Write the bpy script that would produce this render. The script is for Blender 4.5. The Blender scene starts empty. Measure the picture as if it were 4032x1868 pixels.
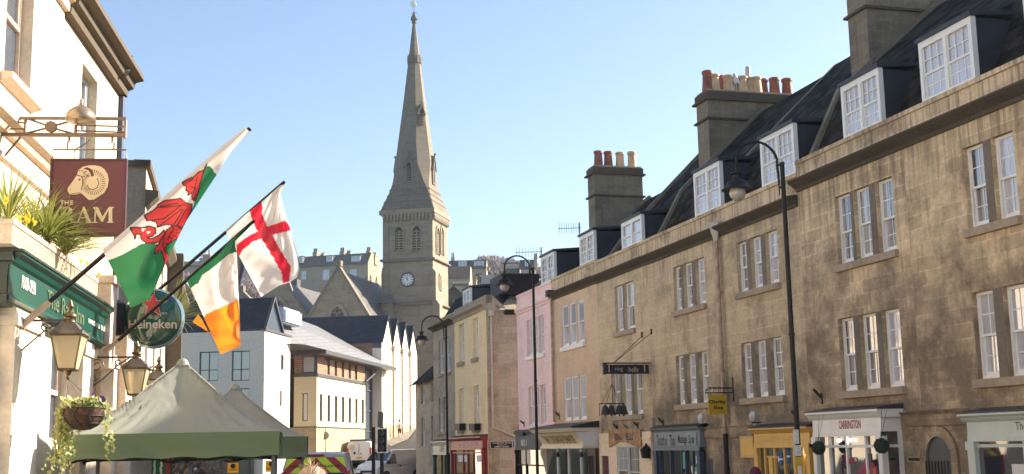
import bpy, math, random
from mathutils import Vector, Matrix, noise
R = math.radians
random.seed(7)
scene = bpy.context.scene
COL = scene.collection

# ---------------- camera ----------------
FPX = 4930.0                                   # focal length in photograph pixels (4032 wide)
PITCH = math.atan(819/4930.0); ROLL = 0.02
EYE = Vector((0, 0, 2.7))
_f = Vector((0, math.cos(PITCH), math.sin(PITCH)))
_r0 = Vector((1, 0, 0)); _u0 = Vector((0, -math.sin(PITCH), math.cos(PITCH)))
_r = _r0*math.cos(ROLL) - _u0*math.sin(ROLL)
_u = _r0*math.sin(ROLL) + _u0*math.cos(ROLL)
cam = bpy.data.cameras.new('camera'); camo = bpy.data.objects.new('camera', cam); COL.objects.link(camo)
cam.sensor_width = 36; cam.lens = FPX/4032*36; cam.clip_start = .1; cam.clip_end = 5000
m = Matrix((( _r.x, _u.x, -_f.x), (_r.y, _u.y, -_f.y), (_r.z, _u.z, -_f.z))).to_4x4(); m.translation = EYE
camo.matrix_world = m
scene.camera = camo

# ---------------- sky, sun, exposure ----------------
SUN_AZ, SUN_EL = 64.5, 28.6                    # azimuth measured clockwise from the view direction (+Y)
w = bpy.data.worlds.new('World'); scene.world = w; w.use_nodes = True
nt = w.node_tree; bg = nt.nodes['Background']; bg.inputs[1].default_value = 0.075
sky = nt.nodes.new('ShaderNodeTexSky'); sky.sky_type = 'NISHITA'; sky.sun_disc = False
sky.sun_elevation = R(SUN_EL); sky.sun_rotation = R(SUN_AZ)
sky.air_density = 1.0; sky.dust_density = 1.0; sky.ozone_density = 1.2; sky.altitude = 50
tn = nt.nodes.new('ShaderNodeMix'); tn.data_type = 'RGBA'; tn.blend_type = 'MULTIPLY'; tn.inputs[0].default_value = 1; tn.inputs[7].default_value = (.94, .955, 1.0, 1)
nt.links.new(sky.outputs[0], tn.inputs[6]); nt.links.new(tn.outputs[2], bg.inputs[0])
sl = bpy.data.lights.new('sun', 'SUN'); sl.energy = 5.0; sl.angle = R(.53); sl.color = (1, .88, .72)
so = bpy.data.objects.new('sun', sl); COL.objects.link(so)
sd = Vector((math.sin(R(SUN_AZ))*math.cos(R(SUN_EL)), math.cos(R(SUN_AZ))*math.cos(R(SUN_EL)), math.sin(R(SUN_EL))))
so.rotation_euler = sd.to_track_quat('Z', 'Y').to_euler(); so.location = (20, 0, 40)
scene.view_settings.view_transform = 'Standard'; scene.view_settings.look = 'None'
scene.view_settings.exposure = 1.63; scene.view_settings.gamma = 1
try: scene.view_settings.use_curve_mapping = False
except Exception: pass

# ---------------- projection helpers ----------------
def ray(x, y): return (_f*FPX + _r*(x-2016) + _u*(934-y)).normalized()
def at(x, y, d):
    v = ray(x, y); return EYE + v*(d/v.y)
def TA(x, y, ox=2000, oy=1000, k=.4192): return (ox+x*k, oy+y*k)
def tile(ox, oy, k): return lambda x, y: (ox+x*k, oy+y*k)
tA = tile(2000, 1000, .4192); tB = tile(2700, 1000, .4192); tC = tile(3332, 1000, .4192)
tD = tile(2000, 1368, .4192); tE = tile(2700, 1368, .4192); tF = tile(3332, 1368, .4192)
tG = tile(2000, 700, .4192); tH = tile(2600, 500, .4192); tI = tile(3332, 500, .4192)
tJ = tile(3332, 0, .4192); tK = tile(2650, 200, .4192)
p1 = tile(0, 0, .3353); p2 = tile(0, 400, .3353); p3 = tile(0, 780, .3353); p4 = tile(0, 1100, .3353); p5 = tile(0, 1468, .3353)
p6 = tile(400, 1000, .3353); p7 = tile(400, 1300, .3353); p8 = tile(400, 500, .4788)
q1 = tile(700, 1468, .3353); q2 = tile(1200, 1468, .3353); q3 = tile(1000, 960, .3353); q4 = tile(720, 1080, .3353)
q5 = tile(1200, 1200, .3353); q6 = tile(1600, 960, .3353); q7 = tile(1600, 1300, .4762); q8 = tile(1440, 700, .5031); q9 = tile(1108, 0, .8379)
r1 = tile(480, 640, .5029); r2 = tile(850, 680, .4192); r4 = tile(1440, 380, .4358); r5 = tile(1740, 960, .2347)
s1 = tile(1700, 1650, .18273); s2 = tile(2100, 1600, .22459); s3 = tile(2540, 1600, .22459); s4 = tile(2900, 1650, .18273)
s5 = tile(3200, 1620, .2079); s8 = tile(2340, 1380, .26834)

class Fr:
    """an upright local frame: x along a facade, w outward from it, z up (slope = drop of the street along x)"""
    def __init__(s, O, az, out=1, slope=0.0):
        s.O = Vector((O[0], O[1])); s.az = az; s.out = out; s.slope = slope
        s.e = Vector((math.sin(az), math.cos(az))); s.n = Vector((-math.cos(az), math.sin(az)))
        s.rot = math.pi/2 - az
    def hit(s, px, py, w=0):
        d = ray(px, py); E = Vector((EYE.x, EYE.y)); d2 = Vector((d.x, d.y))
        t = (s.out*w - (E-s.O).dot(s.n))/d2.dot(s.n)
        x = (E + d2*t - s.O).dot(s.e); return (x, EYE.z + d.z*t - s.slope*x)
    def hitx(s, px, py, x):
        d = ray(px, py); E = Vector((EYE.x, EYE.y)); d2 = Vector((d.x, d.y))
        t = (x - (E-s.O).dot(s.e))/d2.dot(s.e)
        y = (E + d2*t - s.O).dot(s.n); return (y*s.out, EYE.z + d.z*t - s.slope*x)
    def loc(s, p):
        q = Vector((p.x, p.y)) - s.O; x = q.dot(s.e); return (x, q.dot(s.n)*s.out, p.z - s.slope*x)
    def world(s, x, w, z):
        q = s.O + s.e*x + s.n*(w*s.out); return Vector((q.x, q.y, z + s.slope*x))
def frame_vp(vx, vy, D, side):
    """vertical plane whose horizontals vanish at (vx,vy), D metres to the right (side=1) or left (-1)"""
    d = ray(vx, vy); az = math.atan2(d.x, d.y); sl = d.z/math.hypot(d.x, d.y)
    n = Vector((-math.cos(az), math.sin(az)))
    return Fr(n*(-D*side), az, out=side, slope=0.0 if side == 1 else sl)
FW = Fr((0, 0), math.pi/2)                      # the world itself

# ---------------- mesh builder ----------------
OFF = {}
def tag(o, label=None, cat=None, group=None, kind=None):
    if label: o['label'] = label
    if cat: o['category'] = cat
    if group: o['group'] = group
    if kind: o['kind'] = kind
    return o
def root(name, label, cat, fr=FW, at0=(0, 0, 0), group=None, kind=None):
    o = bpy.data.objects.new(name, None); COL.objects.link(o); o.empty_display_size = .3
    o.location = fr.world(*at0); o.rotation_euler = (0, 0, fr.rot)
    OFF[o.name] = (fr, at0); return tag(o, label, cat, group, kind)
_txt = {}
def text2d(s, offset=0.0, shear=0.0):
    key = (s, offset, shear)
    if key not in _txt:
        c = bpy.data.curves.new('t', 'FONT'); c.body = s; c.size = 1; c.offset = offset; c.shear = shear; c.resolution_u = 2
        o = bpy.data.objects.new('t', c); COL.objects.link(o)
        dg = bpy.context.evaluated_depsgraph_get(); me = bpy.data.meshes.new_from_object(o.evaluated_get(dg))
        vs = [(v.co.x, v.co.y) for v in me.vertices]; fs = [tuple(p.vertices) for p in me.polygons]
        bpy.data.objects.remove(o); bpy.data.curves.remove(c); bpy.data.meshes.remove(me)
        xs = [v[0] for v in vs]; ys = [v[1] for v in vs]
        _txt[key] = (vs, fs, min(xs), max(xs), min(ys), max(ys))
    return _txt[key]
class MB:
    def __init__(s, fr=None): s.v = []; s.f = []; s.mi = []; s.m = 0; s.fr = fr
    def face(s, pts):
        b = len(s.v); s.v += [tuple(p) for p in pts]; s.f.append(tuple(range(b, b+len(pts)))); s.mi.append(s.m); return s
    def add(s, vs, fs):
        b = len(s.v); s.v += [tuple(p) for p in vs]
        for f in fs: s.f.append(tuple(i+b for i in f)); s.mi.append(s.m)
        return s
    def box(s, x0, x1, y0, y1, z0, z1):
        x0, x1 = sorted((x0, x1)); y0, y1 = sorted((y0, y1)); z0, z1 = sorted((z0, z1))
        v = [(x, y, z) for z in (z0, z1) for y in (y0, y1) for x in (x0, x1)]
        return s.add(v, [(0, 2, 3, 1), (4, 5, 7, 6), (0, 1, 5, 4), (2, 6, 7, 3), (0, 4, 6, 2), (1, 3, 7, 5)])
    def hexa(s, a, b):
        """solid between two quads of 4 points"""
        return s.add(list(a)+list(b), [(0, 1, 2, 3), (7, 6, 5, 4), (0, 4, 5, 1), (1, 5, 6, 2), (2, 6, 7, 3), (3, 7, 4, 0)])
    def extr(s, prof, fn0, fn1, cap=True):
        """extrude a closed 2D profile between two placements"""
        n = len(prof); a = [fn0(*p) for p in prof]; b = [fn1(*p) for p in prof]
        fs = [(i, (i+1) % n, n+(i+1) % n, n+i) for i in range(n)]
        if cap: fs += [tuple(range(n)), tuple(range(2*n-1, n-1, -1))]
        return s.add(a+b, fs)
    def px(s, prof, x0, x1): return s.extr(prof, lambda a, b: (x0, a, b), lambda a, b: (x1, a, b))    # profile (w,z) along x
    def pw(s, prof, w0, w1): return s.extr(prof, lambda a, b: (a, w0, b), lambda a, b: (a, w1, b))    # profile (x,z) along w
    def pz(s, prof, z0, z1): return s.extr(prof, lambda a, b: (a, b, z0), lambda a, b: (a, b, z1))
    def cyl(s, a, b, r0, r1=None, n=10, cap=True):
        return s.tube([a, b], [r0, r0 if r1 is None else r1], n, cap)
    def tube(s, path, r, n=8, cap=True):
        path = [Vector(p) for p in path]; L = len(path)
        if not isinstance(r, (list, tuple)): r = [r]*L
        base = len(s.v); prev = None
        for i, p in enumerate(path):
            t = (path[min(i+1, L-1)] - path[max(i-1, 0)]).normalized()
            if prev is None:
                a = Vector((0, 0, 1)) if abs(t.z) < .9 else Vector((1, 0, 0)); nx = t.cross(a).normalized()
            else:
                nx = (prev - t*prev.dot(t)).normalized()
            prev = nx; ny = t.cross(nx)
            for k in range(n):
                th = 2*math.pi*k/n; s.v.append(tuple(p + (nx*math.cos(th)+ny*math.sin(th))*r[i]))
        for i in range(L-1):
            for k in range(n):
                a = base+i*n+k; b = base+i*n+(k+1) % n; s.f.append((a, b, b+n, a+n)); s.mi.append(s.m)
        if cap:
            s.f.append(tuple(range(base+n-1, base-1, -1))); s.mi.append(s.m)
            e = base+(L-1)*n; s.f.append(tuple(range(e, e+n))); s.mi.append(s.m)
        return s
    def lathe(s, c, prof, n=16, ax=None):
        """prof: list of (radius, height) turned about a vertical axis (or ax = (dir, u, v) vectors)"""
        base = len(s.v); c = Vector(c)
        D, U, V = ax if ax else (Vector((0, 0, 1)), Vector((1, 0, 0)), Vector((0, 1, 0)))
        for r, h in prof:
            for k in range(n):
                th = 2*math.pi*k/n; s.v.append(tuple(c + D*h + U*(r*math.cos(th)) + V*(r*math.sin(th))))
        for i in range(len(prof)-1):
            for k in range(n):
                a = base+i*n+k; b = base+i*n+(k+1) % n; s.f.append((a, b, b+n, a+n)); s.mi.append(s.m)
        s.f.append(tuple(range(base+n-1, base-1, -1))); s.mi.append(s.m)
        e = base+(len(prof)-1)*n; s.f.append(tuple(range(e, e+n))); s.mi.append(s.m)
        return s
    def ball(s, c, r, n=12, sc=(1, 1, 1)):
        pr = [(r*math.sin(math.pi*i/n)*1.0+1e-4, -r*math.cos(math.pi*i/n)) for i in range(n+1)]
        b = len(s.v); s.lathe((0, 0, 0), pr, n+4)
        for i in range(b, len(s.v)):
            x, y, z = s.v[i]; s.v[i] = (c[0]+x*sc[0], c[1]+y*sc[1], c[2]+z*sc[2])
        return s
    def text(s, t, fn, width=None, height=None, offset=0.0, shear=0.0):
        """fn(a,b) places text coordinates, centred on 0,0"""
        vs, fs, x0, x1, y0, y1 = text2d(t, offset, shear)
        sx = width/(x1-x0) if width else None; sy = height/(y1-y0) if height else None
        sx = sx or sy; sy = sy or sx
        return s.add([fn((x-(x0+x1)/2)*sx, (y-(y0+y1)/2)*sy) for x, y in vs], fs)
    def wall(s, x0, x1, z0, z1, holes, w=0.0, depth=.2, ax='x'):
        """a wall face in the x-z plane with rectangular openings and their reveals"""
        x0, x1 = sorted((x0, x1))
        hs = []
        for h in holes:
            a, b = sorted(h[:2]); c, d = sorted(h[2:4]); hs.append((max(a, x0), min(b, x1), max(c, z0), min(d, z1)))
        xs = sorted({x0, x1, *[q for h in hs for q in h[:2]]}); zs = sorted({z0, z1, *[q for h in hs for q in h[2:]]})
        P = (lambda a, b, c: (a, b, c)) if ax == 'x' else (lambda a, b, c: (b, a, c))
        for i in range(len(xs)-1):
            for j in range(len(zs)-1):
                cx = (xs[i]+xs[i+1])/2; cz = (zs[j]+zs[j+1])/2
                if any(h[0] < cx < h[1] and h[2] < cz < h[3] for h in hs): continue
                s.face([P(xs[i], w, zs[j]), P(xs[i+1], w, zs[j]), P(xs[i+1], w, zs[j+1]), P(xs[i], w, zs[j+1])])
        for a, b, c, d in hs:
            e = w-depth
            s.face([P(a, w, c), P(a, w, d), P(a, e, d), P(a, e, c)]); s.face([P(b, w, c), P(b, e, c), P(b, e, d), P(b, w, d)])
            s.face([P(a, w, d), P(b, w, d), P(b, e, d), P(a, e, d)]); s.face([P(a, w, c), P(a, e, c), P(b, e, c), P(b, w, c)])
        return s
    def build(s, name, mats, parent=None, fr=None, at0=None, smooth=False, label=None, cat=None, group=None, kind=None, bevel=0):
        if parent is not None: fr, at0 = OFF[parent.name]
        else:
            fr = fr or s.fr or FW; at0 = at0 or (0, 0, 0)
        x0, w0, z0 = at0; o_ = fr.out; sl = fr.slope
        vs = [(x-x0, (y-w0)*o_, z-z0+sl*(x-x0)) for x, y, z in s.v]
        fs = s.f if o_ == 1 else [tuple(reversed(f)) for f in s.f]
        me = bpy.data.meshes.new(name); me.from_pydata(vs, [], fs); me.validate()
        if not isinstance(mats, (list, tuple)): mats = [mats]
        for mt in mats: me.materials.append(mt)
        if len(mats) > 1 and len(me.polygons) == len(s.mi): me.polygons.foreach_set('material_index', s.mi)
        uv = me.uv_layers.new(name='UVMap').data
        for p in me.polygons:
            n = p.normal; ax_, ay_, az_ = abs(n.x), abs(n.y), abs(n.z)
            for li in p.loop_indices:
                c = me.vertices[me.loops[li].vertex_index].co
                X, Y, Z = c.x+x0, c.y+w0*o_, c.z+z0
                if az_ > .85: t = (X, Y)
                elif ay_ >= ax_: t = (X, Z if az_ < .3 else Z/max(.2, math.sqrt(1-az_*az_)))
                else: t = (Y, Z if az_ < .3 else Z/max(.2, math.sqrt(1-az_*az_)))
                uv[li].uv = t
        if smooth: me.polygons.foreach_set('use_smooth', [True]*len(me.polygons))
        o = bpy.data.objects.new(name, me); COL.objects.link(o)
        if smooth and smooth != 2:
            try: me.set_sharp_from_angle(angle=R(40))
            except Exception: pass
        if bevel:
            b = o.modifiers.new('b', 'BEVEL'); b.width = bevel; b.segments = 2; b.limit_method = 'ANGLE'
        if parent is not None: o.parent = parent
        else:
            o.location = fr.world(x0, w0, z0); o.rotation_euler = (0, 0, fr.rot)
        OFF[o.name] = (fr, at0)
        return tag(o, label, cat, group, kind)

# ---------------- materials ----------------
def newmat(name):
    mt = bpy.data.materials.new(name); mt.use_nodes = True; nt = mt.node_tree
    return mt, nt, nt.nodes['Principled BSDF']
def nd(nt, typ, **k):
    n = nt.nodes.new(typ)
    for a, b in k.items():
        if a.startswith('i_'):
            key = a[2:]; key = int(key) if key.isdigit() else key.replace('_', ' ')
            if isinstance(b, tuple) and len(b) == 2 and hasattr(b[0], 'outputs'): nt.links.new(b[0].outputs[b[1]], n.inputs[key])
            elif hasattr(b, 'outputs'): nt.links.new(b.outputs[0], n.inputs[key])
            else: n.inputs[key].default_value = b
        else: setattr(n, a, b)
    return n
def c4(c): return (c[0], c[1], c[2], 1)
def mix(nt, fac, a, b, mode='MIX'):
    n = nt.nodes.new('ShaderNodeMix'); n.data_type = 'RGBA'; n.blend_type = mode; n.clamp_result = False
    for idx, v in ((0, fac), (6, a), (7, b)):
        if hasattr(v, 'outputs'):
            nt.links.new(v.outputs[2] if v.bl_idname == 'ShaderNodeMix' else v.outputs[0], n.inputs[idx])
        elif idx == 0: n.inputs[0].default_value = v
        else: n.inputs[idx].default_value = c4(v)
    return n
def mout(n): return n.outputs[2] if n.bl_idname == 'ShaderNodeMix' else n.outputs[0]
def ramp(nt, src, p0, p1, a=0.0, b=1.0):
    return nd(nt, 'ShaderNodeMapRange', i_Value=src, i_From_Min=p0, i_From_Max=p1, i_To_Min=a, i_To_Max=b, clamp=True)
def uvmap(nt, sx=1, sy=1, ox=0, oy=0):
    tc = nd(nt, 'ShaderNodeTexCoord'); mp = nd(nt, 'ShaderNodeMapping'); nt.links.new(tc.outputs['UV'], mp.inputs[0])
    mp.inputs['Scale'].default_value = (sx, sy, 1); mp.inputs['Location'].default_value = (ox, oy, 0); return mp
def bump(nt, bs, h, strength=.3, dist=.02):
    b = nd(nt, 'ShaderNodeBump', i_Strength=strength, i_Distance=dist); nt.links.new(h.outputs[0] if not isinstance(h, tuple) else h[0].outputs[h[1]], b.inputs['Height'])
    nt.links.new(b.outputs[0], bs.inputs['Normal'])
def plain(name, c, rough=.6, metal=0.0, var=.12, vs=3.0, spec=.5, bmp=0.0, trans=None):
    mt, nt, bs = newmat(name)
    tc = nd(nt, 'ShaderNodeTexCoord'); nz = nd(nt, 'ShaderNodeTexNoise', i_Scale=vs, i_Detail=5.0); nt.links.new(tc.outputs['Object'], nz.inputs['Vector'])
    f = ramp(nt, nz, .3, .7); d = mix(nt, f, [q*(1-var) for q in c], [min(1, q*(1+var)) for q in c])
    nt.links.new(mout(d), bs.inputs['Base Color']); bs.inputs['Roughness'].default_value = rough; bs.inputs['Metallic'].default_value = metal
    bs.inputs['Specular IOR Level'].default_value = spec
    if bmp: bump(nt, bs, nz, bmp, .01)
    return mt
def stone(name, base, dark=(.10, .085, .065), bw=.75, bh=.33, joint=.35, var=.16, streak=.5, blotch=.5, seed=0, lowdirt=0.0, lz=(2, 6), td=(900, 901), rough=.9, bmp=.25):
    """ashlar: tinted blocks, faint pale joints, soot blotches and rain streaks (all in the stone itself)"""
    mt, nt, bs = newmat(name)
    wob = nd(nt, 'ShaderNodeTexNoise', i_Scale=1.5, i_Detail=3.0); uv = uvmap(nt, ox=seed*3.7, oy=seed*1.3); nt.links.new(uv.outputs[0], wob.inputs['Vector'])
    add = nd(nt, 'ShaderNodeVectorMath', operation='MULTIPLY_ADD'); nt.links.new(wob.outputs['Color'], add.inputs[0]); add.inputs[1].default_value = (.03, .03, 0); nt.links.new(uv.outputs[0], add.inputs[2])
    br = nd(nt, 'ShaderNodeTexBrick', i_Scale=1.0); nt.links.new(add.outputs[0], br.inputs['Vector'])
    br.inputs['Brick Width'].default_value = bw; br.inputs['Row Height'].default_value = bh; br.inputs['Mortar Size'].default_value = .015; br.inputs['Mortar Smooth'].default_value = .4
    br.inputs['Color1'].default_value = c4([q*(1-var) for q in base]); br.inputs['Color2'].default_value = c4([q*(1+var) for q in base]); br.inputs['Mortar'].default_value = c4([min(1, q*1.27) for q in base])
    br.inputs['Bias'].default_value = 0
    flat = mix(nt, joint, base, base); nt.links.new(br.outputs[0], flat.inputs[7])
    n1 = nd(nt, 'ShaderNodeTexNoise', i_Scale=.6, i_Detail=9.0, i_Roughness=.74); nt.links.new(uv.outputs[0], n1.inputs['Vector'])
    f1 = ramp(nt, n1, .50, .63, 0, blotch); c1 = mix(nt, f1, base, dark); nt.links.new(mout(flat), c1.inputs[6])
    u2 = uvmap(nt, 5.5, .16, seed*5.1, seed); n2 = nd(nt, 'ShaderNodeTexNoise', i_Scale=1.2, i_Detail=7.0, i_Roughness=.72); nt.links.new(u2.outputs[0], n2.inputs['Vector'])
    sp = nd(nt, 'ShaderNodeSeparateXYZ'); nt.links.new(uv.outputs[0], sp.inputs[0])
    ht = nd(nt, 'ShaderNodeMapRange', i_From_Min=td[0]+seed*1.3, i_From_Max=td[1]+seed*1.3, i_To_Min=0.0, i_To_Max=.17, clamp=True); nt.links.new(sp.outputs[1], ht.inputs['Value'])
    sn = nd(nt, 'ShaderNodeMath', operation='ADD', i_0=n2, i_1=ht)
    f2 = ramp(nt, sn, .54, .74, 0, streak); c2 = mix(nt, f2, base, dark); nt.links.new(mout(c1), c2.inputs[6]); last = c2
    if lowdirt:
        h = nd(nt, 'ShaderNodeMapRange', i_From_Min=lz[0]+seed*1.3, i_From_Max=lz[1]+seed*1.3, i_To_Min=.22, i_To_Max=0.0, clamp=True); nt.links.new(sp.outputs[1], h.inputs['Value'])
        n3 = nd(nt, 'ShaderNodeTexNoise', i_Scale=.8, i_Detail=9.0, i_Roughness=.7); nt.links.new(uv.outputs[0], n3.inputs['Vector'])
        s3_ = nd(nt, 'ShaderNodeMath', operation='ADD', i_0=n3, i_1=h); mu = ramp(nt, s3_, .50, .78, 0, lowdirt)
        c3 = mix(nt, mu, base, dark); nt.links.new(mout(last), c3.inputs[6]); last = c3
    fine = nd(nt, 'ShaderNodeTexNoise', i_Scale=9.0, i_Detail=6.0, i_Roughness=.7); nt.links.new(uv.outputs[0], fine.inputs['Vector'])
    ff = ramp(nt, fine, .3, .7, .82, 1.14); hs = mix(nt, 1.0, (1, 1, 1), (1, 1, 1), 'MULTIPLY'); nt.links.new(mout(last), hs.inputs[6]); nt.links.new(ff.outputs[0], hs.inputs[7])
    nt.links.new(mout(hs), bs.inputs['Base Color']); bs.inputs['Roughness'].default_value = rough; bs.inputs['Specular IOR Level'].default_value = .25
    hh = nd(nt, 'ShaderNodeMath', operation='MULTIPLY_ADD', i_0=(br, 1), i_1=-.6, i_2=fine); bump(nt, bs, hh, bmp, .015)
    return mt
def slate(name, base, bw=.3, bh=.22, var=.3, rough=.55, moss=(.09, .09, .055), mo=.25):
    mt, nt, bs = newmat(name); uv = uvmap(nt)
    br = nd(nt, 'ShaderNodeTexBrick', i_Scale=1.0); nt.links.new(uv.outputs[0], br.inputs['Vector'])
    br.inputs['Brick Width'].default_value = bw; br.inputs['Row Height'].default_value = bh; br.inputs['Mortar Size'].default_value = .012
    br.inputs['Color1'].default_value = c4([q*(1-var) for q in base]); br.inputs['Color2'].default_value = c4([q*(1+var) for q in base]); br.inputs['Mortar'].default_value = c4([q*.35 for q in base])
    n1 = nd(nt, 'ShaderNodeTexNoise', i_Scale=.9, i_Detail=7.0, i_Roughness=.65); nt.links.new(uv.outputs[0], n1.inputs['Vector'])
    f = ramp(nt, n1, .48, .7, 0, mo); c = mix(nt, f, base, moss); nt.links.new(br.outputs[0], c.inputs[6])
    nt.links.new(mout(c), bs.inputs['Base Color']); bs.inputs['Roughness'].default_value = rough; bs.inputs['Specular IOR Level'].default_value = .3 if rough < .9 else .08
    hh = nd(nt, 'ShaderNodeMath', operation='MULTIPLY_ADD', i_0=(br, 1), i_1=-.7, i_2=n1); bump(nt, bs, hh, .5, .02)
    return mt
def glass(name, base=(.035, .035, .04), curtain=None, amt=0.0, rough=.03, wav=.06, cs=6.0):
    """window glass over a dark room (and, where there is one, a pale curtain)"""
    mt, nt, bs = newmat(name); uv = uvmap(nt, cs, .15)
    nz = nd(nt, 'ShaderNodeTexNoise', i_Scale=1.0, i_Detail=3.0); nt.links.new(uv.outputs[0], nz.inputs['Vector'])
    if curtain:
        f = ramp(nt, nz, .5-amt*.3, .62-amt*.3); c = mix(nt, f, base, curtain); nt.links.new(mout(c), bs.inputs['Base Color'])
    else: bs.inputs['Base Color'].default_value = c4(base)
    bs.inputs['Roughness'].default_value = rough; bs.inputs['IOR'].default_value = 1.8; bs.inputs['Coat Weight'].default_value = .7; bs.inputs['Coat IOR'].default_value = 1.9; bs.inputs['Coat Roughness'].default_value = .02; bs.inputs['Specular IOR Level'].default_value = .9
    tc = nd(nt, 'ShaderNodeTexCoord'); n2 = nd(nt, 'ShaderNodeTexNoise', i_Scale=2.0, i_Detail=1.0); nt.links.new(tc.outputs['Object'], n2.inputs['Vector'])
    bump(nt, bs, n2, wav, .05); return mt
def cloth(name, c, thin=.5, rough=.8, sc=30.0, bmp=.15):
    mt, nt, bs = newmat(name); nt.nodes.remove(bs); out = nt.nodes['Material Output']
    tc = nd(nt, 'ShaderNodeTexCoord'); nz = nd(nt, 'ShaderNodeTexNoise', i_Scale=sc, i_Detail=4.0); nt.links.new(tc.outputs['Object'], nz.inputs['Vector'])
    bp = nd(nt, 'ShaderNodeBump', i_Strength=bmp, i_Distance=.01, i_Height=nz)
    d = nd(nt, 'ShaderNodeBsdfDiffuse', i_Color=c4(c), i_Normal=bp); t = nd(nt, 'ShaderNodeBsdfTranslucent', i_Color=c4(c), i_Normal=bp)
    mx = nd(nt, 'ShaderNodeMixShader', i_0=thin, i_1=d, i_2=t); g = nd(nt, 'ShaderNodeBsdfGlossy', i_Color=(1, 1, 1, 1), i_Roughness=.45)
    m2 = nd(nt, 'ShaderNodeMixShader', i_0=.03, i_1=mx, i_2=g); nt.links.new(m2.outputs[0], out.inputs[0]); return mt
def emit(name, c, s):
    mt, nt, bs = newmat(name); bs.inputs['Base Color'].default_value = c4(c); bs.inputs['Emission Color'].default_value = c4(c); bs.inputs['Emission Strength'].default_value = s; return mt

M = {}
M['ash_a'] = stone('ashlar_sooty', (.64, .49, .305), dark=(.17, .13, .09), joint=1, var=.2, streak=.75, blotch=.5, lowdirt=.9, lz=(4.6, 8.0), td=(7.4, 9.3), bw=.7, bh=.31)
M['ash_a2'] = stone('ashlar_sooty_second', (.65, .50, .315), dark=(.17, .13, .09), joint=1, var=.2, streak=.75, blotch=.5, seed=3, lowdirt=.9, lz=(4.8, 8.0), td=(7.4, 9.3), bw=.7, bh=.31)
M['ash_b'] = stone('ashlar_buff', (.55, .435, .275), dark=(.13, .105, .08), joint=.8, var=.13, streak=.6, blotch=.4, seed=5, lowdirt=.85, lz=(3.8, 5.6), td=(7.6, 9.2))
M['ash_b2'] = stone('ashlar_buff_second', (.57, .45, .29), dark=(.13, .105, .08), joint=.7, var=.12, streak=.55, blotch=.35, seed=8, lowdirt=.85, lz=(3.8, 5.4), td=(7.8, 9.2))
M['ash_b3'] = stone('ashlar_pale', (.60, .48, .31), dark=(.15, .12, .09), joint=.6, var=.10, streak=.5, blotch=.3, seed=11, lowdirt=.8, lz=(3.4, 5.0), td=(7.8, 9.2))
M['parap'] = stone('parapet_stained', (.60, .47, .31), dark=(.12, .095, .065), joint=.8, streak=.95, blotch=.7, td=(0, 24), seed=2, bw=.9, bh=.4)
M['corn'] = stone('cornice_black', (.085, .07, .05), dark=(.06, .05, .04), joint=.1, streak=.9, blotch=.9, seed=4)
M['trim'] = stone('stone_trim', (.40, .32, .23), dark=(.12, .10, .08), joint=0, streak=.5, blotch=.4, seed=6)
M['mull'] = stone('stone_mullion', (.20, .165, .125), dark=(.10, .08, .065), joint=0, streak=.6, blotch=.5, seed=7)
M['stack'] = stone('chimney_stone', (.20, .175, .13), dark=(.08, .07, .055), joint=.6, streak=.7, blotch=.6, seed=9, bw=.5, bh=.3)
M['stack_l'] = stone('chimney_stone_light', (.36, .30, .20), dark=(.10, .085, .06), joint=.8, streak=.5, blotch=.5, seed=10, bw=.5, bh=.3)
M['pink'] = stone('pink_render', (.92, .66, .61), dark=(.5, .33, .3), joint=0, var=0, streak=.45, blotch=.3, seed=1, bmp=.06)
M['orange'] = stone('apricot_render', (.68, .50, .345), dark=(.36, .26, .16), joint=0, var=0, streak=.5, blotch=.35, seed=2, bmp=.08, lowdirt=.5, lz=(3.6, 4.6))
M['cream'] = stone('cream_render', (.92, .69, .40), dark=(.4, .3, .18), joint=0, var=0, streak=.25, blotch=.2, seed=3, bmp=.08)
M['ivory'] = stone('ivory_render', (.80, .66, .50), dark=(.4, .33, .25), joint=0, var=0, streak=.2, blotch=.15, seed=4, bmp=.06)
M['ash_e'] = stone('ashlar_clean', (.44, .385, .295), dark=(.16, .13, .095), joint=.7, var=.16, streak=.35, blotch=.45, seed=12, bw=.9, bh=.42)
M['ash_f'] = stone('ashlar_old', (.46, .36, .25), dark=(.10, .08, .06), joint=.5, streak=.6, blotch=.5, seed=13)
M['tower'] = stone('church_stone', (.29, .245, .18), dark=(.16, .135, .10), joint=.9, var=.14, streak=.45, blotch=.45, seed=14, bw=1.2, bh=.4)
M['spire'] = stone('spire_stone', (.22, .19, .145), dark=(.13, .11, .085), joint=.8, var=.12, streak=.5, blotch=.45, seed=15, bw=1.2, bh=.45)
M['spire_d'] = stone('spire_broach_stone', (.20, .17, .13), dark=(.08, .07, .06), joint=.4, streak=.5, blotch=.5, seed=16)
M['hillstone'] = stone('hill_stone', (.34, .29, .20), dark=(.2, .17, .13), joint=.2, streak=.3, blotch=.35, seed=17)
M['slate'] = slate('roof_slate', (.026, .024, .023), mo=.55, rough=.95, bw=.4, bh=.28, var=.7)
M['slate_b'] = slate('roof_slate_blue', (.028, .032, .042), mo=.1, bw=.5, bh=.25)
M['slate_g'] = slate('roof_slate_grey', (.18, .18, .185), mo=.08, var=.08, bw=.5, bh=.28)
M['slate_c'] = slate('church_slate', (.085, .08, .075), mo=.3)
M['tile_r'] = slate('clay_tile', (.20, .10, .065), mo=.3)
M['lead'] = plain('lead_sheet', (.03, .033, .042), .5, var=.25, vs=2.0)
M['white'] = plain('white_gloss_paint', (.78, .77, .74), .35, var=.05)
M['bluewhite'] = plain('white_paint_cool', (.68, .70, .72), .35, var=.06)
M['offwhite'] = plain('cream_gloss_paint', (.72, .63, .48), .4, var=.05)
M['palegrn'] = plain('pale_sage_paint', (.52, .58, .54), .45, var=.06)
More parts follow.
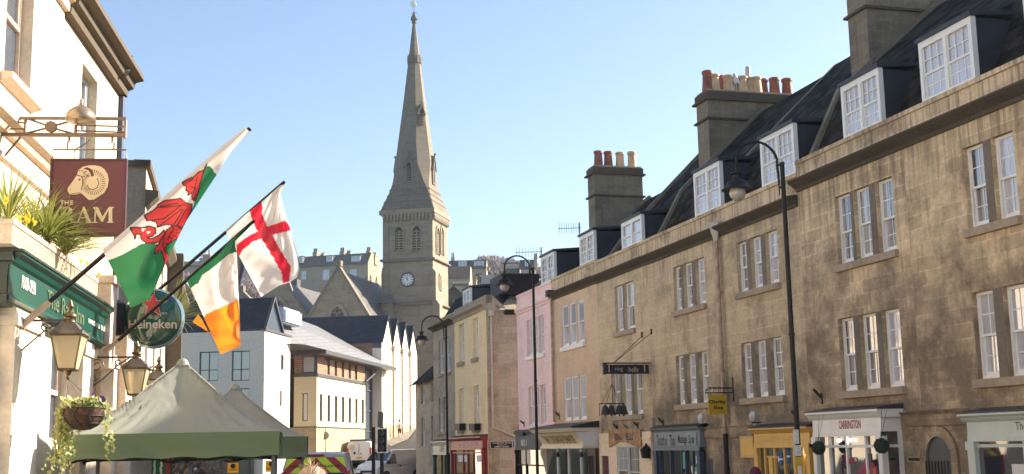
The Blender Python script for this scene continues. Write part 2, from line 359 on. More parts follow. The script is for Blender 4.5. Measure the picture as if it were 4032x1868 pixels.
M['black'] = plain('black_paint', (.011, .010, .010), .5, var=.2, spec=.3)
M['iron'] = plain('iron_bracket', (.03, .025, .024), .5, var=.3)
M['red'] = plain('red_shop_paint', (.30, .022, .032), .35, var=.08)
M['redlite'] = plain('red_lettering', (.75, .45, .42), .5)
M['yellow'] = plain('yellow_shop_paint', (.68, .40, .085), .4, var=.05)
M['yellow_d'] = plain('yellow_shop_trim', (.58, .34, .06), .4, var=.05)
M['grey_d'] = plain('charcoal_shop_paint', (.075, .08, .085), .5, var=.1)
M['bluegrey'] = plain('blue_grey_shop_paint', (.17, .20, .24), .5, var=.08)
M['navy'] = plain('navy_shop_paint', (.035, .05, .10), .45, var=.1)
M['greenb'] = plain('bottle_green_paint', (.006, .062, .044), .32, var=.2, vs=1.2)
M['greend'] = plain('dark_green_paint', (.02, .035, .028), .4, var=.2)
M['ggreen'] = plain('shop_green_paint', (.03, .09, .05), .4, var=.2)
M['gold'] = plain('gold_leaf_lettering', (.09, .13, .065), .5, var=.5, vs=14)
M['mustard'] = plain('mustard_board', (.52, .335, .012), .5, var=.06)
M['wood_old'] = plain('weathered_board', (.36, .21, .10), .7, var=.4, vs=5)
M['rust'] = plain('rusty_pipe_paint', (.40, .29, .21), .6, var=.35, vs=4)
M['pipe_w'] = plain('pale_pipe', (.5, .46, .40), .5, var=.1)
M['terra'] = plain('terracotta_red', (.26, .085, .05), .7, var=.3, vs=4)
M['terra_l'] = plain('terracotta_buff', (.55, .37, .22), .7, var=.2, vs=4)
M['glass'] = glass('glass_dark', curtain=(.42, .38, .36), amt=.35)
M['glass_c'] = glass('glass_with_nets', (.10, .10, .11), curtain=(.50, .50, .55), amt=.9)
M['glass_s'] = glass('glass_shop', (.02, .025, .03), rough=.02, wav=.02)
M['glass_b'] = glass('glass_blue', (.05, .08, .12), rough=.03, wav=.05)
M['lamp'] = plain('clear_bowl', (.42, .40, .36), .1, spec=.8, var=.1)
M['paper'] = plain('paper_notice', (.72, .70, .68), .7)
# ================= ground =================
GP = [(-60, 1.1), (0, 1.0), (16, .8), (30, .2), (45, 0), (80, .1), (90, .45), (100, 1.2), (108, 2.3), (115, 3.3), (125, 4.3), (150, 6.5), (175, 9), (200, 14), (300, 38), (420, 58), (700, 92), (1400, 95)]
def gz(y):
    for (a, p), (b, q) in zip(GP, GP[1:]):
        if y <= b: return p+(q-p)*max(0, (y-a))/(b-a)
    return GP[-1][1]
def sheet(name, mat, pts, dz, kind='structure'):
    """pts: list of (y, xl, xr) stations"""
    mb = MB(); n = 8
    for (y0, a0, b0), (y1, a1, b1) in zip(pts, pts[1:]):
        for i in range(n):
            for j in range(6):
                def P(u, v):
                    y = y0+(y1-y0)*u; a = a0+(a1-a0)*u; b = b0+(b1-b0)*u
                    return (a+(b-a)*v, y, gz(y)+dz)
                mb.face([P(i/n, j/6), P(i/n, (j+1)/6), P((i+1)/n, (j+1)/6), P((i+1)/n, j/6)])
    return mb.build(name, mat, kind=kind)
M['asphalt'] = stone('asphalt', (.06, .058, .055), dark=(.035, .035, .035), joint=0, streak=.2, blotch=.4, rough=.9)
M['paving'] = stone('paving', (.24, .21, .18), dark=(.12, .11, .10), joint=.7, bw=.6, bh=.45)
M['earth'] = stone('hillside', (.085, .08, .045), dark=(.05, .045, .03), joint=0, streak=.0, blotch=.7)
mb = MB(); ys = [-60, 0, 16, 30, 45, 80, 90, 100, 108, 115, 125, 150, 175, 200, 250, 300, 360, 420, 520, 690]
xs = [-500, -300, -120, -60, -30, -15, 0, 15, 30, 60, 120, 300, 500]
for a, b in zip(ys, ys[1:]):
    for c, d in zip(xs, xs[1:]): mb.face([(c, a, gz(a)-.02), (d, a, gz(a)-.02), (d, b, gz(b)-.02), (c, b, gz(b)-.02)])
mb.build('ground', M['earth'], kind='structure')
sheet('road', M['asphalt'], [(-40, -3, 12), (20, -2.0, 9.5), (60, -7.5, -1.5), (80, -14, -5), (97, -14.2, -6.3), (115, -9.7, -5), (150, -11.0, -6), (170, -11, -6)], .005)
sheet('pavement', M['paving'], [(-40, -8, -3.1), (20, -7.6, -2.1), (60, -14, -7.6)], .12)
sheet('pavement', M['paving'], [(93, -17.5, -14.3), (105, -14.3, -12.3), (115, -12.3, -9.8), (125, -11.3, -9.9), (150, -14, -11.1)], .12)
sheet('pavement', M['paving'], [(-40, 12.1, 28), (20, 9.6, 14.5), (45, 2.5, 8)], .12)

# ================= the right-hand terrace =================
T = frame_vp(650, 1780, 15.5, 1)
CA = math.cos(T.az)
def zr(r): return (T.hit(3000, 1780-r*2350)[1]+T.hit(3600, 1780-r*2950)[1])/2
def tx(px, py, w=0): return T.hit(px, py, w)[0]
def sash(parent, fr, x0, x1, z0, z1, w, cols=2, rows=2, fm='white', gm='glass', fw=.06, sub=True, name='window', split=.5, bars=.022, label=None):
    if gm == 'glass': gm = random.choice(['glass', 'glass', 'glass_c']); split += random.choice([0, 0, 0, .02, -.03])
    x0, x1 = sorted((x0, x1)); z0, z1 = sorted((z0, z1)); mb = MB(); fd = .07
    mb.box(x0, x0+fw, w-fd, w, z0, z1); mb.box(x1-fw, x1, w-fd, w, z0, z1); mb.box(x0+fw, x1-fw, w-fd, w-.002, z1-fw, z1); mb.box(x0+fw, x1-fw, w-fd, w+.02, z0, z0+fw*1.2)
    zm = z0+(z1-z0)*split; a, b = x0+fw, x1-fw
    mb.box(a, b, w-.06, w-.006, zm-.025, zm+.025)
    sw = .035
    for (c, d, ww) in ((z0+fw*1.2, zm-.025, w-.055), (zm+.025, z1-fw, w-.02)):
        mb.box(a, a+sw, ww-.03, ww, c, d); mb.box(b-sw, b, ww-.03, ww, c, d)
        if ww < w-.04: mb.box(a+sw, b-sw, ww-.03, ww, c, c+.07)
        for i in range(1, cols): xx = a+(b-a)*i/cols; mb.box(xx-bars/2, xx+bars/2, ww-.028, ww-.003, c, d)
        for j in range(1, rows): zz = c+(d-c)*j/rows; mb.box(a+sw, b-sw, ww-.026, ww-.005, zz-bars/2, zz+bars/2)
    o = mb.build(name, M[fm], parent, label=label)
    g = MB(); t = random.uniform(-.012, .012)
    g.face([(a, w-.03-t, zm), (b, w-.03+t, zm), (b, w-.03+t, z1-fw), (a, w-.03-t, z1-fw)])
    t = random.uniform(-.012, .012); g.face([(a, w-.068, z0+fw), (b, w-.068+t, z0+fw), (b, w-.068+t, zm), (a, w-.068, zm)])
    if sub: g.build('pane', M[gm], o)
    return o
def pane(parent, x0, x1, z0, z1, w, gm='glass'):
    return MB().face([(x0, w, z0), (x1, w, z0), (x1, w, z1), (x0, w, z1)]).build('pane', M[gm], parent)

def roofprof(zpar, zb, zrd, wb=-1.3, wr=-4.5, back=-9.0):
    return [(-.3, zpar-.25), (wb, zb), (wr, zrd), (back+.2, zpar+.3), (back+.2, zpar-.25)]
def house(label, x0, x1, wallm, zc, zp, zb, zrd, wins, fr=T, z0=0.0, base=None, cornm='corn', parm='parap', dormer=None, back=-9.0, cw=.28, coping=(True, True), trim='trim', roofm='slate', D=15.5, wf='white'):
    x0, x1 = sorted((x0, x1))
    rt = root('terraced_house', label, 'house', fr, ((x0+x1)/2, 0, z0))
    mb = MB(); holes = [h['o'] for h in wins]
    mb.wall(x0, x1, z0, zc, holes + (base or []), 0, .28)
    mb.face([(x0, 0, z0), (x0, back, z0), (x0, back, zp), (x0, -.01, zp)]); mb.face([(x1, 0, z0), (x1, -.01, zp), (x1, back, zp), (x1, back, z0)])
    mb.face([(x0, back, z0), (x1, back, z0), (x1, back, zp), (x0, back, zp)])
    mb.build('wall', M[wallm], rt)
    MB().px([(0, zc-.16), (.05, zc-.16), (.07, zc-.08), (.14, zc-.03), (cw*.8, zc+.03), (cw, zc+.08), (cw, zc+.12), (.02, zc+.15), (0, zc+.15)], x0+.002, x1-.002).build('cornice', M[cornm], rt)
    MB().box(x0+.003, x1-.003, -.3, -.02, zc+.02, zp-.10).box(x0+.001, x1-.001, -.33, .03, zp-.10, zp).build('parapet', M[parm], rt)
    pr = roofprof(zp, zb, zrd, back=back)
    MB().px(pr, x0+.01, x1-.01).build('roof', M[roofm], rt)
    cp = MB()
    for k, xx in ((0, x0), (1, x1)):
        if coping[k]:
            a, b = (xx+.002, xx+.2) if k == 0 else (xx-.2, xx-.002)
            up = [(p[0]+(.06 if i == 0 else 0), p[1]+.16) for i, p in enumerate(pr[:4])]
            cp.px(up+[(back+.2, zp-.3), (-.25, zp-.3)], a, b)
    if cp.v: cp.build('coping', M['stack'], rt)
    for h in wins:
        a, b, c, d = h['o']
        sash(rt, fr, a, b, c, d, h.get('w', -.11), h.get('cols', 2), h.get('rows', 2), wf, h.get('g', 'glass'))
    for s_ in {tuple(h['sill']) for h in wins if 'sill' in h}:
        a, b, z = s_; MB().box(a-.07, b+.07, -.05, .10, z-.17, z-.004).build('sill', M[trim], rt)
    hs_ = sorted((h['o'] for h in wins), key=lambda q: (round(q[2], 1), q[0]))
    for p_, q_ in zip(hs_, hs_[1:]):
        if wf == 'white' and trim == 'trim' and abs(p_[2]-q_[2]) < .05 and 0 < q_[0]-p_[1] < .75: MB().box(p_[1]+.002, q_[0]-.002, -.10, .006, p_[2]+.002, p_[3]-.002).build('mullion', M['mull'], rt)
    if dormer:
        for dm in (dormer if isinstance(dormer, list) else [dormer]): make_dormer(rt, fr, zp, zb, **dm)
    return rt
def make_dormer(rt, fr, zp, zb, x0, x1, z1, w=-.07, cols=3, rows=2, n=2, g='glass_c', z0=None, ridge=None):
    x0, x1 = sorted((x0, x1)); z0 = z0 or zp+.005; t = .11
    d = MB(); d.m = 0
    d.pw([(x0+.03, z0), (x1-.03, z0), (x1-.03, z1-.02), (x0+.03, z1-.02)], w-.1, -2.6)
    o = d.build('dormer', M['lead'], rt)
    MB().hexa([(x0-.05, w+.05, z1), (x1+.05, w+.05, z1), (x1+.05, w+.05, z1+.09), (x0-.05, w+.05, z1+.09)], [(x0-.05, -2.9, z1+.22), (x1+.05, -2.9, z1+.22), (x1+.05, -2.9, z1+.33), (x0-.05, -2.9, z1+.33)]).build('dormer_roof', M['lead'], o)
    f = MB(); hs = []
    for i in range(n):
        a = x0+t+(x1-x0-2*t+t)*i/n; b = a+(x1-x0-2*t+t)/n-t; hs.append((a, b, z0+.08, z1-t*1.3))
    f.wall(x0, x1, z0, z1, hs, w, .09); f.face([(x0, w, z0), (x0, w, z1), (x0, w-.12, z1), (x0, w-.12, z0)]); f.face([(x1, w, z0), (x1, w, z1), (x1, w-.12, z1), (x1, w-.12, z0)])
    sm = f
    for a, b, c, e in hs:
        zm = (c+e)/2-.03
        sm.box(a, b, w-.08, w-.03, zm-.025, zm+.025)
        for ww, lo, hi in ((w-.035, zm, e), (w-.06, c, zm)):
            for i in range(1, cols): xx = a+(b-a)*i/cols; sm.box(xx-.012, xx+.012, ww-.02, ww, lo, hi)
            for j in range(1, rows): zz = lo+(hi-lo)*j/rows; sm.box(a, b, ww-.018, ww-.002, zz-.012, zz+.012)
            sm.box(a, a+.03, ww-.02, ww, lo, hi); sm.box(b-.03, b, ww-.02, ww, lo, hi)
    fo = sm.build('window_frame', M['white'], o)
    gm = MB()
    for a, b, c, e in hs: gm.face([(a, w-.07, c), (b, w-.07, c), (b, w-.07, e), (a, w-.07, e)])
    gm.build('pane', M[g], o)
def wrow(heads, z1, z0, cols=2, rows=2, g='glass', w=-.11, sill=True, fr=T):
    out = []
    for (xa, ya), (xb, yb) in heads:
        a = fr.hit(xa, ya)[0]; b = fr.hit(xb, yb)[0]; out.append({'o': (min(a, b), max(a, b), z0, z1), 'cols': cols, 'rows': rows, 'g': g, 'w': w})
    if sill:
        lo = min(o['o'][0] for o in out); hi = max(o['o'][1] for o in out)
        for o in out: o['sill'] = (lo, hi, z0)
    return out
def dorm(a, b, r, w=-.07, **k):
    """a, b: photograph corners of the top edge"""
    xa, za = T.hit(a[0], a[1], w); xb, zb_ = T.hit(b[0], b[1], w); d = dict(x0=xa, x1=xb, z1=(za+zb_)/2, w=w); d.update(k); return d

H_ = []
XA1, XA0 = tx(3600, 1200), tx(4600, 1200)      # party lines, taken on the facade
XB1, XB2, XB3, XC, XD, XE = tx(3165, 1200), tx(2815, 1100), tx(2555, 1200), tx(2352, 1200), tx(2172, 1200), tx(2036, 1300)
Z2h, Z2s, Z1h, Z1s = zr(.380), zr(.2765), zr(.197), zr(.089)
H_.append(house('nearest soot-stained stone house at the right edge, pale sage shopfront below', XA0, XA1, 'ash_a', zr(.42), zr(.461), zr(.5175)+.9, zr(.569)+2.75,
      wrow([(tI(1090, 205), tI(1280, 145)), (tI(1350, 100), tI(1560, 38))], Z2h, Z2s) + wrow([(tC(1175, 370), tC(1375, 328)), (tC(1460, 300), tC(1670, 262))], Z1h, Z1s, g='glass_c'),
      dormer=[dorm(tJ(672, 412), tJ(1163, 148), 0), dorm(tJ(1650, -60), (4240, -130), 0)], coping=(False, False)))
H_.append(house('soot-stained stone house above the white shopfront with two hanging topiary balls', XA1, XB1, 'ash_a2', zr(.42), zr(.461), zr(.5175)+.9, zr(.569)+2.75,
      wrow([((3285, 784), (3346, 764)), (tI(60, 612), tI(210, 555)), (tI(265, 520), tI(428, 468))], Z2h, Z2s) + wrow([(tB(1430, 622), tB(1572, 597)), (tC(118, 586), tC(276, 552)), (tC(328, 538), tC(496, 505))], Z1h, Z1s),
      dormer=dorm((3308, 338), (3457, 273), 0), coping=(False, True)))
za = zr(.365)
H_.append(house('stone house over the yellow charity shopfront', XB1, XB2, 'ash_b', zr(.3975), zr(.4425), zr(.5175)+.5, zr(.569)+2.75,
      wrow([(tH(710, 1085), tH(805, 1058)), (tH(840, 1045), tH(940, 1018)), (tH(980, 995), tH(1090, 960))], za, zr(.276)) + wrow([(tB(515, 840), tB(612, 828)), (tB(645, 818), tB(750, 805)), (tB(785, 797), tB(902, 780))], zr(.188), zr(.092)),
      dormer=dorm(tH(930, 97), tH(1245, -12), 0), coping=(False, False)))
H_.append(house('stone house between the downpipe and the swinging bell sign, over the blue-grey massage shop', XB2, XB3, 'ash_b2', zr(.3975), zr(.4425), zr(.5175)+.4, zr(.563)+2.7,
      wrow([(tA(1550, 137), tA(1622, 118)), (tB(-28, 92), tB(55, 72)), (tB(85, 52), tB(170, 27))], zr(.3625), zr(.275)) + wrow([(tA(1575, 972), tA(1648, 958)), (tB(5, 946), tB(88, 933)), (tB(118, 922), tB(203, 908))], zr(.187), zr(.0915)),
      dormer=dorm(tH(308, 447), tH(550, 315), 0)))
H_.append(house('pale stone house with the ring of bells hanging on its front', XB3, XC, 'ash_b3', zr(.3985), zr(.4425), zr(.5175)-.1, zr(.555)+2.5,
      wrow([(tA(1000, 314), tA(1075, 299)), (tA(1085, 289), tA(1178, 264))], zr(.367), zr(.264), cols=1, rows=1) + wrow([((2409, 1455), (2441, 1452)), ((2448, 1450), (2484, 1447)), ((2494, 1445), (2526, 1442))], zr(.187), zr(.080), cols=1, rows=1),
      dormer=dorm(tG(1062, 430), tG(1250, 345), 0, cols=1, rows=1)))
H_.append(house('apricot-rendered house with two white triple windows', XC, XD, 'orange', zr(.4005), zr(.4475), zr(.5)-.1, zr(.544)+2.0,
      wrow([(tA(503, 490), tA(563, 470)), (tA(572, 470), tA(632, 448)), (tA(645, 440), tA(708, 420))], zr(.367), zr(.262), cols=1, rows=1, g='glass_c', w=-.03) + wrow([(tD(522, 292), tD(584, 284)), (tD(592, 284), tD(656, 272)), (tD(666, 272), tD(728, 262))], zr(.185), zr(.077), cols=1, rows=1, g='glass_c', w=-.03, sill=False),
      dormer=dorm(tG(668, 556), tG(802, 497), 0, cols=3, rows=2, g='glass'), trim='white'))
H_.append(house('pink-rendered house at the far end of the near terrace', XD, XE, 'pink', zr(.3985), zr(.444), zr(.5)-.2, zr(.522)+1.9,
      wrow([(tA(175, 633), tA(222, 616)), (tA(232, 613), tA(276, 597)), (tA(287, 590), tA(336, 574))], zr(.3625), zr(.262), cols=1, rows=1, g='glass_c') + wrow([(tD(192, 376), tD(238, 370)), (tD(246, 370), tD(292, 362)), (tD(303, 356), tD(352, 348))], zr(.178), zr(.073), cols=1, rows=1, g='glass_c', sill=False),
      cornm='pink', parm='pink', cw=.12, trim='white', dormer=dorm(tG(305, 742), tG(430, 705), 0, g='glass')))

# white surrounds belong to the apricot house
# ---- chimney stacks on the party walls ----
def stack(label, x, w0, w1, zt, th, pots, zbands, potz=None):
    x0, x1 = x-.0, x+th
    rt = root('chimney_stack', label, 'chimney', T, ((x0+x1)/2, (w0+w1)/2, 11.0), group='chimney stacks on the right-hand terrace')
    MB().box(x0, x1, w1, w0, 10.2, zt-.5).box(x0+.003, x1-.003, w1+.003, w0-.003, zt-.5, zt-.1).build('shaft', M['stack_l'] if False else M['stack'], rt)
    mb = MB()
    for z in zbands: mb.box(x0-.09, x1+.09, w1-.09, w0+.09, z, z+.07)
    mb.box(x0-.04, x1+.04, w1-.04, w0+.04, zt-.32, zt-.05); mb.box(x0-.12, x1+.12, w1-.12, w0+.12, zt-.38, zt-.31)
    mb.build('string_course', M['corn'], rt)
    MB().box(x0+.02, x1-.02, w1+.02, w0-.02, zt-.05, zt+.03).build('capping', M['stack_l'], rt)
    for (w, xx, h, r, mt) in pots:
        c = (x0+th*xx, w, zt); pr = [(r*1.08, 0), (r*.98, h*.3), (r*.86, h*.82), (r*1.02, h*.84), (r*1.02, h*.96), (r*.8, h), (r*.7, h*.9)]
        MB().lathe(c, pr, 14).build('chimney_pot', M[mt], rt, smooth=True)
    return rt
def wpx(px, py, x): return T.hitx(px, py, x)
# far stack: four pots in a row
w0 = wpx(2342, 800, XD)[0]; w1 = wpx(2533, 800, XD)[0]; zt = wpx(2342, 652, XD)[1]
st3 = stack('square smoke-blackened chimney stack with four pots, over the pink and apricot houses', XD, w0, w1, zt, .85,
      [(wpx(a, 640, XD+.4)[0], .5, h*.82, .195, mt) for a, h, mt in ((2357, .92, 'terra'), (2396, .92, 'terra'), (2442, .90, 'terra_l'), (2489, .96, 'terra_l'))], [wpx(2342, 772, XD)[1]])
w0 = wpx(2790, 500, XB3)[0]; w1 = wpx(3150, 500, XB3)[0]; zt = wpx(2790, 352, XB3)[1]
P2 = [(tK(325, 0)[0], .25, 'terra', .95), (tK(450, 0)[0], .75, 'terra', .95), (tK(575, 0)[0], .75, 'terra', .92), (tK(840, 0)[0], .75, 'terra', .92), (tK(950, 0)[0], .5, 'terra', .92), (tK(1068, 0)[0], .5, 'terra', .92),
      (tK(388, 0)[0], .2, 'terra_l', .78), (tK(520, 0)[0], .2, 'terra_l', .78), (tK(650, 0)[0], .2, 'terra_l', .78), (tK(712, 0)[0], .3, 'terra_l', .78), (tK(782, 0)[0], .2, 'terra_l', .78)]
st2 = stack('long soot-dark chimney stack with a mixed row of eleven red and buff pots', XB3, w0, w1, zt, .95,
      [(wpx(a, 330, XB3+.95*xx)[0], xx, h*.78, .195, mt) for a, xx, mt, h in P2], [wpx(2790, 470, XB3)[1]])
MB().cyl((XB3+.29, wpx(tK(704, 0)[0], 300, XB3+.29)[0], zt+.6), (XB3+.29, wpx(tK(704, 0)[0], 300, XB3+.29)[0], zt+1.0), .09).build('cowl', M['pipe_w'], st2)
gx = XB3+.1; gw = wpx(*tK(588, 300), gx)[0]; gw = wpx(tK(588, 0)[0], 330, gx)[0]
g = MB(); g.ball((gx, gw, zt+.42), .13, 10, (1.0, .85, 1.25)); g.ball((gx, gw+.02, zt+.62), .065, 8); g.cyl((gx, gw-.02, zt+.02), (gx, gw-.02, zt+.35), .012); g.cyl((gx, gw+.04, zt+.02), (gx, gw+.04, zt+.35), .012)
g.lathe((gx, gw+.07, zt+.62), [(.02, 0), (.001, .09)], 6, (Vector((0, 1, -.2)), Vector((1, 0, 0)), Vector((0, 0, 1)))); g.tube([(gx, gw-.05, zt+.42), (gx, gw-.2, zt+.24)], [.07, .02])
g.build('seagull', M['bluewhite'], None, T, (gx, gw, zt), smooth=True, label='white gull perched among the pots of the long chimney stack', cat='bird')
w0 = wpx(3422, 200, XB1)[0]; w1 = wpx(3790, 100, XB1)[0]
stack('tall chimney stack cut off by the top edge of the photo', XB1, w0, w1, 15.7, .95, [(w0-.4-.5*i, .5, .8, .17, 'terra') for i in range(5)], [wpx(3422, 34, XB1)[1]])

# the rain-water pipe between the houses
px_, pz_ = T.hit(*tH(515, 1000), .15)
mb = MB(); mb.tube([(px_, .13, 1.95+.0), (px_, .13, pz_-.2)], .062, 10)
for zz in (4.6, 6.9, 8.2): mb.cyl((px_, .13, zz), (px_, .13, zz+.1), .085, n=10)
rt = root('downpipe', 'rusty cast-iron downpipe with a hopper running down between two stone houses', 'drainpipe', T, (px_, .13, 0))
mb.build('pipe', M['rust'], rt, smooth=True)
MB().lathe((px_, .13, pz_-.25), [(.07, 0), (.10, .1), (.17, .3), (.2, .5), (.2, .56)], 4).box(px_-.09, px_+.09, .0, .12, pz_+.3, pz_+.34).build('hopper', M['pipe_w'], rt)
MB().tube([(px_, .13, 0), (px_, .13, 2.0)], .085, 10).tube([(px_, .13, 1.9), (px_, .13, 2.9)], .075, 10).build('lower_pipe', M['black'], rt, smooth=True)
# second pipe between pink and apricot
qx, qz = T.hit(*tA(405, 400), .1)
rt = root('downpipe', 'thin brown downpipe between the pink and apricot fronts', 'drainpipe', T, (qx, .1, 0))
MB().tube([(qx, .1, 3.6), (qx, .1, qz)], .055, 8).build('pipe', M['rust'], rt, smooth=True)
MB().box(qx-.16, qx+.16, 0.02, .3, qz-.02, qz+.25).build('hopper', M['iron'], rt)
# satellite aerials
def aerial(label, x, w, z, L, n, fr=T):
    mb = MB(); mb.tube([(x, w, z-1.6), (x, w, z)], .022, 6); mb.tube([(x, w-.05, z-.12), (x, w+L, z-.18)], .014, 6)
    for i in range(n): yy = w+L*(i+.5)/n; mb.tube([(x, yy, z-.38), (x, yy, z+.08)], .008, 5)
    mb.box(x-.02, x+.02, w-.02, w+.02, z-.3, z+.1)
    mb.build('tv_aerial', M['lead'], None, fr, (x, w, z-1.6), label=label, cat='aerial', group='TV aerials on the terrace roofs')
ax_ = XD-.5; aw, az_ = T.hitx(*tG(672, 445), ax_); aerial('small aerial beside the foot of the four-pot chimney', ax_, aw, az_, .95, 9)
ax_ = XE-.6; aw, az_ = T.hitx(*tG(312, 672), ax_); aerial('TV aerial above the pink house dormer', ax_, aw, az_, 1.25, 9)
# ================= shopfronts of the terrace =================
HA1, HA2, HB1, HB2, HB3, HC, HD = H_
def shop(rt, xa, xb, w, ct, cb, fb, mat, posts=(), transom=None, label=None, trim=None, gmat='glass_s', ret=True, pil=.16, z0=0.0, cw=.14, riser=.5, fr=T, flash=True, gback=.07):
    """xa<xb along the facade; cornice ct..cb, fascia cb..fb"""
    xa, xb = sorted((xa, xb)); o = MB(); trim = trim or mat
    o.px([(0, cb), (w+.02, cb), (w+cw*.5, cb+(ct-cb)*.35), (w+cw*.6, cb+(ct-cb)*.5), (w+cw, cb+(ct-cb)*.75), (w+cw, ct), (0, ct)], xa-.10, xb+.10)
    o.box(xa, xb, 0.01, w, fb, cb-.001)
    o.box(xa+.03, xb-.03, w, w+.035, fb-.09, fb-.001+.02)
    sh = o.build('shopfront', M[mat], rt, label=label)
    f = MB()
    f.box(xa, xa+pil, w-.12, w+.03, z0, fb-.091); f.box(xb-pil, xb, w-.12, w+.03, z0, fb-.091); f.box(xa-.02, xa+pil+.03, w-.1, w+.06, fb-.25, fb-.092); f.box(xb-pil-.03, xb+.02, w-.1, w+.06, fb-.25, fb-.092)
    for a in posts: f.box(a-.03, a+.03, w-.10, w-.01, z0+riser, fb-.092)
    if transom: f.box(xa+pil, xb-pil, w-.09, w-.02, transom-.03, transom+.03)
    f.box(xa+pil, xb-pil, w-.12, w-.015, z0, z0+riser)
    if ret and w > .2:
        f.box(xa+.001, xa+.09, .0, .10, z0, fb-.001); f.box(xa+.002, xa+.06, .1, w-.12, z0, z0+riser)
        if transom: f.box(xa+.01, xa+.06, .1, w-.12, transom-.03, transom+.03)
    f.build('frame', M[trim], sh)
    g = MB(); g.face([(xa+pil, w-gback, z0+riser), (xb-pil, w-gback, z0+riser), (xb-pil, w-gback, fb-.09), (xa+pil, w-gback, fb-.09)])
    if ret and w > .2: g.face([(xa+.03, .08, z0+riser), (xa+.03, w-.1, z0+riser), (xa+.03, w-.1, fb), (xa+.03, .08, fb)])
    g.face([(xb-.03, .0, z0), (xb-.03, w-.1, z0), (xb-.03, w-.1, fb), (xb-.03, .0, fb)])
    g.build('pane', M[gmat], sh)
    if flash: MB().px([(.004, ct+.12), (w+cw+.01, ct+.03), (w+cw+.01, ct), (.004, ct)], xa-.12, xb+.12).build('lead_flashing', M['lead'], sh)
    return sh
def facade_text(t, x, w, z, h=None, wd=None, mat='black', parent=None, offset=0.01, shear=0, th=0, fr=T, name='lettering'):
    sg = -fr.out
    return MB().text(t, lambda a, b: (x+sg*a, w, z+b), wd, h, offset, shear).build(name, M[mat], parent)
def hz(p, w): return T.hit(p[0], p[1], w)
# -- white shop
w = .5
xa = hz(s5(1300, 250), w)[0]; xb = hz(tE(1190, 700), w)[0]
ct = hz(tE(1080, 622), w+.14)[1]; cb = hz(tE(1100, 692), w)[1]; fb = hz(s5(700, 400), w)[1]
ps = [hz(s5(a, 600), w)[0] for a in (300, 620, 985)]
sh = shop(HA2, xa, xb, w, ct, cb, fb, 'white', ps, hz(s5(700, 665), w)[1], label='white shopfront with panelled fascia')
facade_text('CARRINGTON', hz(s5(700, 250), w)[0], w+.006, hz(s5(700, 250), w)[1], wd=.95, h=.2, mat='red', parent=sh, offset=.02)
def goods(sh, xa, xb, w, z0, z1, cols, n, seed, sz=(.06, .22)):
    rd = random.Random(seed); g = MB()
    for i in range(n):
        g.m = rd.randrange(len(cols)); a = rd.uniform(xa, xb-.15); c = rd.uniform(z0, z1-.1); g.box(a, a+rd.uniform(*sz), w, w+.012+.0004*i, c, c+rd.uniform(sz[0], sz[1]*1.6))
    return g.build('window_display', [M[c] for c in cols], sh)
M['magenta'] = plain('magenta_goods', (.28, .03, .07), .6); M['coral'] = plain('coral_goods', (.55, .10, .09), .6)
goods(sh, xa+.3, ps[0]-.05, w-.07+.004, 1.1, fb-.55, ['magenta', 'coral', 'paper', 'black', 'magenta', 'grey_d'], 34, 3)
for p in (s5(490, 555), s5(680, 548), s5(790, 545)): q = hz(p, w-.05); MB().ball((q[0], w-.05, q[1]), .035, 6).build('spot_light', emit('shop_spot', (1, .9, .75), 5), sh, smooth=True)
# -- sage shop
xa = hz(tF(2100, 700), w)[0]; xb = hz(tF(1130, 700), w)[0]
sh = shop(HA1, xa, xb, w, hz(tF(1200, 622), w+.14)[1], hz(tF(1200, 700), w)[1], hz(tF(1300, 840), w)[1], 'palegrn', [hz(tF(1660, 900), w)[0]], hz(tF(1450, 925), w)[1], pil=.22)
x_ = hz(tF(1760, 745), w)[0]; facade_text('The Gallery', x_, w+.006, hz(tF(1640, 750), w)[1], h=.2, mat='gold', parent=sh)
goods(sh, xa+.5, xb-.5, w-.066, 1.2, 1.9, ['offwhite', 'paper', 'grey_d'], 4, 8, (.2, .5))
# -- arched passage with railings, between the two shops
ax0 = tx(*tF(1010, 1100)); ax1 = tx(*tF(775, 1100)); zt = T.hit(*tF(890, 835))[1]
d = root('arched_doorway', 'dark round-arched doorway with spiked railings between two shopfronts', 'doorway', T, ((ax0+ax1)/2, 0, 0))
N = 10; cx = (ax0+ax1)/2; ra = (ax1-ax0)/2; zs = zt-ra
arc = [(cx+ra*math.cos(math.pi*i/N), zs+ra*math.sin(math.pi*i/N)) for i in range(N+1)]
mb = MB()
out = [(cx+(ra+.22)*math.cos(math.pi*i/N), zs+(ra+.22)*math.sin(math.pi*i/N)) for i in range(N+1)]
arc2 = [(ax1, 0)]+arc+[(ax0, 0)]; out2 = [(ax1+.22, 0)]+out+[(ax0-.22, 0)]
for i in range(len(arc2)-1):
    a, b, c, e = arc2[i], arc2[i+1], out2[i+1], out2[i]
    mb.hexa([(a[0], .012, a[1]), (b[0], .012, b[1]), (c[0], .012, c[1]), (e[0], .012, e[1])], [(a[0], .06, a[1]), (b[0], .06, b[1]), (c[0], .06, c[1]), (e[0], .06, e[1])])
mb.build('archway', M['ash_a'], d)
MB().face([(p[0], .008, p[1]) for p in arc2]).build('door', M['grey_d'], d)
mb = MB()
for i in range(8):
    xx = ax0+.05+(ax1-ax0-.1)*i/7; mb.cyl((xx, .1, 0), (xx, .1, T.hit(*tF(890, 1085))[1]), .014, n=6)
    mb.cyl((xx, .1, T.hit(*tF(890, 1085))[1]), (xx, .1, T.hit(*tF(890, 1060))[1]), .02, .002, n=6)
mb.box(ax0, ax1, .09, .11, 1.1, 1.13); mb.build('railing', M['black'], d)
a, b = T.hit(*tF(575, 1025), .02), T.hit(*tF(710, 1082), .02)
pl = root('name_plaque', 'small dark framed plaque on the sooty wall beside the arch', 'plaque', T, ((a[0]+b[0])/2, .01, (a[1]+b[1])/2))
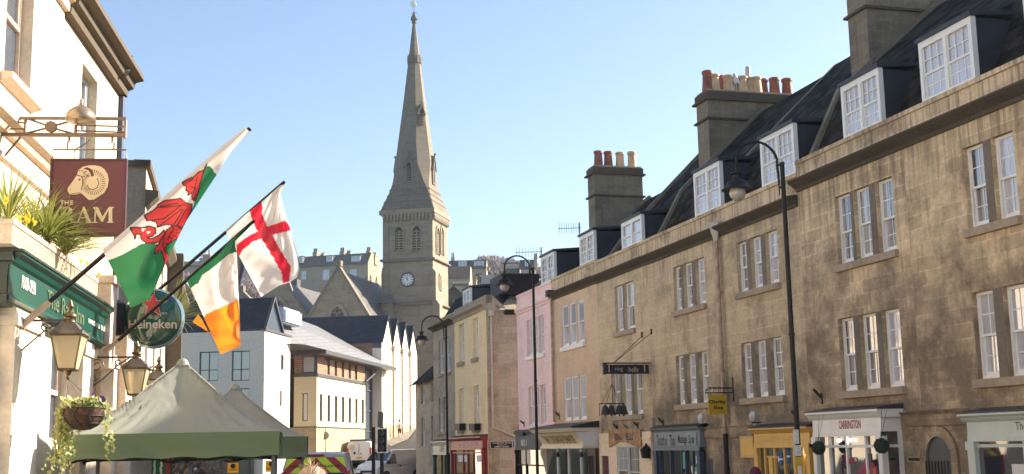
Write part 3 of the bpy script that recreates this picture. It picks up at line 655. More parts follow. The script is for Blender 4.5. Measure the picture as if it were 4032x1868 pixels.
MB().box(a[0], b[0], .003, .03, a[1], b[1]).build('frame', M['trim'], pl); MB().box(a[0]-.05, b[0]+.05, .03, .034, a[1]-.03, b[1]+.03).build('plate', M['black'], pl)
# stone band at first-floor level and the storey bands
mb = MB(); z_ = T.hit(*tF(800, 600))[1]; mb.px([(0.003, z_-.3), (.05, z_-.3), (.07, z_-.07), (.14, z_), (.0035, z_+.03)], tx(*tF(1150, 600)), tx(*tF(540, 600)))
mb.build('string_course', M['ash_a'], HA1)
mb = MB(); a = tx(*s3(960, 450)); b = tx(*s3(1900, 450)); mb.px([(0.003, T.hit(*s3(1150, 555))[1]), (.05, T.hit(*s3(1150, 555))[1]), (.05, T.hit(*s3(1150, 400))[1]), (.11, T.hit(*s3(1150, 375))[1]), (.0035, T.hit(*s3(1150, 360))[1])], b, a)
mb.build('string_course', M['ash_b'], HB2)
# -- yellow shop
w = .3
xa = hz(s4(1575, 400), w)[0]; xb = hz(s4(375, 400), w)[0]
ct = hz(s4(600, 200), w+.14)[1]; cb = hz(s4(600, 318), w)[1]; fb = hz(s4(600, 548), w)[1]
ps = [hz(s4(a, 700), w)[0] for a in (590, 800, 1010, 1215, 1420)]
sh = shop(HB1, xa, xb, w, ct, cb, fb, 'yellow', ps, None, trim='yellow', pil=.2, label='yellow shopfront')
facade_text('CHARITY SHOP', hz(s4(860, 450), w)[0], w+.006, hz(s4(860, 455), w)[1], wd=2.2, h=.2, mat='yellow_d', parent=sh)
MB().box(hz(s4(590, 0), w)[0], hz(s4(800, 0), w)[0], w-.1, w-.03, hz(s4(700, 800), w)[1], hz(s4(700, 840), w)[1]).box(hz(s4(620, 0), w)[0], hz(s4(700, 0), w)[0], w-.1, w-.03, 0, hz(s4(700, 840), w)[1]).build('door_frame', M['yellow'], sh)
M['blue_g'] = plain('blue_garment', (.05, .09, .26), .8)
gd = MB(); gd.m = 0
for a, b, c, d_ in ((890, 1000, 720, 1000), (1070, 1150, 620, 960)): p = hz(s4(a, c), w-.06); q = hz(s4(b, d_), w-.06); gd.box(p[0], q[0], w-.066, w-.05, p[1], q[1])
gd.m = 1
for a, b, c, d_ in ((900, 930, 810, 920), (930, 1000, 850, 890), (1085, 1150, 790, 830), (1495, 1575, 760, 920)): p = hz(s4(a, c), w-.06); q = hz(s4(b, d_), w-.06); gd.box(p[0], q[0], w-.07, w-.045, p[1], q[1])
gd.build('window_display', [M['blue_g'], M['paper']], sh)
bulb = hz(s4(1495, 715), w-.03); MB().ball((bulb[0], w-.02, bulb[1]), .05, 8).build('lit_bulb', emit('warm_bulb', (1, .8, .5), 6), sh, smooth=True)
a, b = T.hit(*s4(80, 378), .05), T.hit(*s4(388, 838), .05)
pl = root('sign_board', 'blank yellow board fixed to the wall left of the yellow shopfront', 'sign', T, ((a[0]+b[0])/2, .02, (a[1]+b[1])/2))
MB().box(a[0], b[0], .02, .07, a[1], b[1]).build('frame', M['yellow_d'], pl); MB().box(a[0]-.07, b[0]+.07, .07, .075, a[1]-.07, b[1]+.07).build('panel', M['yellow'], pl)
# -- blue-grey massage shop
w = .2
xa = hz(s3(955, 500), w)[0]; xb = hz(s3(155, 500), w)[0]
ct = hz(s3(500, 385), w+.1)[1]; cb = hz(s3(500, 440), w)[1]; fb = hz(s3(500, 725), w)[1]
ps = [hz(s3(a, 800), w)[0] for a in (245, 430, 620, 690, 820)]
sh = shop(HB2, xa, xb, w, ct, cb, fb, 'bluegrey', ps, None, trim='navy', pil=.22, cw=.1)
MB().box(hz(s3(885, 0), w)[0], hz(s3(165, 0), w)[0], w+.002, w+.03, fb+.05, cb-.04).build('sign_panel', plain('pale_blue_grey_panel', (.25, .285, .32), .6), sh)
for t, a, b in (('Touch', 200, 340), ('of', 355, 395), ('Thai', 425, 530), ('Massage', 570, 735), ('Spa', 755, 855)):
    pa = hz(s3(a, 600), w+.035); pb = hz(s3(b, 600), w+.035); facade_text(t, (pa[0]+pb[0])/2, w+.035, pa[1], wd=pa[0]-pb[0], h=.34, mat='black', parent=sh, shear=.2)
M['teal_refl'] = plain('teal_reflection', (.10, .42, .30), .5)  # reflection in the shop glass, painted as flat teal patches
goods(sh, hz(s3(920, 0), w)[0], hz(s3(590, 0), w)[0], w-.066, fb-1.3, fb-.25, ['teal_refl', 'paper', 'navy'], 9, 5, (.1, .35))
door = MB(); a = tx(*s3(1190, 1000)); b = tx(*s3(1012, 1000)); zt = T.hit(*s3(1100, 905))[1]
door.box(a, b, .004, .012, 0, zt); do = door.build('doorway', M['mull'], HB2); MB().box(a, a+(b-a)*.42, .012, .016, 0, zt-.06).build('door', M['navy'], do)
# -- ivory ground floor under the bell sign
a = tx(*tD(1362, 900)); b = tx(*tD(872, 900)); zt = T.hit(*tD(1100, 800))[1]; wx0, wx1 = tx(*s2(1785+110, 800)), tx(*s2(1495, 800)); wz = T.hit(*s2(1600, 690))[1]
dx0, dx1 = tx(*s2(1350, 900)), tx(*s2(1225, 900)); dz = T.hit(*s2(1300, 872))[1]
mb = MB(); mb.wall(a, b, 0, zt, [(wx0, wx1, .9, wz), (dx0, dx1, 0, dz)], .07, .06); mb.face([(a, 0, 0), (a, .07, 0), (a, .07, zt), (a, 0, zt)]); mb.face([(a, 0, zt), (b, 0, zt), (b, .07, zt), (a, .07, zt)])
gf = mb.build('ground_floor_front', M['ivory'], HB3)
for i in range(2): s_ = sash(HB3, T, wx0+(wx1-wx0)*i/2+.03, wx0+(wx1-wx0)*(i+1)/2-.03, .9, wz, .055, 2, 2, fm='palegrn')
MB().box(dx0, dx1, .004, .012, 0, dz).build('door', plain('plum_door', (.09, .02, .03), .4), HB3)
z_ = T.hit(*tD(900, 868))[1]; MB().box(a, wx0-.02+.001, .07, .1, z_-.04, z_+.04).build('band', M['ivory'], HB3); MB().box(wx1+.02, b, .07, .1, z_-.04, z_+.04).build('band', M['ivory'], HB3)
# wooden sign board (ragged) over it
a, b = T.hit(*tD(1255, 900), .1), T.hit(*tD(955, 900), .1); zc_ = T.hit(*tD(1100, 845), .1)[1]; L = b[0]-a[0]
pf = [(a[0], zc_-.32), (a[0]+L*.1, zc_-.36), (a[0]+L*.45, zc_-.18), (a[0]+L*.7, zc_-.16), (b[0], zc_-.34), (b[0]+.02, zc_+.28), (a[0]+L*.6, zc_+.3), (a[0]+L*.55, zc_+.48), (a[0]+L*.45, zc_+.3), (a[0]+.02, zc_+.26)]
rt = root('wooden_sign', 'ragged driftwood sign board over the ivory ground floor', 'sign', T, (a[0]+L/2, .1, zc_)); MB().pw(pf, .075, .13).build('board', M['wood_old'], rt)
for xx, t in ((.33, 'BELLS'), (.68, 'RING')): facade_text(t, a[0]+L*xx, .134, zc_+.02, wd=L*.22, h=.26, mat='iron', parent=rt, offset=.03)
# -- cream canopy shop (curtains)
w = 1.0
ZC = [T.hit(*p, w)[1] for p in (s2(400, 395), s2(400, 460), s2(500, 700), s2(500, 745))]
xa = T.hit(*s2(705, 350), w)[0]; xb = T.hit(*tD(225, 800), w)[0]
o = MB(); zc0, zc1, zc2, zc3 = ZC
o.px([(0, zc1), (w-.02, zc1), (w+.06, zc1+.1), (w+.10, zc0), (0, zc0)], xa, xb)
cove = [(0.0, zc1-.001)]+[(w-.06-.34*math.sin(math.pi/2*t), zc1-.02+(zc2-zc1+.02)*t) for t in [i/7 for i in range(8)]]+[(.0, zc2)]
o.px(cove, xa+.06, xb-.06); o.box(xa+.02, xb-.02, 0.01, w-.34, zc3, zc2-.001)
sh = o.build('shopfront', M['offwhite'], HC, label='cream shopfront with coved fascia')
MB().px([(.004, zc0+.24), (w+.10, zc0+.07), (w+.10, zc0+.001), (.004, zc0+.001)], xa-.03, xb+.03).build('lead_canopy', M['lead'], sh)
mb = MB(); mb.pw([(xa-.004, zc3), (xa-.05, zc3), (xa-.05, zc1), (xa-.004, zc1)], .0, w-.4)
MB().px([(.0, zc1)]+[(w-.06-.34*math.sin(math.pi/2*t)*.8, zc1-.02+(zc2-zc1+.02)*t) for t in [i/7 for i in range(8)]]+[(0, zc2-.05)], xa-.03, xa+.055).build('console', M['bluewhite'], sh)
cons = MB()
for xx in (xb-.1, ):
    cons.px([(w-.32, zc3), (w-.30, zc3-.2), (w-.42, zc3-.55), (w-.55, zc3-1.1), (w-.68, zc3-1.15), (w-.68, zc3)], xx-.12, xx)
cons.build('console', M['offwhite'], sh)
tw = 'THE CURTAIN EXCHANGE'
vs, fs, X0, X1, Y0, Y1 = text2d(tw, .01); mb = MB(); Wd = (xb-xa)*.70; cx = (xa+xb)/2-.05; zt_ = zc1-.12; hh = (zc1-zc2)*.62
def cvp(a, b):
    t = min(1, max(0, (zc1-.02-(zt_-hh/2+b))/(zc1-.02-zc2))); return (cx-a, w-.06-.34*math.sin(math.pi/2*t)+.012, zt_-hh/2+b)
mb.text(tw, cvp, Wd, hh, .01).build('lettering', plain('dull_gold_letters', (.33, .23, .11), .6), sh)
fw = .45; g = MB(); g.face([(xa+.1, fw, .4), (xb-.1, fw, .4), (xb-.1, fw, zc3), (xa+.1, fw, zc3)]); g.build('pane', M['glass_s'], sh)
for p in (s2(420, 900), s2(610, 900), s2(830, 950)): xx = T.hit(*p, fw+.05)[0]; MB().box(xx-.035, xx+.035, fw-.02, fw+.06, 0, zc3-.001).build('mullion', M['white'], sh)
MB().face([(xa+.1, .0, 0), (xa+.1, fw, 0), (xa+.1, fw, zc3), (xa+.1, .0, zc3)]).box(xa+.06, xa+.12, fw-.05, fw+.02, 0, zc3-.001).build('side_window', M['glass_s'], sh)
lmp = MB()
for p in (s2(425, 830), s2(840, 820)): xx = T.hit(*p, fw+.2)[0]; lmp.lathe((xx, fw+.2, zc3-.32), [(.02, .2), (.06, .16), (.09, .02), (.07, 0)], 8)
lmp.build('spot_lamp', M['black'], sh)
# -- charcoal shop below the pink house
w = .14
xa = XD+.02; xb = T.hit(*tD(70, 870), w)[0]; ct = T.hit(*tD(200, 795), w)[1]; fb = T.hit(*tD(200, 945), w)[1]
sh = shop(HD, xa, xb, w, ct, ct-.1, fb, 'grey_d', [T.hit(*s2(a, 900), w)[0] for a in (230,)] + [xb-.6, xb-1.6], fb-.75, trim='black', pil=.12, cw=.05, ret=False, label='charcoal shopfront')
MB().box(xb-.75, xb-2.1, w-.066, w-.05, fb-.7, fb-.1).build('blind', M['offwhite'], sh)
facade_text('NO.1', xb-1.4, w+.006, (ct+fb)/2-.12, h=.3, mat='bluewhite', parent=sh)
MB().box(xb-1.75, xb-.95, w+.02, w+.14, (ct+fb)/2+.2, (ct+fb)/2+.34).build('sign_lamp', M['black'], sh)

# ---- things hung on the fronts ----
# bell sign
x0 = tx(2560, 1455); wl, zt = T.hitx(2374, 1434, x0); wr, zb = T.hitx(2554, 1472, x0); zt = T.hitx(2460, 1433, x0)[1]; zb = T.hitx(2460, 1473, x0)[1]
rt = root('hanging_sign', 'long black projecting sign lettered ring bells, above a rack of bells', 'sign', T, (x0, .02, (zt+zb)/2))
MB().box(x0-.04, x0+.04, wr, wl-.12, zb, zt-.03).build('board', plain('navy_black_board', (.012, .014, .02), .4), rt)
mb = MB(); mb.box(x0-.05, x0+.05, wl-.08, wl, zb-.02, zt+.03); mb.box(x0-.05, x0+.05, 0, wl, zt+.0, zt+.04); mb.tube([(x0, wl-.12, zb), (x0, wl-.12, zt)], .02, 6)
mb.build('frame', M['iron'], rt)
for t, a, b in (('ring', 298, 410), ('bells', 497, 640)):
    pa = T.hitx(*s8(a, 280), x0); pb = T.hitx(*s8(b, 280), x0); c = (pa[0]+pb[0])/2
    MB().text(t, lambda p, q: (x0-.046, c-p, (zt+zb)/2-.02+q), pa[0]-pb[0], .17, .0).build('lettering', M['pipe_w'], rt)
mb = MB()
for a in (210, 730): pa = T.hitx(*s8(a, 270), x0); mb.box(x0-.048, x0-.042, pa[0]-.02, pa[0]+.02, (zt+zb)/2-.11, (zt+zb)/2+.12)
mb.build('ornament', M['pipe_w'], rt)
mb = MB()
for px_, py_ in (tA(1257, 775), tA(1345, 745)): q = T.hit(px_, py_, .03); mb.tube([(x0, T.hitx(*s8(285, 185), x0)[0], zt+.03), (q[0], .03, q[1])], .012, 6); mb.box(q[0]-.02, q[0]+.02, 0, .05, q[1]-.04, q[1]+.14)
mb.build('stay_rod', M['iron'], rt)
br = root('bell_rack', 'rack of four small dark bells hanging below the black bell sign', 'bells', T, (x0, .5, zb-.7))
c = T.hitx(*s8(255, 360), x0); zbar = T.hitx(*s8(250, 782), x0)[1]; wa = T.hitx(*s8(62, 782), x0)[0]; wb = T.hitx(*s8(442, 790), x0)[0]
mb = MB(); mb.tube([(x0-.02, wa, zbar), (x0-.02, wb, zbar)], .02, 6); mb.tube([(x0, c[0], zb), (x0, c[0], zbar)], .012, 5)
for a in (105, 175, 355, 390): q = T.hitx(*s8(a, 780), x0)[0]; mb.tube([(x0, c[0], c[1]-.3), (x0-.02, q, zbar)], .008, 5)
mb.tube([(x0-.02, wa-.02, zbar-.4), (x0-.02, wa-.02, zbar)], .012, 5); mb.build('frame', M['iron'], br)
for a in (155, 245, 360, 425):
    q = T.hitx(*s8(a, 830), x0)[0]; MB().lathe((x0-.03, q, zbar-.36), [(.165, 0), (.15, .03), (.115, .12), (.09, .24), (.06, .29), (.02, .31), (.015, .36)], 14).ball((x0-.03, q, zbar-.39), .03, 6).build('bell', M['iron'], br, smooth=True)
# charity sign
x0 = tx(*tE(448, 400)); pa = T.hitx(*tE(207, 448), x0); pb = T.hitx(*tE(388, 630), x0)
rt = root('hanging_sign', 'mustard-yellow hanging sign reading Charity Shop on a scrolled iron bracket', 'sign', T, (x0, .02, pb[1]))
MB().box(x0-.025, x0+.025, pb[0], pa[0], pb[1], pa[1]).build('board', M['mustard'], rt)
cw_ = (pa[0]+pb[0])/2; hh = pa[1]-pb[1]
MB().text('Charity', lambda a, b: (x0-.03, cw_+.02-a, pb[1]+hh*.62+b), (pa[0]-pb[0])*.92, hh*.24, .035).text('Shop', lambda a, b: (x0-.03, cw_-.02-a, pb[1]+hh*.33+b), (pa[0]-pb[0])*.55, hh*.24, .035).build('lettering', M['black'], rt)
mb = MB(); zt = T.hitx(*tE(300, 384), x0)[1]; zb = T.hitx(*tE(300, 428), x0)[1]; wl = T.hitx(*tE(182, 400), x0)[0]
mb.tube([(x0, 0, zt), (x0, wl-.15, zt), (x0, wl-.03, zt-.06), (x0, wl, zb), (x0, 0, zb)], .018, 6); mb.box(x0-.02, x0+.02, 0, .03, zb-.25, zt+.3)
for i in range(1, 6):
    yy = wl*i/6; mb.tube([(x0, yy+.13*math.cos(t), (zt+zb)/2+.09*math.sin(t)) for t in [k*.5 for k in range(9)]], .009, 5)
for yy in (pa[0]-.08, pb[0]+.08): mb.tube([(x0, yy, zb), (x0, yy, pa[1])], .01, 5)
mb.build('bracket', M['iron'], rt)
# white faceted wall lanterns
for i, (t0, t1) in enumerate(((s3(980, 130), s3(980, 335)), (tE(630, 603), tE(630, 715)))):
    a = T.hit(*t0, .25); b = T.hit(*t1, .25); h = a[1]-b[1]
    o = root('wall_lantern', ['white faceted wall lamp above the grey-blue massage shop', 'white faceted wall lamp above the yellow board'][i], 'lamp', T, (a[0], .25, b[1]), group='white oval wall lamps')
    MB().lathe((a[0], .25, b[1]), [(.04, .1*h), (.07, .25*h), (.105, .6*h), (.09, .82*h), (.04, h)], 6).build('lamp_glass', plain('opal_glass', (.62, .62, .6), .3), o)
    MB().lathe((a[0], .25, b[1]), [(.04, 0), (.06, .04), (.045, .1*h)], 6).tube([(a[0], .02, b[1]+.02), (a[0], .25, b[1]+.02)], .02, 6).build('holder', M['black'], o)
# topiary balls
for i, (p, rr, txt) in enumerate(((s5(112, 695), 25.5, 'left of the two dark green topiary balls hung before the white shop'), (s5(1303, 655), 28.5, 'right of the two dark green topiary balls hung before the white shop'))):
    a = T.hit(*p, .78); wp = T.world(a[0], .78, a[1]); rad = rr/FPX*wp.y; rd = random.Random(i)
    rt = root('topiary_ball', txt, 'plant', T, (a[0], .78, a[1]), group='topiary balls of the white shop')
    mb = MB()
    for k in range(1500):
        u = rd.uniform(-1, 1); t = rd.uniform(0, 6.283); q = math.sqrt(1-u*u); n = Vector((q*math.cos(t), q*math.sin(t), u)); c = Vector((a[0], .78, a[1]))+n*rad*rd.uniform(.86, 1.02)
        s = .022; v = Vector((rd.uniform(-1, 1), rd.uniform(-1, 1), rd.uniform(-1, 1))).normalized(); x_ = v.cross(n).normalized()*s; mb.face([c-x_, c+v*s*.8, c+x_, c-v*s*.8])
    mb.build('foliage', plain('topiary_green', (.02, .045, .028), .7, var=.4, vs=20), rt)
    MB().ball((a[0], .78, a[1]), rad*.86, 12).build('core', M['black'], rt, smooth=True)
    MB().tube([(a[0]-.1, .66, a[1]+.75), (a[0], .78, a[1]+rad), (a[0]+.1, .66, a[1]+.75)], .005, 4).build('wire', M['iron'], rt)
# small iron holders on the fronts
brk = [(tE(1200, 395), tE(1275, 475), 'iron flag holder under the far corner of the sooty house'), (tE(995, 597), tE(1035, 655), 'iron flag holder left of the near lamp post'), (s3(228, 205), s3(315, 300), 'iron flag holder above the massage shop'),
       (s8(278, 1078), s8(335, 1145), 'left of two iron holders above the driftwood sign'), (s8(578, 1055), s8(635, 1110), 'right of two iron holders above the driftwood sign'), (tD(445, 605), tD(480, 645), 'iron sign bracket low on the apricot wall'), (tD(115, 690), tD(150, 720), 'iron bracket at the left edge of the pink wall')]
for p, q, lb in brk:
    a = T.hit(*q, .02); xx = a[0]; b = T.hitx(*p, xx)
    mb = MB(); mb.tube([(xx, .02, a[1]), (xx, b[0], b[1])], .035, 8); mb.box(xx-.03, xx+.03, .003, .03, a[1]-.15, a[1]+.12)
    mb.build('iron_bracket', M['iron'], None, T, (xx, .02, a[1]), label=lb, cat='bracket', group='iron holders on the shop fronts')
a = T.hit(*s3(75, 300), .1); bx = T.hit(*s3(140, 300), .1)
MB().box(a[0], bx[0], .0, .12, T.hit(*s3(100, 410), .1)[1], T.hit(*s3(100, 205), .1)[1]).build('alarm_box', M['trim'], None, T, (a[0], 0, a[1]), label='pale rectangular box on the wall left of the massage shop', cat='box')
# black lantern by the massage shop
x0 = tx(*tD(1345, 960)); a = T.hitx(*tD(1297, 900), x0); b = T.hitx(*tD(1297, 1042), x0); c = a[0]; h = a[1]-b[1]
rt = root('wall_lantern', 'black carriage lantern beside the massage shop', 'lamp', T, (x0, 0, b[1]))
MB().lathe((x0, c, b[1]), [(.16, 0), (.2, .5*h), (.24, .55*h), (.14, .72*h), (.05, .85*h), (.02, h)], 6).build('lantern_body', M['black'], rt)
MB().tube([(x0, c, b[1]+.6*h), (x0, 0, b[1]+.6*h)], .025, 6).build('arm', M['black'], rt)

# ================= street lamps =================
def street_lamp(label, pt, base, zc, notices=False):
    top = at(*pt, zc); x0 = T.loc(top)[0]; wq = T.loc(top)[1]; g0 = gz(zc)
    H = top.z; rt = root('street_lamp', label, 'street lamp', T, (x0, wq, g0), group='black swan-neck street lamps')
    mb = MB(); mb.lathe((x0, wq, g0), [(.11, 0), (.11, .9), (.08, 1.0), (.06, 1.3)], 14).tube([(x0, wq, g0+1.2), (x0, wq, g0+(H-g0)*.55), (x0, wq, H-.02)], [.055, .05, .045], 12)
    for zz in (g0+(H-g0)*.55, ): mb.cyl((x0, wq, zz), (x0, wq, zz+.05), .065, n=12)
    mb.cyl((x0, wq, H-.04), (x0, wq, H), .052, n=12)
    mb.build('post', M['black'], rt, smooth=True)
    s = .96; xa = wq+.10*s; R_ = .485*s; zc_ = H-.02
    arc = [(x0, xa, H-.72*s), (x0, xa, H-.3*s), (x0, xa+.02, zc_-.05)]
    arc += [(x0, xa+R_-R_*math.cos(t)+.0, zc_+(R_*.98)*math.sin(t)-.05+.02) for t in [math.pi*k/14 for k in range(1, 14)]]
    arc += [(x0, xa+2*R_, zc_-.12), (x0, xa+2*R_, zc_-.26*s)]
    mb = MB(); mb.tube(arc, [.010, .028]+[.028]*(len(arc)-2), 8)
    for zz in (H-.06, H-.55*s): mb.tube([(x0, wq, zz), (x0, xa, zz)], .022, 8)
    mb.build('swan_neck', M['black'], rt, smooth=True)
    c = (x0, xa+2*R_, zc_-.26*s)
    sh = MB().lathe(c, [(.02, .04), (.125, .02), (.125, -.015), (.085, -.04), (.085, -.12), (.11, -.145), (.19, -.17), (.21, -.19), (.21, -.24), (.23, -.27), (.32, -.33), (.32, -.345), (.2, -.33), (.02, -.30)], 20).build('lamp_shade', M['black'], rt, smooth=True)
    MB().ball((c[0], c[1], c[2]-.40), .165, 12, (1, 1, 1.05)).build('bowl', M['lamp'], rt, smooth=True)
    return rt, x0, wq
l1, lx, lw = street_lamp('nearest swan-neck street lamp, tall against the stone fronts with paper notices on its post', (3079, 640), None, 25.0)
street_lamp('middle swan-neck street lamp, its post in front of the pink house', (2098, 1055), None, 43.0)
street_lamp('farthest swan-neck street lamp, its bowl against the church tower', (1756, 1283), None, 52.0)
for i, (p, q, lb) in enumerate(((s4(1215, 232), s4(1350, 535), 'upper white notice on the near lamp post'), (s4(1238, 570), s4(1400, 798), 'lower white notice on the near lamp post'))):
    a = T.hitx(*p, lx-.1); b = T.hitx(*q, lx-.1); o = MB().box(lx-.105, lx-.095, b[0], a[0], b[1], a[1])
    o.build('paper_notice', M['paper'], None, T, (lx-.1, lw, b[1]), label=lb, cat='notice')
    rows = MB(); n = 7 if i == 0 else 5
    for k in range(n): zz = a[1]-(a[1]-b[1])*(k+.8)/(n+1); rows.box(lx-.108, lx-.106, b[0]+.03, a[0]-.03-.03*(k % 3), zz-.008, zz+.008)
    rows.build('print', M['pipe_w'], bpy.data.objects[[o_.name for o_ in COL.objects if o_.get('label') == lb][0]])
a = T.hitx(*s4(1250, 820), lx-.1); b = T.hitx(*s4(1445, 1193), lx-.1)
pn = root('parking_board', 'yellow notice board with a white sheet, low on the near lamp post', 'notice', T, (lx-.1, lw, b[1]-.3))
MB().box(lx-.11, lx-.09, b[0], a[0], b[1]-.3, a[1]).build('board', plain('amber_board', (.62, .36, .02), .5), pn)
MB().box(lx-.116, lx-.111, b[0]+.05, a[0]-.05, b[1]-.2, a[1]-.18).build('sheet', M['paper'], pn)
# ================= yellow corner house across the side street, and its neighbours =================
E = frame_vp(650, 1780, 14.8, 1)
def ex(px, py, w=0): return E.hit(px, py, w)[0]
XE0 = ex(1915, 1300); XE1 = ex(1790, 1400); XF1 = ex(1707, 1500); XG1 = ex(1637, 1600)
def ewin(l, ztop, zbot, **k):
    out = []
    for a, b in l:
        p = E.hit(*a)[0]; q = E.hit(*b)[0]; d = {'o': (min(p, q), max(p, q), zbot, ztop), 'cols': 1, 'rows': 1, 'g': 'glass_c'}; d.update(k); out.append(d)
    for o in out:
        if 'nosill' not in k: o['sill'] = (o['o'][0], o['o'][1], zbot)
    return out
zt2 = E.hit(1870, 1253)[1]; zb2 = E.hit(1866, 1412)[1]; zt1 = E.hit(1870, 1520)[1]; zb1 = E.hit(1870, 1690)[1]
zcE = E.hit(1902, 1207)[1]; zpE = E.hit(1902, 1166)[1]
rt = root('corner_house', 'cream-fronted corner house with a bare ashlar side wall and red shopfront', 'house', E, ((XE0+XE1)/2, 0, 0)); HE = rt
wn = ewin([((1805, 1285), (1827, 1278)), ((1861, 1258), (1881, 1252))], zt2, zb2) + ewin([((1807, 1530), (1824, 1528)), ((1864, 1519), (1885, 1516))], zt1, zb1)
mb = MB(); mb.wall(XE0, XE1, 0, zcE, [h['o'] for h in wn], 0, .25); mb.build('wall', M['cream'], rt)
for h in wn:
    sash(rt, E, *h['o'], -.16, 1, 1, 'white', 'glass_c'); a, b, z = h['sill']; MB().box(a-.06, b+.06, -.05, .12, z-.2, z-.004).build('sill', M['trim'], rt)
MB().px([(0, zcE-.2), (.06, zcE-.2), (.1, zcE-.05), (.28, zcE+.05), (.28, zcE+.14), (0, zcE+.18)], XE0-.02, XE1).build('cornice', M['trim'], rt)
MB().box(XE0, XE1-.002, -.3, -.01, zcE+.1, zpE).build('parapet', M['trim'], rt)
bx_ = E.hitx(2040, 1300, XE0)[0]-6
zgu = E.hitx(1990, 1222, XE0)[1]
MB().face([(XE0, -.001, 0), (XE0, bx_, 0), (XE0, bx_, zgu), (XE0, -.001, zgu)]).face([(XE0, -.001, zgu), (XE0, -1.1, zgu), (XE0, -.3, zpE), (XE0, -.001, zpE)]).face([(XE1, 0, 0), (XE1, bx_, 0), (XE1, bx_, zpE), (XE1, 0, zpE)]).build('side_wall', M['ash_e'], rt)
MB().box(XE0-.012, XE0-.002, -.55, -.0, 0, zgu-.1).build('quoins', M['ash_f'], rt)
pk = E.hitx(2062, 1098, XE0+3)
MB().face([(XE0-.15, -.6, zgu), (XE0-.15, bx_, zgu), (XE0+3, bx_, pk[1]+.1), (XE0+3, pk[0], pk[1])]).build('stone_tiled_roof', slate('stone_tiles', (.36, .30, .20), bw=.45, bh=.3, var=.2, rough=.85, mo=.2), rt)
MB().face([(XE0-.15, -.6, zgu), (XE0+3, pk[0], pk[1]), (XE1, pk[0], pk[1]), (XE1, -.35, zpE-.2), (XE0+.1, -.35, zpE-.2)]).face([(XE0+3, pk[0], pk[1]), (XE0+3, bx_, pk[1]), (XE1, bx_, pk[1]), (XE1, pk[0], pk[1])]).build('slate_roof', M['slate'], rt)
MB().box(XE0-.16, XE0-.02, -.9, bx_, zgu-.22, zgu+.02).build('gutter', M['black'], rt)
dpz = E.hitx(1940, 1690, XE0)
dw = E.hitx(1934, 1400, XE0)[0]
MB().tube([(XE0-.08, dw, zgu-.2), (XE0-.08, dw, E.hitx(1934, 1684, XE0)[1]), (XE0-.08, E.hitx(2028, 1720, XE0)[0], E.hitx(2028, 1720, XE0)[1])], .055, 8).build('downpipe', M['pipe_w'], rt, smooth=True)
a = E.hitx(1925, 1212, XE0-.1); MB().box(XE0-.22, XE0-.03, dw-.12, dw+.14, zgu-.3, zgu-.02).build('hopper', M['pipe_w'], rt)
make_dormer(rt, E, zpE-.12, 0, ex(1822, 1170, -.5), ex(1850, 1140, -.5), E.hit(1848, 1133, -.5)[1], w=-.5, cols=1, rows=1)
MB().box(XE0+.6, XE0+3.0, -1.0, -2.9, zpE+.1, E.hit(1848, 1133, -.5)[1]+.1).build('lead_dormer', M['black'], rt)
w = .25; xa = XE0+.15; xb = ex(1775, 1750, w); ct = E.hit(1850, 1722, w)[1]
z_f = E.hit(1850, 1765, w)[1]; xs_ = [E.hit(*s1(a, 900), w)[0] for a in (480, 665, 760, 880, 1075)]
sh = shop(rt, xa, xb, w, ct, ct-.18, z_f, 'red', xs_, E.hit(*s1(600, 730), w)[1], fr=E, pil=.14, label='red shopfront')
q = E.hit(*s1(770, 548), w+.01); facade_text('LADIES HAIRDRESSERS', q[0], w+.006, (ct-.18+z_f)/2, wd=(xb-xa)*.62, h=.26, mat='redlite', parent=sh, fr=E, offset=.01)
mb = MB()
for a, b in ((545, 650), (680, 755), (945, 1065)): p = E.hit(*s1(a, 785), w); q = E.hit(*s1(b, 930), w); mb.box(p[0], q[0], w-.066, w-.05, p[1], q[1])
mb.build('poster', M['paper'], sh)
for i, (a, b) in enumerate(((490, 600), (800, 920))):
    p = E.hit(*s1(a, 110), .35); q = E.hit(*s1(b, 240), .35)
    o = root('window_guard', ['black box planter under the left window of the cream house', 'black box planter under the right window of the cream house'][i], 'planter', E, (p[0], .1, q[1]), group='black planters of the cream house')
    MB().box(p[0], q[0], .06, .36, q[1], p[1]).build('box', M['black'], o); MB().tube([(p[0], .36, p[1]), (q[0]-.3, .36, p[1]-.02), (q[0]-.3, 0, p[1]-.05)], .012, 5).build('rail', M['iron'], o)
a = E.hitx(*s1(1255, 480), XE0); b = E.hitx(*s1(1790, 635), XE0)
rt = root('street_name_sign', 'black street-name plate on the ashlar side wall', 'sign', E, (XE0, a[0], b[1]))
MB().box(XE0-.03, XE0-.004, b[0], a[0], b[1], a[1]).build('plate', M['pipe_w'], rt)
dv = a[0]+(b[0]-a[0])*.90; MB().box(XE0-.036, XE0-.031, dv+.02, a[0]-.03, b[1]+.03, a[1]-.03).build('black_panel', M['black'], rt); MB().box(XE0-.036, XE0-.031, b[0]+.03, dv-.02, b[1]+.03, a[1]-.03).build('blue_panel', plain('sign_blue', (.03, .10, .35), .5), rt)
cc = (a[0]-.03+dv)/2; hh = a[1]-b[1]
for t, f_, wd in (('WALBROOK PLACE', .74, .85), ('LEADING TO', .48, .42), ('NEMET COURT', .24, .66)):
    MB().text(t, lambda p, q: (XE0-.038, cc-p, b[1]+hh*f_+q), (a[0]-dv)*wd, hh*(.2 if f_ != .48 else .12), .01).build('lettering', M['paper'], rt)
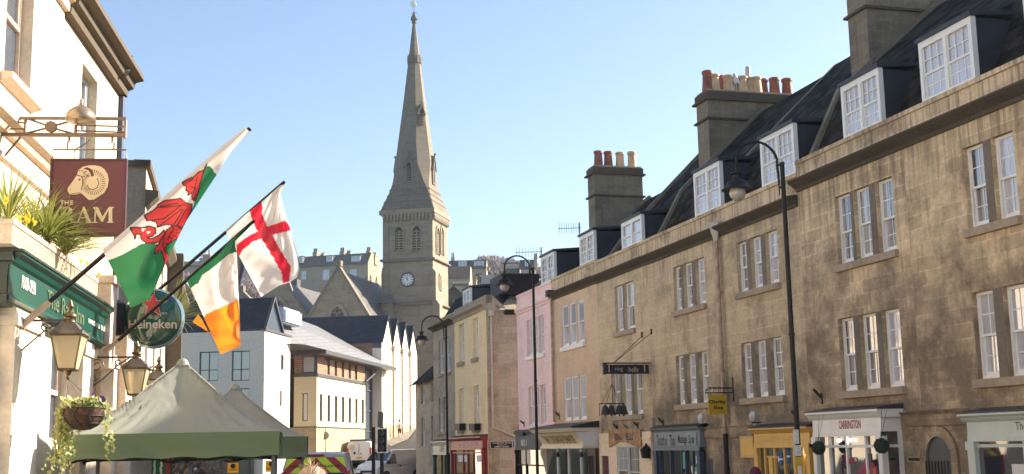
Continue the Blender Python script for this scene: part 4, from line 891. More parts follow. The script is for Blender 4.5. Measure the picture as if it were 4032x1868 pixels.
# F: old stone house; G: low one with slate roof
zcF = E.hit(1745, 1283)[1]; zpF = E.hit(1745, 1250)[1]
wf = ewin([((1727, 1343), (1744, 1338)), ((1753, 1335), (1772, 1330))], E.hit(1735, 1340)[1], E.hit(1735, 1474)[1], g='glass') + ewin([((1727, 1568), (1742, 1566)), ((1745, 1565), (1762, 1563))], E.hit(1735, 1567)[1], E.hit(1735, 1700)[1], g='glass')
house('narrow old stone house left of the cream corner house, behind the farthest lamp', XE1+.02, XF1, 'ash_f', zcF, zpF, zpF+1.3, zpF+2.2, wf, fr=E, coping=(False, False), cw=.35, wf='bluewhite')
a = E.hit(1720, 1735, .3); b = E.hit(1765, 1720, .3)
HF = [o for o in COL.objects if str(o.get('label', '')).startswith('narrow old')][0]
sh = shop(HF, ex(1765, 1740, .3), ex(1705, 1740, .3), .3, E.hit(1740, 1738, .3)[1], E.hit(1740, 1755, .3)[1], E.hit(1740, 1785, .3)[1], 'offwhite', [ex(1735, 1800, .3), ex(1748, 1800, .3)], None, trim='ggreen', fr=E, label='green shopfront with cream fascia')
facade_text('CAFE', ex(1740, 1770, .31), .336, E.hit(1740, 1768, .3)[1], h=.35, mat='gold', parent=sh, fr=E)
zeG = E.hit(1680, 1500)[1]; xg0, xg1 = XF1+.02, XG1
rt = root('low_house', 'low stone house with a dark slate roof at the end of the right-hand row', 'house', E, ((xg0+xg1)/2, 0, 0))
wg = [(ex(1657, 1530), ex(1671, 1526), E.hit(1664, 1590)[1], E.hit(1664, 1524)[1]), (ex(1697, 1520), ex(1708, 1518), E.hit(1700, 1582)[1], E.hit(1700, 1512)[1]), (ex(1658, 1650), ex(1672, 1648), E.hit(1664, 1757)[1], E.hit(1664, 1645)[1]), (ex(1697, 1645), ex(1708, 1645), E.hit(1700, 1757)[1], E.hit(1700, 1638)[1])]
wg = [(max(min(a, b), xg0+.1), max(a, b), c, d) for a, b, c, d in wg]
mb = MB(); mb.wall(xg0, xg1, 0, zeG, wg, 0, .2); mb.face([(xg1, 0, 0), (xg1, -7, 0), (xg1, -7, zeG), (xg1, -3.5, zeG+2.6), (xg1, 0, zeG)]); mb.face([(xg0, 0, 0), (xg0, -7, 0), (xg0, -7, zeG), (xg0, 0, zeG)]); mb.build('wall', M['ash_f'], rt)
MB().px([(.35, zeG-.15), (-3.5, zeG+3.1), (-7.3, zeG-.15), (-3.5, zeG+2.6)], xg0, xg1+.3).build('roof', M['slate'], rt)
for h in wg: sash(rt, E, *h, -.13, 1, 1, 'bluewhite')

rt = root('unseen_shade_house', 'plain stone house added out of view behind the low slate-roofed house to shade the vans', 'house', FW, (-4, 86, 0))  # unseen house, added so that its shadow falls on the vans
MB().box(-6.3, 0, 82, 90, -.5, 6.2).build('wall', M['ash_f'], rt); MB().pw([(-6.5, 6.2), (-3.2, 7.4), (.2, 6.2)], 81.8, 90.2).build('roof', M['slate'], rt)
# ================= the pub on the left =================
P = frame_vp(1530, 1915, 4.5, -1)
def ph(p, w=0): return P.hit(p[0], p[1], w)
def pxx(p, x): return P.hitx(p[0], p[1], x)
M['pubw'] = stone('pub_white_render', (.70, .61, .48), dark=(.5, .4, .3), joint=0, var=0, streak=.2, blotch=.12, seed=21, bmp=.05)
M['pubo'] = stone('pub_ochre_stone', (.66, .56, .40), dark=(.4, .28, .15), joint=.15, var=.06, streak=.25, blotch=.3, seed=22, bmp=.1)
M['pubtrim'] = stone('pub_painted_trim', (.66, .52, .40), dark=(.42, .3, .2), joint=0, var=0, streak=.3, blotch=.2, seed=23, bmp=.05)
M['pubcorn'] = stone('pub_grey_cornice', (.13, .105, .075), dark=(.12, .10, .08), joint=0, var=0, streak=.6, blotch=.6, seed=24)  # grey-brown stone with the shade of the soffit put into its colour
W_ = -.9
XP0 = -14.0; XPm = ph((255, 60), W_)[0]; XP1 = ph((473, 369), W_)[0]
ZE = ph((473, 369), W_)[1]
pub = root('pub', 'sunlit cream pub with a green fascia, hung lanterns and three flag poles', 'pub', P, (XPm, -1, -1))
w1a, w1b = ph(p1(120, 600), W_)[0]-.25, ph(p1(350, 1193), W_)[0]; w1z = ph(p1(345, 1193), W_)[1]; w1z = ph(p1(95, 920), W_)[1]
w2a, w2b = ph(p1(990, 740), W_)[0], ph(p1(1165, 975), W_)[0]; w2t = ph(p1(1165, 975), W_)[1]; w2z = w2t-2.1
mb = MB(); mb.wall(XP0, XPm, -1, ZE, [(w1a, w1b, w1z, w1z+2.2)], W_, .28).face([(XP0, W_, -1), (XP0, W_-7, -1), (XP0, W_-7, ZE), (XP0, W_, ZE)])
mb.build('wall', M['pubw'], pub)
mb = MB(); mb.wall(XPm, XP1, -1, ZE-.001, [(w2a, w2b, w2z, w2t)], W_-.03, .3).face([(XP1, W_-.03, -1), (XP1, W_-7, -1), (XP1, W_-7, ZE), (XP1, W_-.03, ZE)]); mb.build('end_wall', M['pubo'], pub)
def frm(x0, x1, z0, z1, w, parent, mat='pubtrim', t=.07, m=1):
    o = MB(); o.box(x0, x0+t, w-.1, w, z0, z1); o.box(x1-t, x1, w-.1, w, z0, z1); o.box(x0+t, x1-t, w-.1, w-.002, z1-t, z1); o.box(x0+t, x1-t, w-.1, w-.002, z0, z0+t)
    zm = (z0+z1)/2; o.box(x0+t, x1-t, w-.08, w-.01, zm-.035, zm+.035)
    o.box(x0+t, x0+t+.05, w-.07, w-.02, zm, z1-t); o.box(x1-t-.05, x1-t, w-.07, w-.02, zm, z1-t)
    if m: o.box((x0+x1)/2-.015, (x0+x1)/2+.015, w-.07, w-.025, z0+t, z1-t)
    o = o.build('window', M[mat], parent); MB().face([(x0+t, w-.06, z0+t), (x1-t, w-.06, z0+t), (x1-t, w-.06, z1-t), (x0+t, w-.06, z1-t)]).build('pane', M['glass_b'], o); return o
frm(w1a, w1b, w1z, w1z+2.2, W_-.17, pub, m=0); frm(w2a, w2b, w2z, w2t, W_-.2, pub, 'bluewhite')
MB().px([(W_, w1z-.16), (W_+.16, w1z-.10), (W_+.18, w1z-.02), (W_+.0, w1z+.0)], w1a-.15, w1b+.12).build('sill', M['pubtrim'], pub)
# eaves: near part painted, far part grey stone, its colour darkened for the soffit shade
ezt = ph((516, 367), W_+.42)[1]
prof = lambda dz, k: [(W_-.06, ZE-.03+dz), (W_+.10*k, ZE+dz), (W_+.12*k, ZE+.13+dz), (W_+.22*k, ZE+.17+dz), (W_+.26*k, ZE+.3+dz), (W_+.42*k, ZE+.34+dz), (W_+.42*k, ZE+.44+dz), (W_-.2, ZE+.46+dz)]
MB().px(prof(0, 1), XPm+.0, XP1+.25).build('cornice', M['pubcorn'], pub)
MB().px(prof(.02, .8), XP0, XPm-.01).build('cornice', M['pubtrim'], pub)
MB().px([(W_+.1, ZE+.46), (W_+.1, ZE+.75), (W_-.25, ZE+.75), (W_-.25, ZE+.46)], XPm+.1, XP1-.6).px([(W_+.0, ZE+.76), (W_-3, ZE+1.4), (W_-6, ZE+.76)], XP0, XP1-.5).build('parapet', M['pubcorn'], pub)
hx = ph((487, 275), W_+.2)
MB().lathe((hx[0], W_+.22, ph((487, 302), W_+.2)[1]), [(.06, 0), (.1, .1), (.14, .36), (.16, .42)], 4).build('hopper', M['iron'], pub)
dx = XP1+.07
MB().tube([(dx, W_+.02, ZE-.05), (dx, W_+.02, -.5)], .065, 10).build('drainpipe', M['navy'], pub, smooth=True)
# moulded string course between the storeys
zt, zb = ph((201, 621), W_)[1], ph((201, 702), W_)[1]
MB().px([(W_+.001, zb), (W_+.08, zb+.02), (W_+.12, zb+.3*(zt-zb)), (W_+.22, zb+.45*(zt-zb)), (W_+.24, zb+.7*(zt-zb)), (W_+.12, zt), (W_+.001, zt+.05)], XP0, XPm+.3).build('string_course', M['pubtrim'], pub)
z_ = ph((79, 678), W_)[1]; MB().px([(W_+.001, z_-.08), (W_+.06, z_-.04), (W_+.06, z_+.03), (W_+.001, z_+.05)], XP0, XPm-.3).build('moulding', M['pubtrim'], pub)
# ground floor block with its fascia
xf0, xf1 = ph((78, 1000))[0], ph((438, 1216))[0]
zft, zfb = ph((84, 995))[1], ph((87, 1203))[1]
g0 = -1.5
fa = MB()
fp = [(-.85, zfb), (-.16, zfb), (-.13, zfb+.04), (-.06, zfb+.06), (-.12, zfb+.13), (-.10, zft-.15), (-.06, zft-.12), (-.03, zft-.06), (.03, zft-.03), (.03, zft), (-.85, zft)]
fa.px(fp, xf0, xf1)
fas = fa.build('fascia', M['greenb'], pub)
MB().px([(-.85, zft+.001), (.05, zft+.001), (.05, zft+.035), (-.85, zft+.05)], xf0-.04, xf1+.06).build('lead_flashing', M['greend'], fas)
MB().px([(p[0]-.0, p[1]) for p in fp[1:-1]]+[(-.3, zft), (-.3, zfb)], xf1-.002, xf1+.06).build('end_board', M['greend'], fas)
# return fascia on the near end
MB().box(xf0-.03, xf0-.003, -3.2, -.13, zfb+.12, zft-.16).box(xf0-.08, xf0-.003, -3.2, -.06, zft-.12, zft-.01).box(xf0-.05, xf0-.003, -3.2, -.12, zfb, zfb+.11).build('return_fascia', M['greend'], fas)
sg = 1
def ptext(t, cx, cz, wd, h, mat, parent, sh=0): return MB().text(t, lambda a, b: (cx+a, -.095, cz+b), wd, h, .01, sh).build('lettering', M[mat], parent)
c = ph(p3(335, 1025), -.1); ptext('FOOD-OPEN', c[0], c[1], .62, .17, 'white', fas); 
c = ph(p4(780, 345), -.1); ptext('The Ram Inn', c[0], c[1], 2.1, .24, 'gold', fas)
c = ph(p4(1140, 530), -.1); ptext('www.theram.co.uk', c[0], c[1], 1.2, .11, 'white', fas)
# ground-floor wall: windows between pilasters
gw_ = -.34
wn = [(ph((205, 1600), gw_)[0], ph((262, 1600), gw_)[0]), (ph((345, 1600), gw_)[0]+.15, ph((392, 1600), gw_)[0]+.1)]
zs, zh = ph((160, 1735), gw_)[1], ph((205, 1330), gw_)[1]
mb = MB(); mb.wall(xf0, XP1+1.5, g0, zfb, [(a-.12, b, zs, zh) for a, b in wn], gw_, .22).face([(xf0, -3.2, g0), (xf0, gw_, g0), (xf0, gw_, zfb), (xf0, -3.2, zfb)])
mb.build('ground_floor_wall', M['pubw'], pub)
for a, b in wn:
    o = frm(a-.12, b, zs, zh, gw_-.1, pub, 'pubtrim', .07)
pil = MB()
for a, b in ((ph((45, 1600), -.12)[0]+.02, ph((150, 1600), -.12)[0]), (ph((322, 1600), -.12)[0], ph((395, 1600), -.12)[0]-.55), (ph((445, 1600), -.12)[0], ph((463, 1600), -.12)[0])):
    pil = MB(); pil.box(a, b, gw_, -.12, g0, zfb-.001); pil.box(a-.03, b+.03, gw_+.01, -.08, zfb-.22, zfb-.1); pil.build('pilaster', M['pubw'], pub)
# pier at the far end
x_ = ph((463, 1500), -.12)[0]; MB().box(x_, x_+.55, -.5, .02, g0, zft+.1).build('pier', M['pubtrim'], pub)
MB().box(xf1+.06, xf1+.5, -.85, -.02, zfb-.3, ph((400, 1100), -.1)[1]).box(xf1+.02, xf1+.56, -.85, .03, ph((400, 1100), -.1)[1], ph((400, 1090), -.1)[1]+.08).build('pier', M['pubtrim'], pub)

# planter along the top of the fascia with spiky cordylines and flowers
zp0, zp1 = zft+.05, ph((59, 864))[1]; px0, px1 = ph((55, 920))[0], ph((389, 1112))[0]
for k in range(3):
    a = px0+(px1-px0)*k/3; b = px0+(px1-px0)*(k+1)/3-.03
    lb = ['nearest of three white fluted troughs on top of the green fascia', 'middle of three white fluted troughs on top of the green fascia', 'farthest of three white fluted troughs on top of the green fascia'][k]
    rt = root('planter_trough', lb, 'planter', P, ((a+b)/2, -.3, zp0), group='white troughs above the pub fascia')
    MB().box(a, b, -.62, -.02, zp0, zp1-.06).build('trough', M['pubw'], rt); MB().box(a-.02, b+.02, -.64, 0.0, zp1-.06, zp1).build('rim', M['pubw'], rt)
    mb = MB()
    for i in range(int((b-a)/.07)): mb.box(a+.03+i*.07, a+.055+i*.07, -.019, -.008, zp0+.04, zp1-.08)
    mb.box(a+.03, b-.03, -.6, -.04, zp1+.001, zp1+.01); mb.build('fluting', M['pubw'], rt)
M['leaf_s'] = cloth('cordyline_leaf', (.30, .33, .09), .4, bmp=0); M['leaf_i'] = cloth('ivy_leaf', (.42, .44, .16), .35, bmp=0); M['leaf_d'] = cloth('foliage_green', (.06, .12, .03), .35, bmp=0)
M['daff'] = cloth('daffodil_petal', (.80, .55, .03), .4, bmp=0); M['violet'] = cloth('violet_petal', (.12, .03, .30), .3, bmp=0); M['whitep'] = cloth('white_petal', (.75, .75, .68), .4, bmp=0)
def blade(mb, c, d, L, wd, droop, rd):
    d = d.normalized(); s = d.cross(Vector((0, 0, 1)));
    if s.length < .1: s = Vector((1, 0, 0))
    s = s.normalized(); n = 6; pr = None; p = c.copy(); v = d.copy()
    for i in range(n+1):
        t = i/n; ww = wd*(.55+.9*t if t < .35 else 1.0*(1-t)/.65+.02)
        cur = (p-s*ww/2, p+s*ww/2)
        if pr: mb.face([pr[0], pr[1], cur[1], cur[0]])
        pr = cur; v = (v+Vector((0, 0, -droop*t))).normalized(); p = p+v*(L/n)
def cordyline(name, lb, base, n, L, seed, spread=1.0, up=.35, fr=P, wd=.022, lean=(0, 0, 0)):
    rd = random.Random(seed); rt = root(name, lb, 'plant', fr, base, group='spiky plants above the pub fascia')
    mb = MB(); c = Vector(base)+Vector((0, 0, .12))
    for i in range(n):
        t = rd.uniform(0, 6.283); u = rd.uniform(-.25, 1)
        d = Vector((math.cos(t)*spread, math.sin(t)*spread, up+u*1.1))+Vector(lean); blade(mb, c+Vector((0, 0, rd.uniform(-.05, .12))), d, L*rd.uniform(.65, 1.1), wd, rd.uniform(.05, .35), rd)
    mb.build('leaves', M['leaf_s'], rt); MB().tube([base, tuple(c)], .04, 8).build('stem', M['wood_old'], rt)
    return rt
def inpl(p, w=-.3): a = ph(p, w); return (a[0], w, zp1)
cordyline('cordyline', 'nearest spiky cordyline, its dark blades rising at the left edge', inpl(p3(95, 230)), 120, .9, 1, .75, .6)
cordyline('cordyline', 'spiky cordyline spreading its blades across the lower half of the maroon sign', inpl(p3(560, 520), -.12), 210, .92, 2, 1.1, .28, lean=(-.35, .45, 0))
cordyline('cordyline', 'spiky cordyline with yellowish blades at the right end of the troughs', inpl(p3(760, 720), -.1), 260, 1.15, 3, 1.2, .22, lean=(-.5, .6, 0))
cordyline('cordyline', 'small spiky cordyline between the nearest plant and the maroon sign', inpl(p3(370, 400)), 110, .85, 4, .8, .5)
def flowers(name, lb, pts, mat, r, fr=P, cat='flowers', seed=0, leaf=None):
    rd = random.Random(seed); rt = root(name, lb, cat, fr, pts[0]); mb = MB()
    for c in pts:
        c = Vector(c)
        for k in range(6):
            t = k*1.047+rd.random(); d = Vector((math.cos(t), rd.uniform(-.3, .9), math.sin(t))).normalized(); s = d.cross(Vector((0, 1, 0))).normalized()*r*.4
            mb.face([c, c+d*r*.6-s, c+d*r, c+d*r*.6+s])
        mb.ball(tuple(c+Vector((0, .02, 0))), r*.35, 5)
    mb.build('blooms', mat, rt)
    if leaf:
        lf = MB()
        for c in pts:
            for k in range(3): blade(lf, Vector(c)-Vector((rd.uniform(-.05, .05), .05, .3)), Vector((rd.uniform(-.3, .3), .1, 1)), .32, .012, .1, rd)
        lf.build('stems', leaf, rt)
    return rt
rd = random.Random(5)
def pxw(p, w): a = ph(p, w); return (a[0], w, a[1])
flowers('daffodils', 'yellow daffodils at the near end of the troughs', [pxw(p, -.12) for p in (p3(55, 30), p3(275, 95), p3(280, 245), p3(325, 215), p3(385, 285), p3(310, 280), p3(210, 240))], M['daff'], .07, leaf=M['leaf_d'])
flowers('daffodils', 'three yellow daffodils low at the far end of the troughs', [pxw(p, -.1) for p in (p3(755, 650), p3(935, 745), p3(1010, 765), p3(1150, 895))], M['daff'], .065, leaf=M['leaf_d'])
flowers('small_flowers', 'scatter of tiny white and blue flowers in front of the maroon sign', [pxw(p3(rd.uniform(780, 1400), rd.uniform(260, 470)), -.2) for i in range(34)], M['whitep'], .022, seed=3)

# ---- bracket and hanging sign ----
xs0 = P.loc(at(350, 900, 17.25))[0]
def sgp(p): return pxx(p, xs0)
a = sgp(p2(612, 670)); b = sgp(p2(1490, 690)); c = sgp(p3(1455, 560))
rt = root('pub_sign', 'maroon hanging pub sign with a cream ram head and the words The Ram', 'sign', P, (xs0, W_, a[1])); signrt = rt
wl, wr, zt, zb = a[0], b[0], sgp(p2(1050, 680))[1], sgp(p3(1450, 450))[1]
MB().box(xs0-.03, xs0+.03, wl, wr, zb, zt).build('board', plain('maroon_sign_paint', (.115, .012, .022), .3, var=.05), rt)
mb = MB()
for z0, z1 in ((zt-.03, zt), (zb, zb+.03)): mb.box(xs0-.045, xs0+.045, wl-.01, wr+.01, z0, z1)
for y0, y1 in ((wl-.01, wl+.02), (wr-.02, wr+.01)): mb.box(xs0-.045, xs0+.045, y0, y1, zb+.03, zt-.03)
mb.build('frame', plain('maroon_frame', (.075, .012, .018), .4), rt)
xs = xs0-.034
def SG(p, dx=0): q = sgp(p); return (xs-dx, q[0], q[1])
M['signcream'] = plain('sign_cream_paint', (.80, .62, .38), .5, var=.03); M['signmar'] = plain('sign_maroon_line', (.115, .012, .022), .4, var=.02)
head = [(910, 870), (850, 960), (805, 1020), (800, 1060), (830, 1100), (900, 1100), (960, 1085), (1000, 1120), (1050, 1165), (1110, 1160), (1170, 1120), (1230, 1080), (1270, 1010), (1283, 930), (1270, 860), (1230, 800), (1180, 768), (1110, 757), (1040, 760), (980, 775), (930, 810)]
MB().face([SG(p2(*p), .0) for p in head]).build('ram_head', M['signcream'], rt)
mb = MB()
cx, cy = 1090, 960
for k in range(24):     # ribs of the horn
    t = math.radians(-100+k*10.5); r0_, r1_ = 78+ (k > 12)*0, 150-(k > 14)*2.5*(k-14)
    r0_ = 92; r1_ = min(r1_, 158)
    if k > 17: r0_ = 84
    dt = .032
    mb.face([SG(p2(cx+r0_*math.cos(t-dt*.3), cy+r0_*math.sin(t-dt*.3)), .003), SG(p2(cx+r1_*math.cos(t-dt), cy+r1_*math.sin(t-dt)), .003), SG(p2(cx+(r1_+6)*math.cos(t), cy+(r1_+6)*math.sin(t)), .003), SG(p2(cx+r1_*math.cos(t+dt), cy+r1_*math.sin(t+dt)), .003)])
mb.face([SG(p2(*p), .004) for p in ((985, 800), (1030, 780), (1075, 800), (1100, 840), (1110, 880), (1080, 890), (1070, 850), (1045, 815))])
for k in range(16):
    t = math.radians(100+k*10.5); mb.face([SG(p2(cx-22+46*math.cos(t)*1.0, cy+4+60*math.sin(t)), .003), SG(p2(cx-22+88*math.cos(t-.035), cy+4+92*math.sin(t-.035)), .003), SG(p2(cx-22+88*math.cos(t+.035), cy+4+92*math.sin(t+.035)), .003)])
def line(mb, pts, wd, f, dx=.004):
    for (x0, y0), (x1, y1) in zip(pts, pts[1:]):
        L = math.hypot(x1-x0, y1-y0); nx, ny = -(y1-y0)/L*wd, (x1-x0)/L*wd
        mb.face([SG(f(x0+nx, y0+ny), dx), SG(f(x1+nx, y1+ny), dx), SG(f(x1-nx, y1-ny), dx), SG(f(x0-nx, y0-ny), dx)])
line(mb, [(900, 870), (960, 885), (980, 920), (975, 990), (965, 1050)], 5, p2)
line(mb, [(1145, 905), (1168, 960), (1150, 1020), (1100, 1045), (1050, 1030), (1028, 985)], 4, p2); line(mb, [(840, 1095), (900, 1085), (950, 1080)], 3, p2)
mb.face([SG(p2(*p), .004) for p in ((925, 925), (945, 915), (957, 928), (940, 938))]); mb.face([SG(p2(*p), .004) for p in ((825, 1040), (845, 1033), (842, 1043))])
rr = random.Random(2)
for k in range(26):
    x0, y0 = rr.uniform(930, 1050), rr.uniform(815, 890); line(mb, [(x0, y0), (x0+10, y0+6), (x0+14, y0-6)], 2, p2, .003)
mb.build('ram_lines', M['signmar'], rt)
mb = MB()
def poly(pts, f=p3): mb.face([SG(f(*p)) for p in pts])
# R A M in a seriffed face, T H E small above
poly([(705, 110), (705, 122), (722, 126), (722, 285), (705, 290), (705, 300), (785, 300), (785, 290), (765, 285), (765, 110)])
poly([(765, 110), (820, 112), (855, 135), (855, 180), (825, 210), (765, 212), (765, 198), (805, 192), (815, 160), (805, 128), (765, 124)]); poly([(790, 210), (825, 208), (880, 285), (900, 290), (900, 300), (845, 300)])
poly([(985, 108), (1000, 108), (1075, 285), (1092, 290), (1092, 298), (1010, 298), (1010, 290), (1028, 285), (978, 160), (935, 285), (955, 290), (955, 298), (895, 298), (895, 290), (915, 285)]); poly([(950, 232), (1005, 232), (1010, 245), (945, 245)])
poly([(1095, 112), (1155, 112), (1210, 225), (1205, 285), (1195, 285)]); poly([(1120, 130), (1135, 140), (1130, 285), (1150, 290), (1150, 298), (1090, 298), (1090, 290), (1112, 285)])
poly([(1285, 112), (1345, 112), (1345, 122), (1325, 128), (1325, 285), (1342, 290), (1342, 298), (1262, 298), (1262, 290), (1280, 285), (1280, 150), (1215, 285), (1205, 285), (1205, 225), (1210, 225)])
for l, x in (('T', 735), ('H', 790), ('E', 848)):
    mb.text(l, lambda a, b: (lambda q: (xs, q[0]+a, q[1]+b))(sgp(p3(x, 62))), None, (sgp(p3(800, 35))[1]-sgp(p3(800, 88))[1]), .03)
mb.build('lettering', M['signcream'], rt)
# iron work
br = root('sign_bracket', 'ornamental iron bracket carrying the maroon pub sign', 'bracket', P, (xs0, W_, zt+.5))
def bp(p, dx=0): q = sgp(p); return (xs0+dx, q[0], q[1])
mb = MB(); lw = W_-.02
def bar(a, b, r=.016): mb.tube([a, b], r, 6)
z_top, z_bot = sgp(p2(700, 200))[1], sgp(p2(700, 395))[1]
for z, r in ((z_top, .024), (z_bot, .03)): mb.box(xs0-r, xs0+r, lw, sgp(p2(1480, 230))[0], z-r*.8, z+r*.8)
for p, q in ((p2(300, 205), p2(295, 380)), (p2(890, 280), p2(885, 400)), (p2(1475, 225), p2(1470, 435))): bar(bp(p), bp(q), .022)
bar(bp(p2(310, 200)), bp(p2(560, 285))); bar(bp(p2(640, 320)), bp(p2(880, 385))); bar(bp(p2(310, 375)), bp(p2(560, 310))); bar(bp(p2(640, 285)), bp(p2(885, 215)))
for y in (285, 352):
    bar(bp(p2(900, y-6)), bp(p2(1475, y+12)), .012)
for y in (250, 325): bar((xs0, lw, sgp(p2(100, y))[1]), bp(p2(290, y)), .012)
bar(bp(p2(240, 420)), (xs0, lw, sgp(p2(-80, 720))[1]), .016)
mb.build('frame', M['pubcorn'] if False else plain('bronze_ironwork', (.20, .13, .085), .45, metal=.3, var=.25), br)
q = sgp(p2(600, 300)); MB().lathe((xs0-.03, q[0], q[1]), [(.085, 0), (.085, .06)], 8, (Vector((1, 0, 0)), Vector((0, 1, 0)), Vector((0, 0, 1)))).build('boss', bpy.data.materials['bronze_ironwork'], br)
# bell-shaped lamp on it
q = sgp(p2(965, 70)); b_ = sgp(p2(965, 270)); h = q[1]-b_[1]
MB().lathe((xs0-.1, b_[0], b_[1]), [(.10, 0), (.19, .03*h), (.21, .18*h), (.205, .38*h), (.17, .62*h), (.10, .86*h), (.045, .97*h), (.03, 1.05*h), (.022, 1.35*h)], 18).build('bell_lamp', plain('bronze_bell', (.34, .26, .18), .35, metal=.6, var=.2), br, smooth=True)
mb = MB()
for p0_, p1_ in ((p2(815, 395), p2(795, 565)), (p2(1320, 405), p2(1340, 575))):
    a0, a1 = sgp(p0_), sgp(p1_); mb.tube([(xs0, a0[0], a0[1]), (xs0, a0[0], a0[1]-.1), (xs0, a1[0], a0[1]-.1), (xs0, a1[0], a1[1])], .016, 6)
a0, a1 = sgp(p2(628, 565)), sgp(p2(1500, 575)); mb.tube([(xs0, wl+.01, zt), (xs0, wl+.01, a0[1]), (xs0, wr-.01, a0[1]), (xs0, wr-.01, zt)], .012, 6)
mb.build('hanger', bpy.data.materials['bronze_ironwork'], signrt)
MB().tube([bp(p) for p in (p2(1050, 440), p2(1030, 480), p2(960, 520), p2(890, 560), p2(865, 610), p2(875, 665))], .01, 6).build('cable', bpy.data.materials['bronze_ironwork'], br)

# ---- lanterns ----
M['brass'] = plain('tarnished_brass', (.13, .09, .045), .42, metal=.6, var=.35, vs=9); M['copper'] = plain('dull_copper_roof', (.12, .10, .08), .4, metal=.4, var=.4, vs=7)
def lgl():
    mt, nt, bs = newmat('lantern_glass'); bs.inputs['Base Color'].default_value = (.72, .62, .42, 1); bs.inputs['Roughness'].default_value = .35
    bs.inputs['Transmission Weight'].default_value = .55; bs.inputs['IOR'].default_value = 1.1; return mt
M['lglass'] = lgl()
def lantern(label, top, zc, h=.95, arm=None, attach=None, light=True):
    q = at(*top, zc); x, w, z = P.loc(q); z0 = z-h
    rt = root('wall_lantern', label, 'lantern', P, (x, w, z0), group='brass lanterns on scrolled brackets along the pub front')
    rot = math.pi/4; bw, tw = .105, .185; zb_, zt_ = z0+.13*h, z0+.56*h
    def sq(r, zz): return [(x+r*sx, w+r*sy, zz) for sx, sy in ((-1, -1), (1, -1), (1, 1), (-1, 1))]
    A, B = sq(bw, zb_), sq(tw, zt_); g = MB()
    for i in range(4): g.face([A[i], A[(i+1) % 4], B[(i+1) % 4], B[i]])
    g.build('glass', M['lglass'], rt)
    f = MB()
    for i in range(4): f.tube([A[i], B[i]], .012, 5); f.tube([A[i], A[(i+1) % 4]], .014, 5); f.tube([B[i], B[(i+1) % 4]], .018, 5)
    for i in range(4):
        c = B[i]; d = Vector((c[0]-x, c[1]-w, 0)).normalized(); f.face([c, Vector(c)+d*.06+Vector((0, 0, .07)), Vector(c)-d*.05+Vector((0, 0, .05))])
    f.lathe((x, w, z0), [(.012, 0), (.03, .03), (.015, .05), (.035, .08), (.05, .115), (.06, .13*h)], 10); f.build('frame', M['brass'], rt)
    r_ = MB(); Cq = sq(tw+.03, zt_+.005); Dq = sq(.075, zt_+.17*h)
    for i in range(4): r_.face([Cq[i], Cq[(i+1) % 4], Dq[(i+1) % 4], Dq[i]])
    r_.face(Cq)
    r_.build('roof', M['copper'], rt)
    MB().lathe((x, w, zt_+.16*h), [(.075, 0), (.07, .03), (.05, .045), (.055, .07), (.085, .085), (.08, .115), (.04, .14), (.02, .16), (.03, .19), (.045, .215), (.03, .25), (.012, .30)], 12).build('finial', M['brass'], rt, smooth=True)
    MB().lathe((x, w, zt_-.02), [(.015, 0), (.03, -.06), (.025, -.12), (.012, -.2)], 8).build('bulb', M['pipe_w'], rt, smooth=True)
    # bracket
    wa = gw_; za = zt_+.20*h; b = MB(); b.box(x-.014, x+.014, wa, w, za-.014, za+.014); b.box(x-.02, x+.02, wa-.01, wa+.03, za-.5, za+.06)
    L = w-wa
    def spiral(c, r0, turns, dirn, fl=1):
        pts = []
        for k in range(int(14*turns)):
            t = k/14*2*math.pi; r = r0*(1-.75*k/(14*turns)); pts.append((x, c[0]+fl*r*math.cos(t*dirn), c[1]+r*math.sin(t*dirn)))
        b.tube(pts, .010, 5)
    spiral((wa+.14, za-.13), .11, 1.6, 1); spiral((wa+.10, za-.33), .06, 1.3, -1); spiral((wa+L*.62, za-.08), .06, 1.4, -1); spiral((wa+.08, za-.46), .045, 1.2, 1)
    b.tube([(x, wa+.02, za-.5), (x, wa+L*.3, za-.36), (x, wa+L*.6, za-.14), (x, w-.1, za)], .011, 5)
    b.build('bracket', M['iron'], rt)
    return rt, x, w, z0
L1 = lantern('nearest brass lantern, hanging in front of the green fascia', (278, 1188), 15.9, 1.0)
L2 = lantern('second brass lantern, just below the round green sign', (540, 1350), 20.4, .97)
L3 = lantern('third brass lantern, half hidden behind the tent peak', (626, 1410), 24.0, .97)
# ---- hanging basket ----
c_ = at(331, 1609, 15.7); bx, bw_, bz = P.loc(c_); R0 = .255
rt = root('hanging_basket', 'coir-lined hanging basket with trailing variegated ivy and violet pansies', 'basket', P, (bx, bw_, bz)); BK = rt
MB().lathe((bx, bw_, bz), [(R0, 0), (R0*.97, -.07), (R0*.86, -.15), (R0*.66, -.21), (R0*.38, -.255), (.02, -.27)], 22).build('liner', plain('coir_liner', (.075, .04, .024), .95, var=.6, vs=16, bmp=.6), rt, smooth=True)
mb = MB()
for z, k in ((0, 1.0), (-.10, .95), (-.19, .77)): mb.tube([(bx+R0*k*1.02*math.cos(t), bw_+R0*k*1.02*math.sin(t), bz+z) for t in [i*2*math.pi/20 for i in range(21)]], .006, 5)
for j in range(8):
    t = j*math.pi/4; mb.tube([(bx+R0*k*1.02*math.cos(t+d), bw_+R0*k*1.02*math.sin(t+d), bz+z) for z, k, d in ((0, 1, 0), (-.05, .99, .2), (-.10, .95, .3), (-.15, .88, .2), (-.21, .68, 0), (-.26, .3, 0))], .006, 5)
for j in range(3): t = j*2.09; mb.tube([(bx+R0*math.cos(t), bw_+R0*math.sin(t), bz), (L1[1], L1[2], L1[3]+.02)], .004, 4)
mb.build('wire_frame', M['iron'], rt)
rd = random.Random(9); lf = MB()
